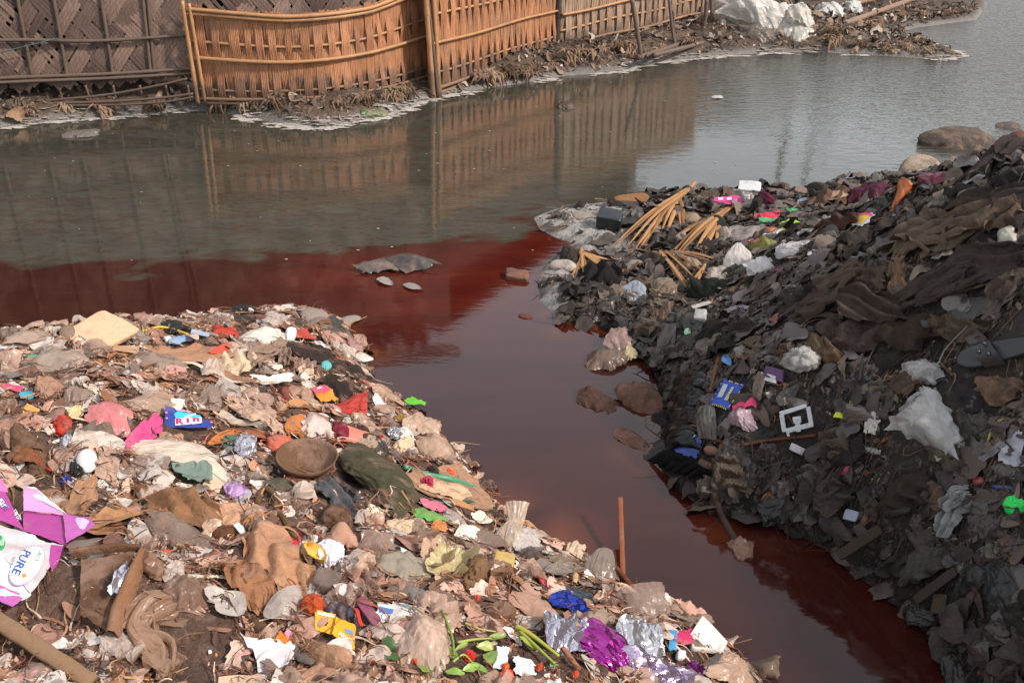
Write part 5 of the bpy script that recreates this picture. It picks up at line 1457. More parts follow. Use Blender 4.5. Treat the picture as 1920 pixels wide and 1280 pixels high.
 ('navy_cloth', 'rag', 640, 1150, 60, 36, 10, '#2e3c56', 'cloth', 'dark blue cloth between orange cloth and newspaper', 'cloth', dict(lift=4)),
 ('pink_block', 'block', 690, 1152, 56, 20, 52, '#8a4a62', 'wood', 'purplish stick of packaging beside the newspaper', 'packaging', dict(lift=8)),
 ('red_packet', 'quad', 672, 1165, 20, 40, 0, '#d42a28', 'plastic', 'narrow red packet right of the yellow packet', 'packet', dict(q=[(-8, -18), (0, -16), (10, 16), (4, 16)], lift=13, tilt=.3, dirt=.1)),
 ('earth_lump', 'lump', 486, 1172, 40, 24, 30, '#5c4536', 'rough', 'brown earth lump left of the orange scrap', 'earth lump', {}),
 ('earth_lump', 'lump', 515, 1150, 50, 28, 50, '#6b4a38', 'rough', 'elongated earth lump above the orange scrap', 'earth lump', {}),
 ('striped_bag', 'drape', 480, 790, 0, 0, 0, '#d8b49c', 'cloth', 'pinkish striped cloth stretched right of the blue packet', 'cloth', dict(pts=[(-60, -40, 4), (-20, -14, 6), (20, 10, 6), (46, 32, 2)], radii=[8, 14, 14, 8], flat=.4, pleat=.3)),
 ('white_strip', 'strip', 470, 800, 130, 12, 32, '#d9c4b0', 'bag', 'cream strip below the pinkish striped cloth', 'strip', dict(lift=7)),
 ('clear_wad', 'bag', 400, 745, 56, 44, 0, '#b39c8e', 'clear', 'clear wad above the pinkish striped cloth', 'plastic bag', {}),
 ('brown_card', 'quad', 420, 725, 120, 40, 0, '#8e6a52', 'paper', 'bent brown card with a pale edge', 'card', dict(q=[(-60, -6), (0, -20), (60, 14), (10, 14)], lift=6, curl=.2)),
 ('pale_lath', 'strip', 400, 705, 150, 5, 20, '#d8c4b4', 'paper', 'thin pale lath running over the bent brown card', 'lath', dict(lift=10)),
 ('orange_leaf', 'leaf', 420, 828, 70, 22, -16, '#b06a34', 'paper', 'orange dry leaf right of the blue packet', 'leaf', dict(lift=6)),
 ('brown_leaf', 'leaf', 480, 822, 60, 20, 16, '#93583a', 'paper', 'brown dry leaf above the silvery wad', 'leaf', dict(lift=5)),
 ('rust_leaf', 'leaf', 560, 905, 60, 20, 10, '#7a4630', 'paper', 'rust leaf in front of the bowl', 'leaf', dict(lift=4)),
 ('cream_bag', 'wad', 690, 840, 40, 40, 0, '#c8ac96', 'film', 'small cream bag above the grey triangular card', 'plastic bag', {}),
 ('crimson_scrap', 'wad', 712, 825, 22, 18, 0, '#b01f34', 'cloth', 'crimson scrap near the grey foil', 'cloth', {}),
 ('dark_film', 'rag', 705, 850, 70, 50, 20, '#3c342c', 'bag', 'dark film left of the cream paper wad', 'plastic film', dict(lift=3)),
 ('grey_leaf', 'leaf', 1045, 1078, 60, 26, -8, '#7a716a', 'paper', 'grey flat leaf behind the tall grey bag', 'leaf', dict(lift=7)),
 ('grey_leaf', 'leaf', 1015, 1070, 60, 24, -30, '#6e645e', 'paper', 'second grey leaf beside the dark knotted bag', 'leaf', dict(lift=8)),
 ('paper_tube', 'loft', 1075, 1040, 0, 0, 0, '#bfa48c', 'paper', 'beige paper tube by the tall grey bag', 'paper tube', dict(pts=[(-16, -4), (0, 0, 2), (16, 8)], radii=[14, 15, 15], flat=.8, pleat=.03)),
 ('cream_film', 'rag', 1060, 1060, 80, 40, 20, '#a8927f', 'film', 'cream film spread left of the tall grey bag', 'plastic film', dict(lift=4)),
 ('cork', 'roll', 1076, 1092, 18, 12, 100, '#c8a27c', 'wood', 'small cork below the grey leaf', 'cork', dict(pleat=0, wr=.01, flat=.9, lift=6)),
 ('white_stopper', 'block', 1268, 1238, 16, 16, 0, '#dcd8da', 'plastic', 'small white cap in front of the tray', 'bottle cap', dict(e=.6, th=14, lift=10)),
 ('grey_shard', 'leaf', 1330, 1250, 60, 14, -55, '#4c4844', 'plastic', 'dark grey blade shaped shard below the tray', 'plastic scrap', dict(lift=14)),
]
def run_items(rows):
    for (name, kind, x, y, w, h, rot, col, mk, label, cat, kw) in rows:
        kw = dict(kw)
        band = kw.pop('band', None); prn = kw.pop('print', None)
        if 'q4' in kw:
            q = kw.pop('q4'); kw['quad'] = q
        if mk == 'cloth' and 'dirt' not in kw: kw['dirt'] = 0.35
        if kw.pop('of', None): kw['parent'] = prev
        o, S, fr = T(name, kind, x, y, w, h, rot, col, mk, label, cat, **kw)
        if 'parent' not in kw: prev = o
        if band:
            print_poly(S, [(-24, -16), (0, -15), (12, 0), (-16, 0)], M(band, 'ink', 'L', .1), o, 'print', 1.0)
            print_poly(S, [(-14, -12), (-6, -12), (-4, -8), (-12, -8)], M('#efe6ea', 'ink', 'L', .1), o, 'print', 1.6)
        if prn:
            print_poly(S, [(-44, -6), (-16, -4), (-18, 6), (-44, 4)], M('#3f6ca8', 'ink', 'L', .1), o, 'print', 1.0)
            for j in range(5):
                print_poly(S, [(-12 + j * 4, -15 + j * 3), (10 + j * 4, -12 + j * 4), (10 + j * 4, -11 + j * 4), (-12 + j * 4, -14 + j * 3)], M('#6c6a6e', 'ink', 'L', .1), o, 'print', 1.0)
run_items(L_ITEMS)
tube_o = [o for o in C.objects if o.name.startswith('toothpaste_tube')][0]
v, f = cord([(310, 645), (319, 643)], 7, 8, 10, 6, 1.0)
put('screw_cap', v, f, M('#e6ddd4', 'plastic', 'L', .1), tube_o)

# foam tray: shallow box with a rim
fr = Fr(1320, 1198, 0.25); HEROES.append((fr.C, 0.08, 'white foam food tray', 'L'))
base = np.array([(-36, 8), (-12, -34), (34, 16), (24, 34), (-30, 30)], float); cc = base.mean(0)
rings = [(1.0, 10), (1.03, 20), (0.93, 21), (0.78, 11), (0.70, 9), (0.02, 8)]
V = []
for sc_, hh in rings:
    for i in range(5):
        for t_ in np.linspace(0, 1, 5, endpoint=False):
            p = base[i] * (1 - t_) + base[(i + 1) % 5] * t_
            d = p - cc; d = d * (1 - 0.06 * (1 - abs(2 * t_ - 1)) * 0)
            V.append(fr.P(np.array([cc[0] + d[0] * sc_]), np.array([cc[1] + d[1] * sc_]), np.array([hh]), 0.2)[0])
tag(put('foam_tray', V, grid_faces(25, len(rings), True), M('#d6d0ca', 'plastic', 'L', 0.15)), 'white foam food tray tipped at the bank edge', 'tray')

# brown cardboard trough: right wall, back wall, floor
for _q, _r in (((130, 1090), .12), ((175, 1130), .10), ((370, 1205), .12), ((350, 1250), .12), ((410, 1190), .07), ((80, 905), .06), ((560, 985), .06)): HEROES.append((on(*_q), _r, '', 'L'))
root = empty('trough', on(230, 1110)); tag(root, 'muddy brown rectangular trough right of the flour bag', 'trough')
fr = Fr(215, 1110, 0.1); HEROES.append((fr.C, 0.12, 'muddy brown trough', 'L'))
def tp(q, name, up=3, amp=0.03, c='#7a5640'):
    V, f, _ = sheet(fr, 0, 0, quad=[(a - 215, b - 1110) for a, b in q], amp=amp, n=14, ragged=0.02, drape=0.2, lift=up, seed=len(name) + int(q[0][0]))
    put(name, V, f, M(c, 'rough', 'L', 0.5), root)
tp([(150, 1046), (256, 1034), (206, 1180), (150, 1150)], 'floor', -1, 0.12, '#5a4030')
wall_l = [(262, 1028), (240, 1075), (222, 1115), (205, 1150), (196, 1190)]; wall_w = [8, 22, 26, 26, 22]
g = G(); V = []
for (px, py), ww in zip(wall_l, wall_w):
    for (u, h_) in ((0, 0), (3, 22), (8, 27), (ww * .8, 24), (ww + 6, 0)):
        V.append(fr.P(np.array([px - 215 + u]), np.array([py - 1110.]), np.array([h_ * 1.0]), 0.2)[0])
g.add(V, grid_faces(5, 5)); g.put('side_wall', M('#8a6248', 'rough', 'L', 0.4), root)
V = []
for (px, py) in [(130, 1036), (180, 1026), (230, 1022), (262, 1024), (270, 1030)]:
    for (v_, h_) in ((4, 0), (2, 16), (-1, 19), (-6, 16), (-8, 0)):
        V.append(fr.P(np.array([px - 215.]), np.array([py - 1110. + v_]), np.array([h_ * 1.0]), 0.2)[0])
g = G(); g.add(V, grid_faces(5, 5)); g.put('end_wall', M('#6a4a38', 'rough', 'L', 0.4), root)

# plank in the corner
def plank(name, a, b, wpx, th, col, label, cat, lift=4, side='L', twist=0.0):
    pa, s_ = linep([a], lift); pb, _ = linep([b], lift)
    pa, pb = pa[0], pb[0]
    for t_ in np.linspace(0, 1, 5): HEROES.append((pa + (pb - pa) * t_, 0.05, '', side))
    d = pb - pa; up = np.array([0, -0.3, 1.0]); sd = nrm(np.cross(d, up)); up = nrm(np.cross(sd, d))
    V = []; n = 16
    for i in range(n):
        p = pa + d * i / (n - 1)
        k = 1 + 0.06 * math.sin(i * 1.7) + 0.04 * math.sin(i * 3.1)
        for (x, z) in ((-1, -1), (1, -1), (1.02, 0.6), (0.8, 1), (-0.8, 1.05), (-1, 0.5)):
            V.append(p + sd * x * wpx / 2 / s_ * k + up * z * th / 2 / s_)
    f = grid_faces(6, n, True) + [tuple(range(6))[::-1], tuple(range((n - 1) * 6, n * 6))]
    return tag(put(name, V, f, M(col, 'wood', side, 0.25)), label, cat)
plank('wood_plank', (-30, 1155), (175, 1292), 30, 16, '#94745a', 'thick weathered plank running out of the bottom corner', 'plank', 16)
plank('wood_lath', (1160, 982, 60), (1168, 1088, 4), 9, 4, '#96583c', 'reddish upright lath standing against the red water', 'lath', 4)
plank('wood_lath', (1148, 1062), (1192, 1114), 9, 5, '#7a3c28', 'short red brown lath at the foot of the upright one', 'lath', 8)
plank('wood_lath', (1055, 1222), (1086, 1264), 9, 5, '#b06a4c', 'pinkish lath left of the magenta packet', 'lath', 12)
K('stick', [(612, 722), (640, 735), (674, 748)], 2.2, '#a5764c', 'wood', 'thin stick lying on the lower dark olive rag', 'stick', 6)
K('yellow_strap', [(268, 628), (300, 622, 10), (328, 627, 10), (354, 634)], 2.6, '#d8b42c', 'plastic', 'bright yellow strap behind the foam slab', 'strap', 8)
K('strap_loop', [(484, 950), (488, 934, 10), (502, 928, 14), (520, 942, 10), (518, 958), (532, 980, 10), (548, 1004), (560, 1014)], 7, '#6e543c', 'cloth', 'brown looped strap below the bowl', 'strap', 6, .8, 50, 8)
K('red_string', [(38, 862, 16), (52, 858, 18), (66, 864, 16), (80, 880), (98, 888)], 4, '#a8342c', 'cloth', 'red string tied round the brown bundle', 'string', 8)
K('green_tube', [(758, 882), (800, 898, 10), (850, 908, 10), (905, 928, 8)], 5, '#4f9070', 'plastic', 'long green plastic tube on the tan cloth', 'tube', 9, 1.2)
K('dark_green_cord', [(808, 945), (850, 952), (880, 946, 8), (906, 962)], 4, '#2f5c48', 'plastic', 'dark green cord curling below the green tube', 'cord', 7)
K('brown_twig', [(950, 1085, 30), (962, 1070), (952, 1145, 20), (968, 1190)], 2, '#7c4e30', 'wood', 'thin dark stem bending beside the large peach sheet', 'stem', 12)
for _q, _r in (((850, 1225), .07), ((900, 1215), .07), ((920, 1262), .06), ((870, 1260), .06), ((1005, 1215), .07), ((945, 1240), .07), ((985, 1250), .07), ((730, 1225), .05)): HEROES.append((on(*_q), _r, '', 'L'))
for i, (pts, r, c, lab) in enumerate([
    ([(968, 1186), (1000, 1208, 12), (1048, 1242)], 5, '#9a9c3a', 'thick yellow green stalk beside the peach sheet'),
    ([(975, 1196), (1005, 1225, 10), (1040, 1256)], 4, '#84903a', 'second green stalk below the thick one'),
    ([(790, 1180, 20), (815, 1220, 24), (830, 1262, 14)], 2.2, '#7f9440', 'slender green stem crossing the pinkish white bag'),
    ([(830, 1160, 14), (848, 1210, 16), (852, 1240)], 2.6, '#6f8838', 'green stem right of the pinkish white bag'),
    ([(858, 1216), (890, 1212, 10), (925, 1208)], 2.6, '#8c9a48', 'pale green stem lying toward the bluish card'),
    ([(850, 1252), (870, 1242, 12), (888, 1256)], 2.2, '#93a94c', 'curled green tendril below the red marigold'),
    ([(872, 1180), (898, 1192, 10), (930, 1196)], 2.2, '#a8a05a', 'dry green stem above the red marigold'),
    ([(775, 1148, 8), (800, 1170, 10), (815, 1196)], 2, '#8c7a44', 'brownish stem next to the newspaper')]):
    K('flower_stalk', [tuple(p_[:2]) + ((p_[2] if len(p_) > 2 else 8) + 8,) for p_ in pts], r * 1.15, c, 'plastic', lab, 'stem', 8, .6, group='cut flower stems')
for (x, y, w, h, rot, c, lab) in ((795, 1258, 44, 30, 20, '#6f8a3c', 'round green leaf under the pinkish white bag'), (912, 1248, 30, 34, 50, '#7d9248', 'green leaf beside the bluish card'),
                                  (730, 1220, 34, 24, 10, '#3d5a2a', 'dark green pod left of the pinkish white bag'), (880, 1262, 36, 16, -20, '#86a04a', 'narrow green leaf at the frame bottom'),
                                  (845, 1235, 38, 14, 60, '#7f9a44', 'slim green leaf left of the deep red marigold'), (862, 1222, 34, 12, -40, '#8ea650', 'slim pale leaf above the deep red marigold'), (895, 1262, 40, 12, 30, '#6d8a3a', 'slim leaf below the deep red marigold'),
                                  (905, 1225, 34, 16, 10, '#a0a858', 'yellowish leaf right of the deep red marigold'), (925, 1205, 40, 12, -10, '#7c8a40', 'olive leaf above the bluish card'), (985, 1215, 44, 12, 35, '#93a048', 'pale leaf along the thick yellow green stalk'),
                                  (850, 1268, 40, 14, 5, '#78963e', 'green blade at the frame bottom left of the marigolds'), (735, 1240, 36, 14, 30, '#46652e', 'dark green blade below the dark pod')):
    T('green_leaf', 'leaf', x, y, w, h, rot, c, 'plastic', lab, 'leaf', lift=13, dirt=.1)
# marigold heads: rings of petals
def marigold(x, y, r, c, label):
    fr = Fr(x, y, 0.3); g = G(); rs = np.random.RandomState(int(x))
    for ring, (k, rad, hh) in enumerate(((9, 1.0, 3), (8, 0.75, 6), (6, 0.45, 9), (4, 0.2, 10))):
        for i in range(k):
            a = 2 * math.pi * (i + rs.rand() * .5) / k; w_ = 0.34 * r
            ca, sa = math.cos(a), math.sin(a)
            u = np.array([0.1 * ca * r, (rad * .7) * ca * r - sa * w_, (rad * .7) * ca * r + sa * w_, rad * ca * r]); v = np.array([0.1 * sa * r, (rad * .7) * sa * r + ca * w_, (rad * .7) * sa * r - ca * w_, rad * sa * r])
            g.add(fr.P(u, v, np.array([hh, hh + 2, hh + 2, hh + rs.uniform(-2, 2)]), 0.1, 8), [(0, 1, 3, 2)])
    return tag(g.put('marigold', M(c, 'plastic', 'L', 0.05)), label, 'flower', 'marigold heads')
for x, y, r, c, lab in ((878, 1236, 13, '#b8200e', 'deep red marigold left of the bluish card'), (948, 1272, 14, '#d8380e', 'orange red marigold at the foot of the bluish card'), (945, 1256, 8, '#e05a14', 'small orange marigold on the bluish card'),
                   (778, 1246, 8, '#e0521a', 'orange petal head on the pinkish white bag'), (1008, 1258, 7, '#cc4418', 'tiny orange marigold right of the white card'), (1075, 1270, 7, '#d04a18', 'tiny orange marigold by the frame bottom'),
                   (797, 912, 14, '#a81c40', 'crimson flower on the tan cloth'), (838, 894, 13, '#cc5c34', 'orange flower beside the black wad'), (890, 1130, 10, '#b8442a', 'rust flower between cupped leaf and peach sheet'), (700, 1250, 8, '#9c2c30', 'dull red flower beside the amber tinted bag')):
    marigold(x, y, r, c, lab)
T('black_wad', 'wad', 815, 886, 30, 34, 10, '#1f1c1c', 'cloth', 'black wad between the two flowers on the tan cloth', 'cloth')
# ------------------------------------------------------------------ litter on the right bank and in the water
R_ITEMS = [
 ('pink_packet', 'quad', 1366, 384, 60, 30, 0, '#d2307e', 'plastic', 'hot pink packet with white print at the far edge', 'packet', dict(q=[(-26, -10), (22, -14), (28, 8), (-24, 8)], lift=7, tilt=.3, dirt=.1, amp=.2)),
 ('foam_block', 'block', 1405, 362, 42, 20, 6, '#cfd0d0', 'rough', 'white foam block right of the hot pink packet', 'foam block', dict(th=14, lift=4, dirt=.1)),
 ('maroon_cloth', 'wad', 1438, 383, 50, 34, 10, '#5a1e34', 'cloth', 'maroon crumpled cloth right of the foam block', 'cloth', dict(dirt=.1)),
 ('green_packet', 'quad', 1490, 399, 60, 24, 0, '#1f9450', 'plastic', 'flat green packet beside the maroon cloth', 'packet', dict(q=[(-26, 2), (-4, -10), (30, 0), (10, 11)], lift=5, dirt=.1, amp=.05)),
 ('snack_packet', 'quad', 1442, 413, 56, 22, 0, '#c83048', 'plastic', 'red packet with a green lower half', 'packet', dict(q=[(-28, -4), (20, -10), (26, 6), (-26, 8)], lift=6, dirt=.1)),
 ('lower_half', 'quad', 1446, 420, 50, 16, 0, '#3f9c58', 'plastic', 'green lower half of the red packet', 'packet', dict(q=[(-24, -2), (22, -8), (24, 4), (-20, 8)], lift=8, dirt=.1, of=1)),
 ('lime_scrap', 'rag', 1482, 432, 38, 26, 0, '#9cc82c', 'plastic', 'lime scrap folded over below the flat green packet', 'plastic scrap', dict(lift=7, dirt=.05)),
 ('grey_board', 'quad', 1402, 442, 90, 50, 0, '#8c827e', 'paper', 'grey pointed board behind the clear bags', 'board', dict(q=[(-50, -24), (30, -18), (48, 4), (-28, 26)], lift=4, amp=.06)),
 ('yellow_bag', 'bag', 1432, 468, 60, 36, 10, '#a0a04a', 'film', 'yellow green bag between board and clear bags', 'plastic bag', dict(dirt=.2)),
 ('clear_bag', 'loft', 1388, 498, 0, 0, 0, '#e2d8d2', 'film', 'peaked clear bag right of the palm fronds', 'plastic bag', dict(tilt=.55, pts=[(0, 24), (0, 4, 4), (-2, -16, 6), (-2, -40, 4)], radii=[20, 28, 22, 5], flat=.5, pleat=.16, drape=0, dirt=.15)),
 ('clear_bag', 'bag', 1430, 500, 60, 54, 20, '#e4dedd', 'film', 'whitish clear bag right of the peaked one', 'plastic bag', dict(tilt=.3, dirt=.15)),
 ('clear_bag', 'bag', 1492, 474, 80, 60, -20, '#e0dada', 'film', 'largest clear bag below the lime scrap', 'plastic bag', dict(tilt=.4, dirt=.15)),
 ('pink_film', 'sheet', 1470, 505, 40, 18, 10, '#6c2a50', 'plastic', 'dark magenta film under the largest clear bag', 'plastic film', dict(lift=4)),
 ('black_plate', 'quad', 1482, 530, 50, 34, 0, '#232220', 'plastic', 'flat black plate standing on edge', 'plate', dict(q=[(-22, -14), (14, -6), (24, 14), (-8, 12)], lift=6, tilt=.3, amp=.03)),
 ('wine_cloth', 'rag', 1622, 372, 100, 60, -10, '#4c2432', 'cloth', 'wine red draped cloth on the far crest', 'cloth', dict(lift=8, folds=.2, tilt=.3)),
 ('brown_cloth', 'rag', 1550, 378, 90, 44, -20, '#5c4438', 'cloth', 'brown cloth left of the wine red one', 'cloth', dict(lift=6, folds=.2, tilt=.2)),
 ('shoe_upper', 'blob', 1560, 382, 56, 30, -24, '#9c8068', 'paper', 'worn tan shoe piece lying on brown cloth', 'shoe', dict(lift=13, tilt=.3)),
 ('rust_cloth', 'rag', 1570, 418, 90, 40, 6, '#4e3428', 'cloth', 'rust brown cloth below the worn shoe piece', 'cloth', dict(lift=5, folds=.18)),
 ('orange_cone', 'loft', 1688, 372, 0, 0, 0, '#a8582a', 'plastic', 'orange pointed cone leaning on the crest', 'cone', dict(pts=[(-18, 26), (-4, 6, 4), (10, -18, 6), (14, -26, 6)], radii=[2, 6, 11, 12], flat=.8, pleat=.05, tilt=.4, drape=0)),
 ('pink_shreds', 'rag', 1756, 338, 60, 30, 10, '#a84a64', 'film', 'pink shredded film on the crest by the boulder', 'plastic film', dict(lift=7, folds=.25)),
 ('printed_sachet', 'quad', 1618, 418, 66, 36, 0, '#c2bcd0', 'plastic', 'white sachet with a yellow and pink panel', 'sachet', dict(q=[(-28, 2), (-8, -12), (30, -14), (0, 16)], lift=8, tilt=.3, dirt=.05, band2=1)),
 ('long_rag', 'drape', 1770, 440, 0, 0, 0, '#6a5a4c', 'cloth', 'pale brown draped rag with long folds under the crest', 'rag', dict(pts=[(-90, 50, 2), (-50, 20, 8), (10, 0, 12), (80, -24, 10), (150, -40, 4)], radii=[22, 34, 30, 24, 18], flat=.4, pleat=.26, seg=40)),
 ('long_rag', 'drape', 1840, 400, 0, 0, 0, '#453a36', 'cloth', 'dark grey rag rolled along the crest', 'rag', dict(pts=[(-110, 14, 2), (-40, -4, 10), (30, -2, 12), (90, -14, 8)], radii=[12, 24, 26, 24], flat=.55, pleat=.22, seg=36)),
 ('long_rag', 'drape', 1850, 330, 0, 0, 0, '#3a302f', 'cloth', 'dark purple brown rag running up to the crest corner', 'rag', dict(pts=[(-60, 22, 2), (-20, 4, 8), (30, -24, 10), (80, -60, 6)], radii=[10, 18, 20, 20], flat=.6, pleat=.25, seg=32)),
 ('dark_rag', 'rag', 1880, 300, 80, 50, -30, '#2b2626', 'cloth', 'blackish rag at the crest corner', 'rag', dict(lift=6, folds=.2, tilt=.3)),
 ('brown_lump', 'lump', 1905, 268, 46, 36, -30, '#5c3c2c', 'rough', 'rusty lump at the very top of the mound', 'lump', {}),
 ('long_rag', 'drape', 1600, 540, 0, 0, 0, '#5a4a42', 'cloth', 'brown rag with ridged folds under the black plate', 'rag', dict(pts=[(-100, 16, 2), (-40, 4, 8), (20, -10, 10), (70, 0, 4)], radii=[14, 24, 26, 16], flat=.5, pleat=.25, seg=36)),
 ('long_rag', 'drape', 1560, 585, 0, 0, 0, '#4c4039', 'cloth', 'dark brown rag sagging below the ridged one', 'rag', dict(pts=[(-100, 20, 2), (-40, -4, 8), (30, -8, 12), (110, 8, 4)], radii=[14, 26, 30, 18], flat=.5, pleat=.24, seg=36)),
 ('long_rag', 'drape', 1780, 540, 0, 0, 0, '#463c37', 'cloth', 'grey brown roll slanting to the sandal', 'rag', dict(pts=[(-120, 40, 2), (-40, 10, 10), (40, -22, 12), (140, -56, 6)], radii=[16, 28, 30, 26], flat=.55, pleat=.2, seg=36)),
 ('leather_flap', 'quad', 1850, 530, 120, 60, 0, '#6a5848', 'cloth', 'tan leathery flap curling over the grey roll', 'flap', dict(q=[(-70, 24), (60, -34), (80, -6), (-40, 30)], lift=14, curl=.2)),
 ('tan_boot', 'drape', 1687, 520, 0, 0, 0, '#806450', 'cloth', 'tan twisted boot shaft pointing downward', 'boot', dict(tilt=.4, pts=[(8, -48, 6), (0, -20, 10), (2, 10, 10), (2, 40, 6), (4, 60, 2)], radii=[14, 18, 17, 12, 5], flat=.6, pleat=.2, drape=.1)),
 ('shoe_sole', 'blob', 1732, 538, 64, 46, -30, '#39363a', 'plastic', 'grey rounded shoe sole right of the boot shaft', 'shoe sole', dict(amp=.05, lift=8)),
 ('shoe_sole', 'blob', 1815, 582, 100, 40, 10, '#3b3634', 'plastic', 'broad dark sole above the sandal', 'shoe sole', dict(amp=.05, lift=6)),
 ('pale_scrap', 'quad', 1770, 476, 50, 40, 0, '#a89c92', 'paper', 'pale creased triangle below the draped rag', 'paper scrap', dict(q=[(-8, -20), (4, -18), (26, 10), (-18, 16)], lift=10, tilt=.4, folds=.15)),
 ('white_shell', 'leaf', 1842, 476, 34, 10, 0, '#c4ccd4', 'plastic', 'bluish white oval shell below the crest', 'shell', dict(lift=8)),
 ('milk_bottle', 'loft', 1895, 450, 0, 0, 0, '#aaa49a', 'plastic', 'squashed white bottle near the frame edge', 'bottle', dict(pts=[(4, -30, 6), (2, -20, 6), (-4, -6, 8), (0, 12, 8), (0, 24, 4)], radii=[7, 8, 17, 18, 14], flat=.7, pleat=.05, ends='cap', tilt=.3)),
 ('dark_rag', 'rag', 1500, 560, 120, 50, 6, '#413832', 'cloth', 'dark rag left of the ridged brown one', 'rag', dict(lift=3, folds=.2)),
 ('dark_rag', 'rag', 1660, 440, 120, 60, -20, '#3d332f', 'cloth', 'dark rag behind the white sachet', 'rag', dict(lift=3, folds=.2)),
 ('dark_rag', 'rag', 1700, 620, 160, 70, 10, '#43372f', 'cloth', 'broad brown rag above the tied clear bag', 'rag', dict(lift=5, folds=.2)),
 ('dark_rag', 'rag', 1590, 630, 130, 70, 20, '#4b3f3a', 'cloth', 'brown rag right of the pink card', 'rag', dict(lift=5, folds=.2)),
 ('dark_rag', 'rag', 1800, 620, 120, 50, 20, '#5a4c40', 'cloth', 'lighter brown folds left of the sandal', 'rag', dict(lift=4, folds=.22)),
 ('pink_card', 'quad', 1466, 604, 48, 44, 0, '#a85a5a', 'paper', 'faded pink card leaning on the brown rag', 'card', dict(q=[(-20, -12), (2, -20), (22, 10), (-2, 18)], lift=8, tilt=.3)),
 ('cotton_tuft', 'wad', 1506, 676, 66, 52, 0, '#b4b0ac', 'rough', 'fluffy grey white cotton tuft', 'cotton', dict(dirt=.3)),
 ('black_sheet', 'quad', 1421, 812, 76, 56, 0, '#2c2c2d', 'rough', 'flat dark grey rubber sheet below the pink edged bag', 'rubber sheet', dict(q=[(-14, -26), (38, 0), (12, 24), (-36, 22)], lift=5, amp=.05)),
 ('pink_edged_bag', 'rag', 1396, 782, 48, 46, 20, '#b49aa4', 'bag', 'small white bag with a hot pink edge', 'plastic bag', dict(lift=6, dirt=.1)),
 ('rim', 'strip', 1402, 764, 44, 10, 4, '#b82a58', 'plastic', 'hot pink rim on the small white bag', 'strip', dict(lift=12, dirt=.05, of=1)),
 ('blue_wrapper', 'quad', 1292, 840, 66, 54, 0, '#2a3f86', 'plastic', 'dark blue wrapper on the burnt heap by the water', 'wrapper', dict(q=[(8, -28), (28, -2), (18, 22), (-40, 18)], lift=6, dirt=.15)),
 ('picture', 'quad', 1298, 826, 24, 22, 0, '#7aa4c4', 'plastic', 'pale blue picture on the dark blue wrapper', 'print', dict(q=[(-4, -12), (12, -4), (4, 12), (-10, 4)], lift=9, dirt=.15, of=1)),
 ('bone', 'lump', 1335, 845, 28, 18, 20, '#8c6a58', 'rough', 'pinkish knuckle right of the dark blue wrapper', 'bone', {}),
 ('burnt_sole', 'sheet', 1252, 635, 34, 56, 4, '#4a4140', 'plastic', 'long brown slipper sole near the floating bags', 'slipper sole', dict(lift=6, amp=.04)),
 ('green_shoe', 'bag', 1295, 606, 70, 46, 30, '#2a2c25', 'plastic', 'dark green boot half buried behind the slipper sole', 'boot', dict(crin=.1)),
 ('green_cloth', 'bag', 1326, 550, 90, 50, 10, '#22261f', 'cloth', 'dark green crumpled cloth below the fronds', 'cloth', {}),
 ('brown_bag', 'bag', 1245, 590, 60, 40, 0, '#7c6450', 'film', 'torn brown film bag left of the green boot', 'plastic bag', {}),
 ('clear_bag', 'loft', 1190, 550, 0, 0, 0, '#b4bcc6', 'clear', 'small bluish clear bag left of the green cloth', 'plastic bag', dict(tilt=.4, pts=[(-6, 24), (-2, 8, 4), (2, -10, 6), (4, -26, 4)], radii=[22, 24, 16, 6], flat=.5, pleat=.15, dirt=.1)),
 ('tan_wad', 'wad', 1160, 545, 44, 30, 10, '#a08670', 'film', 'tan wad left of the small bluish bag', 'plastic bag', {}),
 ('tan_wad', 'wad', 1242, 552, 60, 40, 0, '#8f7c68', 'film', 'crumpled tan bag right of the small bluish bag', 'plastic bag', {}),
 ('white_cube', 'block', 1317, 600, 22, 20, 8, '#b8b4ae', 'plastic', 'small white cube right of the green boot', 'cube', dict(th=18)),
 ('white_sliver', 'quad', 1318, 577, 50, 14, 0, '#c4bcae', 'paper', 'narrow white card sliver below the dark green cloth', 'card', dict(q=[(-24, -2), (18, -8), (26, 0), (-18, 8)], lift=7)),
 ('match_card', 'quad', 1388, 582, 44, 16, 0, '#8f8690', 'paper', 'small blue and orange printed card', 'card', dict(q=[(-22, -8), (20, -2), (20, 10), (-20, 6)], lift=7, dirt=.2)),
 ('green_chip', 'leaf', 1294, 630, 22, 12, 100, '#8fb49a', 'plastic', 'pale green chip beside the slipper sole', 'plastic scrap', dict(lift=6)),
 ('grey_bag', 'loft', 1330, 785, 0, 0, 0, '#7a736c', 'film', 'grey tied bag beside the blue blister card', 'plastic bag', dict(pts=[(0, 40, 2), (0, 10, 8), (2, -14, 8), (4, -26, 6), (2, -40, 8)], radii=[14, 17, 12, 4, 12], flat=.6, pleat=.2)),
 ('grey_tin', 'block', 1392, 750, 46, 22, 4, '#4c4640', 'rough', 'small grey slab right of the blue blister card', 'slab', {}),
 ('striped_tube', 'roll', 1492, 757, 48, 20, 18, '#938a80', 'cloth', 'pale striped tube above the broken frame', 'tube', dict(flat=.8)),
 ('white_paper', 'quad', 1897, 842, 50, 64, 0, '#a4a6b0', 'paper', 'white paper sheet at the frame edge', 'paper', dict(q=[(0, -32), (30, -22), (26, 26), (-22, 18)], lift=8, tilt=.2)),
 ('black_white_pack', 'quad', 1860, 850, 66, 30, 0, '#77757c', 'plastic', 'grey printed strip left of the white paper', 'packet', dict(q=[(-30, 10), (20, -14), (32, -4), (-22, 20)], lift=8)),
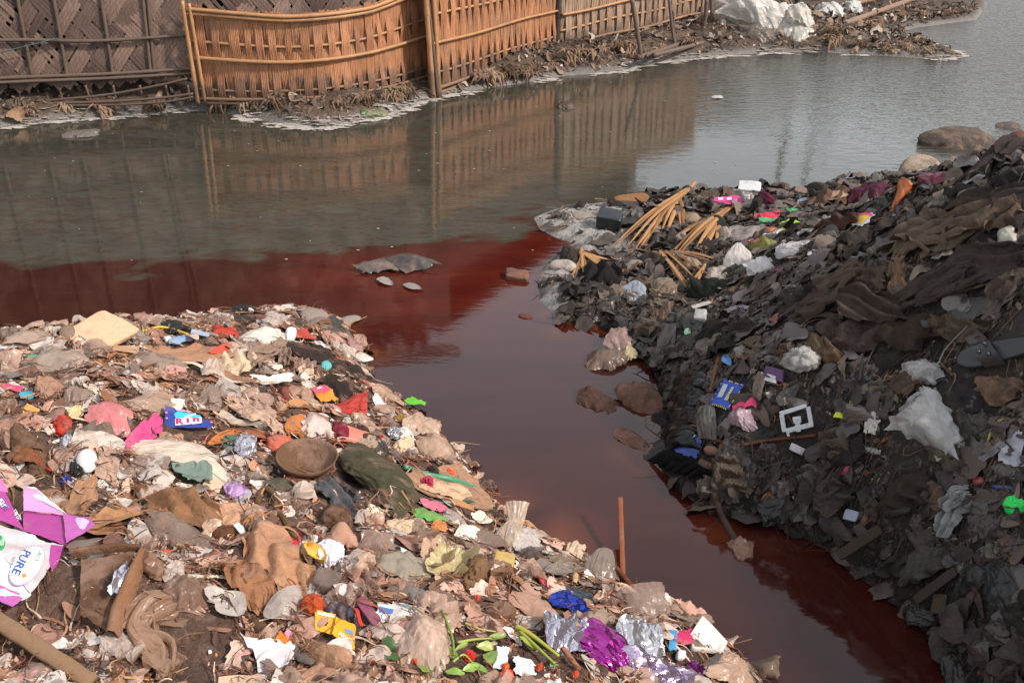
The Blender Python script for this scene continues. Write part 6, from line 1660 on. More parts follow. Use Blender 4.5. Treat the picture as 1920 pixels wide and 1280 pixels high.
 ('grey_film', 'bag', 1892, 882, 60, 36, 0, '#7c746e', 'film', 'grey crinkled bag below the white paper', 'plastic bag', {}),
 ('white_rag', 'drape', 1812, 945, 0, 0, 0, '#8f908f', 'bag', 'pale grey rag hanging down the slope', 'rag', dict(pts=[(12, -28, 6), (-8, -22, 8), (-16, 10, 8), (-32, 50, 2)], radii=[18, 22, 16, 6], flat=.4, pleat=.2)),
 ('grey_film', 'rag', 1828, 955, 60, 40, -20, '#615d59', 'film', 'grey film right of the hanging pale rag', 'plastic film', dict(lift=4)),
 ('neon_packet', 'rag', 1905, 952, 46, 34, 0, '#1fd85a', 'plastic', 'neon green packet at the frame edge', 'packet', dict(dirt=.02, lift=7)),
 ('red_ball', 'lump', 1835, 901, 20, 18, 0, '#964a42', 'plastic', 'small dull red ball above the pale rag', 'ball', dict(hh=9, crin=0.0, wr=0)),
 ('blue_stick', 'roll', 1880, 913, 38, 9, 3, '#26406e', 'plastic', 'short blue plastic stick right of the ball', 'plastic stick', dict(pleat=0, wr=.02, flat=.8)),
 ('pink_ribbon', 'strip', 1584, 884, 40, 6, -40, '#b8305c', 'plastic', 'twisted pink ribbon in the dark litter', 'ribbon', dict(lift=5, dirt=.05)),
 ('yellow_clip', 'sheet', 1579, 780, 26, 11, 20, '#d0d02a', 'plastic', 'bright yellow clip right of the broken frame', 'clip', dict(lift=6, dirt=.02)),
 ('paper_roll', 'roll', 1630, 844, 48, 13, 14, '#918c88', 'paper', 'white paper tube below the yellow clip', 'paper tube', dict(pleat=0, wr=.02, flat=.9)),
 ('white_carton', 'block', 1497, 843, 28, 14, 26, '#b4b0b4', 'plastic', 'small white carton below the broken frame', 'carton', dict(th=14)),
 ('torn_flap', 'rag', 1540, 660, 80, 50, 20, '#6c5644', 'cloth', 'tan torn flap right of the cotton tuft', 'cloth', dict(lift=5)),
 ('folded_carton', 'quad', 1600, 668, 50, 30, 0, '#847c74', 'paper', 'pale folded carton right of the tan flap', 'carton', dict(q=[(-22, -12), (0, -12), (24, 8), (-4, 12)], lift=6)),
 ('old_shoe', 'bag', 1665, 675, 60, 36, -20, '#332d2a', 'cloth', 'black worn shoe left of the tied clear bag', 'shoe', dict(crin=.12)),
 ('brown_cloth', 'rag', 1880, 740, 100, 44, -6, '#7c6250', 'cloth', 'tan cloth folded right of the tied clear bag', 'cloth', dict(lift=6, folds=.2)),
 ('dark_cloth', 'rag', 1830, 740, 70, 60, 60, '#2f2b2c', 'cloth', 'dark cloth just right of the tied clear bag', 'cloth', dict(lift=4)),
 ('grey_film', 'rag', 1835, 790, 80, 60, 40, '#57524e', 'film', 'dark grey film right of the tied clear bag', 'plastic film', dict(lift=3)),
 ('torn_foil', 'quad', 1640, 790, 44, 50, 0, '#a09890', 'foil', 'crumpled pale foil left of the tied clear bag', 'foil', dict(q=[(-10, -24), (18, -20), (4, 22), (-16, 24)], lift=6, amp=.2)),
 ('grey_cloth', 'drape', 1560, 905, 0, 0, 0, '#4a413b', 'cloth', 'greyish cloth peak at the dark slope', 'cloth', dict(pts=[(20, -40, 6), (0, -10, 8), (-10, 20, 6), (30, 36, 2)], radii=[6, 22, 28, 10], flat=.4, pleat=.2)),
 ('grey_cloth', 'rag', 1735, 1060, 100, 60, -20, '#4a4642', 'cloth', 'pale grey cloth with creases low on the slope', 'cloth', dict(lift=6, folds=.2)),
 ('grey_cloth', 'rag', 1680, 1062, 90, 36, 20, '#37332f', 'cloth', 'dark cloth left of the creased grey one', 'cloth', dict(lift=4, folds=.2)),
 ('dark_plank', 'block', 1612, 1018, 90, 20, -30, '#3e332b', 'wood', 'dark board slanting at the water line', 'board', dict(th=8)),
 ('dark_plank', 'block', 1755, 1098, 90, 18, -34, '#3b3029', 'wood', 'dark board below the creased grey cloth', 'board', dict(th=8)),
 ('grey_bag', 'loft', 1885, 1110, 0, 0, 0, '#3c4040', 'film', 'large dark grey bag hanging low at the frame edge', 'plastic bag', dict(pts=[(-26, -50, 4), (-4, -20, 8), (10, 10, 10), (20, 48, 4)], radii=[14, 30, 36, 30], flat=.4, pleat=.16)),
 ('brown_chip', 'block', 1762, 1132, 26, 36, 10, '#4e4234', 'rough', 'brown upright chip at the slope foot', 'chip', {}),
 ('black_film', 'rag', 1815, 1085, 60, 60, 30, '#3a3c3c', 'film', 'thin grey film left of the large dark bag', 'plastic film', dict(lift=4)),
 ('white_chip', 'block', 1597, 966, 26, 20, 20, '#8a90a0', 'plastic', 'bluish white chip near the dark water line', 'plastic scrap', {}),
 ('dark_rag', 'rag', 1700, 930, 120, 60, -30, '#3e342d', 'cloth', 'brown cloth hump left of the pale rag', 'cloth', dict(lift=4)),
 ('pale_film', 'bag', 1345, 520, 60, 34, 10, '#cdbfb4', 'film', 'pale tan film left of the peaked clear bag', 'plastic film', dict(dirt=.1)),
 ('white_film', 'bag', 1448, 446, 50, 26, -10, '#e6e0dc', 'film', 'white film scrap beside the lime scrap', 'plastic film', dict(dirt=.05)),
 ('pink_scrap', 'blob', 1415, 458, 30, 14, 10, '#d8788c', 'plastic', 'pale pink scrap between board and yellow green bag', 'plastic scrap', dict(lift=6, dirt=.05)),
 ('orange_scrap', 'blob', 1447, 436, 32, 14, -6, '#d8743a', 'plastic', 'orange red scrap under the red packet', 'plastic scrap', dict(lift=6, dirt=.05)),
 ('white_scrap', 'sheet', 1515, 440, 34, 16, 14, '#dcd8d4', 'paper', 'white paper right of the lime scrap', 'paper scrap', dict(lift=6, dirt=.05)),
 ('pale_film', 'bag', 1360, 440, 60, 30, 20, '#c9b8aa', 'film', 'pale film under the second frond', 'plastic film', dict(dirt=.1)),
 ('tan_film', 'bag', 1300, 500, 50, 30, 0, '#b89c84', 'film', 'tan film below the second frond', 'plastic film', dict(dirt=.1)),
 ('white_scrap', 'blob', 1530, 480, 30, 16, 0, '#cfcac6', 'paper', 'pale scrap right of the largest clear bag', 'paper scrap', dict(lift=6, dirt=.1)),
 ('blue_scrap', 'blob', 1505, 382, 22, 10, 0, '#5c90b8', 'plastic', 'small blue scrap behind the flat green packet', 'plastic scrap', dict(lift=6, dirt=.05)),
 # floating or lying in the water
 ('floating_bag', 'bag', 1158, 645, 60, 40, 0, '#b09088', 'film', 'pinkish knotted bag lying in the red shallows', 'plastic bag', dict(z=0.02, dirt=.25)),
 ('floating_bag', 'bag', 1182, 663, 34, 24, 10, '#d0bf94', 'bag', 'small cream bag touching the pinkish knotted one', 'plastic bag', dict(z=0.02, crin=.1)),
 ('floating_bag', 'rag', 1136, 676, 90, 44, 4, '#7d6658', 'bag', 'brown wet bag below the pinkish one', 'plastic bag', dict(z=0.01, hump=.5)),
 ('floating_rag', 'rag', 1118, 756, 76, 36, 20, '#5a4238', 'cloth', 'dark rag awash in the red channel', 'rag', dict(z=0.0, hump=.3)),
 ('floating_rag', 'rag', 1198, 748, 90, 56, 16, '#6e5246', 'cloth', 'brown rag between channel and burnt heap', 'rag', dict(z=0.01, hump=.3)),
 ('floating_bottle', 'loft', 1188, 830, 0, 0, 0, '#8a5a44', 'film', 'half sunken brownish bottle in the channel', 'bottle', dict(z=-0.012, pts=[(-36, -18), (-16, -8, 4), (10, 8, 4), (44, 34, -2)], radii=[10, 13, 12, 5], flat=.5, pleat=.06)),
 ('brick_piece', 'block', 970, 521, 44, 17, 8, '#7a5648', 'rough', 'broken brick lying in the red water', 'brick', dict(z=0.0, th=13, rough=.09, e=.35)),
 ('sunken_bag', 'quad', 715, 498, 90, 30, 0, '#6e6662', 'bag', 'grey sack end floating where brown meets red water', 'sack', dict(z=0.02, q=[(-52, 4), (10, -16), (34, 12), (-30, 14)], amp=.12, hump=.25, lift=3)),
 ('sunken_bag', 'quad', 772, 494, 110, 34, 0, '#57504f', 'bag', 'dark peaked sack floating beside the grey sack end', 'sack', dict(z=0.02, q=[(-58, -8), (-8, -15), (58, 6), (-10, 18)], amp=.14, hump=.35, lift=4)),
 ('floating_scrap', 'leaf', 722, 531, 34, 12, 14, '#8d857f', 'plastic', 'pale scrap afloat below the grey sack', 'plastic scrap', dict(z=0.0)),
 ('floating_scrap', 'leaf', 774, 541, 38, 10, 12, '#837b75', 'plastic', 'second pale scrap afloat right of the first', 'plastic scrap', dict(z=0.0)),
 ('floating_chip', 'lump', 986, 594, 30, 9, 10, '#7a4436', 'rough', 'small red brown chip adrift near the ash spit', 'chip', dict(z=0.0)),
 ('sunken_bag_end', 'bag', 1390, 1035, 56, 40, 30, '#a07c68', 'film', 'pale bag end at the tip of the sunken branch', 'plastic bag', dict(z=-0.005, dirt=.3)),
 ('floating_rag', 'rag', 155, 254, 70, 18, -6, '#77716b', 'bag', 'grey rag adrift below the matting wall', 'rag', dict(z=0.0, hump=.4)),
 ('floating_tuft', 'wad', 1058, 202, 30, 16, 0, '#4a443f', 'rough', 'dark tuft adrift below the black post', 'tuft', dict(z=0.0)),
 ('floating_scrap', 'blob', 1345, 184, 22, 7, 0, '#b4b0aa', 'plastic', 'white scrap adrift in mid river', 'plastic scrap', dict(z=0.0)),
 ('grey_boulder', 'lump', 1798, 272, 160, 44, 0, '#574e48', 'rough', 'big grey humped boulder in the river', 'boulder', dict(z=0.0, hh=26, sink=.3, crin=.24, wr=.05)),
 ('pale_boulder', 'lump', 1728, 318, 76, 50, -6, '#a89280', 'rough', 'pale boulder at the far crest below the humped one', 'boulder', dict(hh=20, crin=.2)),
 ('dark_disc', 'blob', 1797, 304, 30, 36, 0, '#2e2b28', 'plastic', 'dark disc standing beside the pale boulder', 'disc', dict(tilt=.6, amp=.05, lift=6)),
 ('far_stone', 'lump', 1890, 238, 50, 14, 0, '#5a5450', 'rough', 'low dark stone in the river at the frame edge', 'stone', dict(z=0.0)),
 ('tan_stone', 'lump', 1310, 392, 30, 18, 0, '#a08a74', 'rough', 'pale round stone among the palm fronds', 'stone', {}),
 ('tan_stone', 'lump', 1295, 412, 34, 22, 0, '#94806c', 'rough', 'second round stone left of the grey board', 'stone', {}),
 ('ash_lump', 'lump', 1055, 500, 50, 22, 0, '#c0b2a6', 'rough', 'whitish ash lump on the lower spit', 'ash lump', {}),
 ('ash_lump', 'lump', 1090, 405, 40, 14, 0, '#8a8078', 'rough', 'grey ash lump left of the burnt slipper', 'ash lump', {}),
 ('charred_wood', 'wad', 1072, 484, 40, 34, 0, '#38302b', 'rough', 'charred knot below the black box', 'charred wood', {}),
 ('black_cloth', 'rag', 1125, 520, 80, 60, 10, '#1d1b1b', 'cloth', 'black burnt cloth below the fronds', 'cloth', dict(lift=3)),
 ('grey_slab', 'quad', 1135, 452, 60, 26, 0, '#58504a', 'rough', 'grey slab under the black box', 'slab', dict(q=[(-30, 8), (6, -12), (28, 0), (2, 12)], lift=4)),
 ('red_scrap', 'blob', 1275, 480, 30, 14, 0, '#b04a50', 'plastic', 'pinkish scrap showing under the fronds', 'plastic scrap', dict(lift=4)),
 # the far bank
 ('white_sack', 'bag', 1405, 36, 150, 100, 6, '#cfc9c2', 'bag', 'biggest white sack heaped on the far bank', 'sack', dict(crin=.14, wr=.06, hh=50, dirt=.2, tilt=.5, lift=10)),
 ('dirty_sack', 'bag', 1408, 62, 120, 40, 16, '#6e665e', 'bag', 'grey dirty sack under the biggest white one', 'sack', dict(crin=.14, wr=.06, dirt=.4, tilt=.4)),
 ('white_sack', 'bag', 1492, 42, 90, 92, 20, '#ccc6bc', 'bag', 'narrow white sack right of the biggest one', 'sack', dict(crin=.16, dirt=.2, tilt=.3)),
 ('white_sack', 'bag', 1552, 24, 70, 60, 0, '#d0cdc8', 'bag', 'small white sack, last of the row on the far bank', 'sack', dict(crin=.14, dirt=.2, tilt=.3)),
 ('white_sack', 'bag', 1598, 18, 52, 50, 0, '#c8c6c2', 'bag', 'least white sack at the end of the row', 'sack', dict(crin=.14, dirt=.2, tilt=.3)),
 ('tan_sack', 'bag', 1436, 64, 50, 18, -30, '#a08870', 'bag', 'tan sack corner below the biggest white sack', 'sack', dict(dirt=.3)),
 ('green_bottle', 'roll', 702, 214, 50, 12, 2, '#3d5a30', 'plastic', 'green bottle stranded below the bright bamboo panel', 'bottle', dict(flat=.8, pleat=.02)),
 ('tan_scrap', 'blob', 30, 218, 34, 34, 20, '#8c6f52', 'paper', 'tan scrap standing at the water below the matting', 'scrap', dict(tilt=.5, lift=10)),
 ('white_foam', 'blob', 560, 242, 60, 8, -4, '#b4aea8', 'rough', 'white scum patch below the bright panel', 'scum', dict(lift=1)),
]
for row in R_ITEMS:
    (name, kind, x, y, w, h, rot, col, mk, label, cat, kw) = row
    kw = dict(kw); b2 = kw.pop('band2', None)
    if mk == 'cloth' and 'dirt' not in kw: kw['dirt'] = 0.3
    if 'dirt' not in kw: kw['dirt'] = 0.4
    if y < 260 and 'side' not in kw: kw['side'] = 'L'
    if kw.pop('of', None): kw['parent'] = prev
    o, S, fr = T(name, kind, x, y, w, h, rot, col, mk, label, cat, **kw)
    if 'parent' not in kw: prev = o
    if b2:
        print_poly(S, [(-6, -10), (24, -12), (4, 6), (-6, 12)], M('#caa43a', 'ink', 'R', .05), o, 'print', 1.0)
        print_poly(S, [(-8, -11), (26, -13), (22, -9), (-7, -7)], M('#c83c72', 'ink', 'R', .05), o, 'print', 1.6)
    if name == 'pink_packet':
        for (a, b) in ((-14, -2), (2, -4), (12, 2)):
            print_poly(S, [(a - 5, b - 3), (a + 5, b - 4), (a + 5, b + 2), (a - 5, b + 3)], M('#e8c4d8', 'ink', 'R', .05), o, 'print', 1.0)

# blue blister card with two pale strips
o, S, fr = T('blister_card', 'quad', 1367, 741, 64, 62, 0, '#2347b8', 'plastic', 'bright blue card with two pale strips and yellow lettering edge', 'blister card', tilt=.25, dirt=.08, lift=8, amp=.06,
             q=[(-2, -30), (32, -18), (4, 30), (-30, 16)], ragged=.02, n=16, drape=.4)
HEROES.append((fr.C, 0.12, '', 'R'))
IR = lambda c: M(c, 'ink', 'R', .05)
print_poly(S, [(-4, -20), (4, -18), (-8, 9), (-17, 7)], IR('#b4b8b4'), o, 'strip', 1.2)
print_poly(S, [(10, -14), (15, -13), (2, 15), (-4, 14)], IR('#b8b478'), o, 'strip', 1.2)
for k in range(8):
    a = k / 7
    print_poly(S, [(3 + 24 * a, -28 + 9 * a), (6 + 24 * a, -27 + 9 * a), (5 + 24 * a, -25 + 9 * a), (2 + 24 * a, -26 + 9 * a)], IR('#c9b840' if k % 3 else '#1a2040'), o, 'mark', 1.2, 0)
    print_poly(S, [(27 - 20 * a, -8 + 30 * a), (29 - 20 * a, -8 + 30 * a), (27 - 20 * a, -4 + 30 * a), (25 - 20 * a, -4 + 30 * a)], IR('#c9b840' if k % 2 else '#1a2040'), o, 'mark', 1.2, 0)
    print_poly(S, [(-25 + 24 * a, 19 + 10 * a), (-23 + 24 * a, 19 + 10 * a), (-24 + 24 * a, 22 + 10 * a), (-26 + 24 * a, 22 + 10 * a)], IR('#c9b840'), o, 'mark', 1.2, 0)
    print_poly(S, [(-8 - 20 * a, -22 + 34 * a), (-6 - 20 * a, -22 + 34 * a), (-8 - 20 * a, -19 + 34 * a), (-10 - 20 * a, -19 + 34 * a)], IR('#1a2040' if k % 2 else '#8a9ad0'), o, 'mark', 1.2, 0)
# curved blue and white sticker
T('sticker', 'leaf', 1371, 682, 46, 14, 78, '#4a86bc', 'plastic', 'curled blue and white sticker above the blue card', 'sticker', lift=12, tilt=.4, dirt=.05)
# matchbox: sleeve and tray
root = empty('matchbox', on(1455, 706)); tag(root, 'purple and white matchbox left of the cotton tuft', 'matchbox')
fr = Fr(1455, 706, 0.1); HEROES.append((fr.C, 0.05, 'purple matchbox', 'R'))
V, f = roundbox(fr, 36, 22, 12, 14, e=.12, lift=4); put('sleeve', V, f, M('#5e4064', 'paper', 'R', .15), root)
V, f = roundbox(Fr(1444, 712, 0.1), 32, 14, 10, 14, e=.12, lift=3); put('tray', V, f, M('#b9b4b4', 'paper', 'R', .15), root)

def sole_shape(n=40):
    """outline of a foot-shaped sole, length 2 along x"""
    t_ = np.linspace(0, 2 * math.pi, n, endpoint=False)
    x = np.cos(t_); y = np.sin(t_) * (0.36 + 0.07 * x - 0.07 * np.cos(2.2 * x + 0.3))
    return x, y
def slab_from(fr, x, y, h0, h1, drape=0.1):
    """thick plate with a given outline (px offsets)"""
    n = len(x); c = np.array([x.mean(), y.mean()])
    V = []
    for (k, hh) in ((1.0, h0), (1.03, (h0 + h1) / 2), (1.0, h1 - 0.5), (0.93, h1), (0.5, h1 - .6)):
        V.append(fr.P(c[0] + (x - c[0]) * k, c[1] + (y - c[1]) * k, np.full(n, hh), drape))
    V.append(fr.P(np.array([c[0]]), np.array([c[1]]), np.array([h1 - .6]), drape))
    V = np.concatenate(V); f = [tuple(reversed(q)) for q in grid_faces(n, 5, True)]
    f += [(5 * n, 4 * n + (i + 1) % n, 4 * n + i) for i in range(n)]
    return V, f
# sandal at the right edge
root = empty('sandal', on(1870, 662)); tag(root, 'big black rubber sandal with a broad studded strap', 'sandal')
fr = Fr(1880, 662, 0.15); HEROES.append((fr.C, 0.16, 'big black rubber sandal', 'R'))
x, y = sole_shape(); u, v_ = rot2(-x * 84, y * 62, -12)
V, f = slab_from(fr, u, v_, 4, 16); put('sole', V, f, M('#2c2d30', 'plastic', 'R', .3), root)
a = np.linspace(-1, 1, 14); g = G(); V = []
for t_ in np.linspace(-0.5, 0.5, 6):
    uu = -22 + 40 * t_ + 10 * a; vv = a * 26
    uu2, vv2 = rot2(uu, vv, -12)
    V.append(fr.P(uu2, vv2, 14 + 16 * (1 - a ** 2), 0.1))
g.add(np.concatenate(V), grid_faces(14, 6)); g.put('strap', M('#232326', 'plastic', 'R', .25), root)
for (a_, b_) in ((-30, 8), (-12, 12), (-20, -8)):
    V, f = bagmesh(fr, 8, 8, 0, 4, 3, crin=0, wr=0, nu=10, nv=6, lift=30); V = V + (fr.P(np.array([a_ * 1.]), np.array([b_ * 1.]), 0)[0] - fr.C)
    put('stud', V, f, M('#3c3d40', 'plastic', 'R', .2), root)
# burnt slipper on the spit: sole with raised rim
root = empty('slipper', on(1182, 384)); tag(root, 'burnt brown slipper lying on the ash at the far edge', 'slipper')
fr = Fr(1182, 384, 0.1); HEROES.append((fr.C, 0.16, 'burnt brown slipper', 'R'))
u, v_ = rot2(x * 42, y * 40, -4)
V, f = slab_from(fr, u, v_, 1, 12); put('sole', V, f, M('#2d2724', 'rough', 'R', .4), root)
V, f = slab_from(fr, u * .78 + 2, v_ * .62 - 1, 10, 14.5); put('footbed', V, f, M('#8c6444', 'rough', 'R', .3), root)
# black box with its flap
root = empty('black_box', on(1142, 424)); tag(root, 'burnt black box with an open flap on the ash spit', 'box')
fr = Fr(1142, 426, 0.2); HEROES.append((fr.C, 0.12, 'burnt black box', 'R'))
V, f = roundbox(fr, 0, 0, 26, 0, e=.15, lift=4, quad=[(-18, -18), (26, -10), (20, 12), (-26, 4)]); put('body', V, f, M('#1e2224', 'plastic', 'R', .3), root)
V, f, _ = sheet(Fr(1178, 420, 0.4), 0, 0, quad=[(-12, -10), (18, -10), (16, 14), (-12, 14)], amp=.04, n=8, lift=12); put('flap', V, f, M('#2c2a28', 'plastic', 'R', .3), root)
# broken white frame
root = empty('broken_lattice', on(1497, 792)); tag(root, 'broken white plastic frame with bent tabs', 'plastic frame')
fr = Fr(1497, 792, 0.15); HEROES.append((fr.C, 0.13, 'broken white plastic frame', 'R'))
def bar(a, b, w_, name='bar', hh=9):
    a = np.array(a, float) - (1497, 792); b = np.array(b, float) - (1497, 792)
    d = nrm(b - a); p = np.array([-d[1], d[0]]) * w_ / 2
    q = [a + p, b + p, b - p, a - p]
    V, f = roundbox(fr, 0, 0, 5, 0, e=.12, lift=hh, quad=[q[0], q[1], q[2], q[3]], nu=16, nv=8, rough=.06)
    put(name, V, f, M('#b4b6b8', 'plastic', 'R', .15), root)
for a, b, w_ in (((1465, 777), (1516, 762), 8), ((1468, 777), (1474, 812), 8), ((1476, 810), (1528, 798), 9), ((1518, 765), (1524, 800), 8), ((1490, 790), (1505, 788), 12), ((1498, 788), (1500, 812), 9), ((1480, 812), (1482, 820), 5)): bar(a, b, w_)
# big tied clear bag: body, knot, mouth
root = empty('tied_bag', on(1750, 800)); tag(root, 'big clear tied bag with dark contents on the right slope', 'plastic bag')
fr = Fr(1742, 790, 0.30); HEROES.append((fr.C, 0.18, 'big clear tied bag', 'R'))
mt = M('#cfccca', 'clear', 'R', .06)
g = G()
for sd, q, hp, up in ((4, [(-22, -66), (16, -68), (76, 62), (-78, 8)], .30, 8), (5, [(-40, -20), (26, -40), (62, 78), (-40, 30)], .34, 16), (6, [(-4, -64), (14, -66), (66, 40), (20, 80)], .22, 20)):
    V, f, _ = sheet(fr, 0, 0, quad=q, amp=.11, hump=hp, seed=sd, n=38, k=14, folds=.045, fold_dir=.5, ragged=.05, lift=up, drape=.25); g.add(V, f)
g.put('body', mt, root, False)
g = G()
for sd, w_, h_, ro, up in ((7, 84, 54, 10, 8), (8, 70, 60, 60, 16), (9, 60, 40, -30, 24)):
    V, f, _ = sheet(Fr(1736, 702, .35), w_, h_, ro, 'poly', amp=.26, hump=.25, seed=sd, n=28, k=13, folds=.08, lift=up, drape=.3); g.add(V, f)
g.put('mouth', mt, root, False)
V, f = bagmesh(Fr(1768, 842, .3), 80, 56, 20, 18, 31, lift=2); put('contents', V, f, M('#5a5a44', 'rough', 'R', .5), root)
# burnt layered heap by the water
for _q in ((1300, 720), (1295, 770), (1285, 820), (1270, 870), (1310, 880)): HEROES.append((on(*_q), 0.10, '', 'R'))
root = empty('burnt_heap', on(1290, 790)); tag(root, 'charred black layered heap at the channel edge', 'charred heap')
for k in range(11):
    px, py = 1300 - 2 * k + 6 * math.sin(k * 2.1), 715 + 12 * k
    V, f = loftmesh(Fr(px, py, 0.1), [(-34, 8, 2), (-10, -2, 10), (16, -2, 8), (34, 4, 2)], [5, 9, 9, 6], flat=.7, pleat=.25, seed=40 + k, n=16, seg=18)
    put('layer', V, f, M('#131315', 'bag', 'R', .05), root)
for k in range(6):
    px, py = 1262 + 14 * k, 862 + 5 * k
    V, f = loftmesh(Fr(px, py, 0.1), [(-40, 4, 2), (-10, -6, 8), (20, 4, 6), (44, 18, 1)], [4, 8, 8, 4], flat=.6, pleat=.3, seed=60 + k, n=14, seg=18)
    put('layer', V, f, M('#111112', 'cloth', 'R', .05), root)

# palm fronds: blades spread from a stalk
FROND_A, FROND_B = '#b08458', '#8f6640'
def frond(name, label, stem, tips, width):
    root = empty(name, linep([stem[-1]])[0][0]); tag(root, label, 'palm frond', 'dry palm fronds')
    v, f = cord(stem, 4.0, 8, 6, 16, 1.0); put('stalk', v, f, M(FROND_A, 'wood', 'L', .2), root)
    rj = np.random.RandomState(len(label))
    tips = [t_ for q_ in tips for t_ in (q_, (q_[0] + rj.uniform(-4, 4), q_[1] + rj.uniform(-3, 3), q_[2] + rj.uniform(-16, 16), q_[3] + rj.uniform(-12, 10), q_[4] * rj.uniform(.5, 1.2)))]
    for i, (bx, by, tx, ty, hh) in enumerate(tips):
        p, s_ = linep([(bx, by, 16), ((bx + tx) / 2, (by + ty) / 2, hh), (tx, ty, 4)])
        p = spline(p, 12); d = nrm(p[-1] - p[0]); side = nrm(np.cross(d, np.array([0, -.5, 1.0])))
        up = nrm(np.cross(side, d)); V = []
        for j, c in enumerate(p):
            t_ = j / 11; w_ = width * (0.35 + 1.3 * math.sin(math.pi * min(1, .15 + .8 * t_))) / s_ * (1 - .7 * t_ ** 3) * (0.75 + 0.5 * ((i * 37) % 10) / 10)
            for q, hq in ((-1, 0), (0, .5), (1, 0)):
                V.append(c + side * q * w_ * .5 + up * hq * w_ * .5)
        put('blade', V, grid_faces(3, 12), M(FROND_A if i % 3 else FROND_B, 'wood', 'L', .2), root)
frond('palm_frond', 'straw coloured palm frond fanning down from the far crest', [(1302, 356, 14), (1285, 372, 12), (1270, 384, 12)],
      [(1290, 370, 1150, 470, 20), (1288, 372, 1164, 480, 24), (1284, 376, 1182, 482, 22), (1280, 380, 1206, 468, 26), (1272, 384, 1225, 400, 16), (1276, 380, 1216, 410, 18), (1274, 384, 1284, 442, 14), (1272, 386, 1276, 430, 12), (1270, 388, 1235, 450, 20)], 4.6)
frond('palm_frond', 'second dry frond lying right of the fanned one', [(1386, 394, 12), (1370, 402, 12), (1358, 408, 12)],
      [(1372, 400, 1250, 485, 22), (1366, 404, 1262, 486, 22), (1362, 406, 1298, 480, 18), (1356, 410, 1312, 480, 16), (1352, 414, 1340, 470, 14), (1364, 404, 1330, 408, 12), (1340, 424, 1258, 452, 16)], 5.6)
frond('palm_frond', 'broken grey brown frond below the other two', [(1215, 486, 8), (1240, 484, 8), (1262, 486, 8)],
      [(1240, 486, 1300, 552, 12), (1248, 486, 1312, 535, 12), (1236, 484, 1290, 545, 12), (1260, 486, 1362, 505, 14), (1262, 486, 1350, 520, 12), (1320, 512, 1286, 552, 14), (1230, 486, 1180, 500, 8)], 3.6)
frond('palm_frond', 'small scorched frond on the lower ash', [(1090, 482, 16), (1088, 490, 14)],
      [(1090, 490, 1076, 530, 8), (1090, 490, 1096, 525, 8), (1092, 486, 1140, 500, 10), (1094, 488, 1130, 505, 10), (1092, 490, 1150, 492, 10)], 3.6)

K('cable', [(1272, 640), (1282, 662, 6), (1300, 680, 6), (1345, 684, 8), (1388, 672, 12), (1412, 652, 6)], 2.6, '#2a2a2b', 'plastic', 'black cable looping in front of the slipper sole', 'cable', 5, 1)
K('bamboo_stick', [(1334, 740), (1340, 708, 8), (1348, 676, 12)], 5, '#8a6038', 'wood', 'short bamboo stick left of the blue card', 'stick', 6, .9)
K('sunken_branch', [(1322, 888, 6), (1340, 935, 6), (1352, 968, 2), (1384, 1020, 0), (1408, 1050, -2)], 9, '#4a3a32', 'wood', 'branch sliding from the burnt heap into the red water', 'branch', 4, .7, 30, 8)
K('twig', [(1262, 820), (1300, 806, 10), (1340, 830, 8), (1390, 842)], 3, '#8a5c3c', 'wood', 'curved brown twig over the dark blue wrapper', 'twig', 6)
K('branch', [(1370, 842), (1440, 832, 8), (1530, 820)], 4, '#6e442e', 'wood', 'reddish branch below the rubber sheet', 'branch', 5)
K('twig', [(1790, 712), (1768, 690, 8), (1800, 676)], 3, '#5a4438', 'wood', 'thin twig between tied bag and sandal', 'twig', 6)
K('yellow_twine', [(1850, 842), (1856, 818, 8), (1868, 800, 10), (1884, 790)], 3, '#9a9a3a', 'plastic', 'olive yellow cord arching left of the white paper', 'cord', 6)
K('grass_stalk', [(1152, 602), (1190, 584, 8), (1240, 578)], 1.6, '#7c6850', 'wood', 'thin grey stalk beside the torn brown film', 'stalk', 5)
K('straw_bunch', [(1336, 574), (1370, 562, 6), (1408, 548)], 4, '#9a7440', 'wood', 'yellow straw bunch above the printed card', 'straw', 5)
K('bent_stick', [(1640, 500), (1600, 512, 6), (1560, 522)], 2, '#7c6654', 'wood', 'thin stick near the black plate', 'stick', 6)
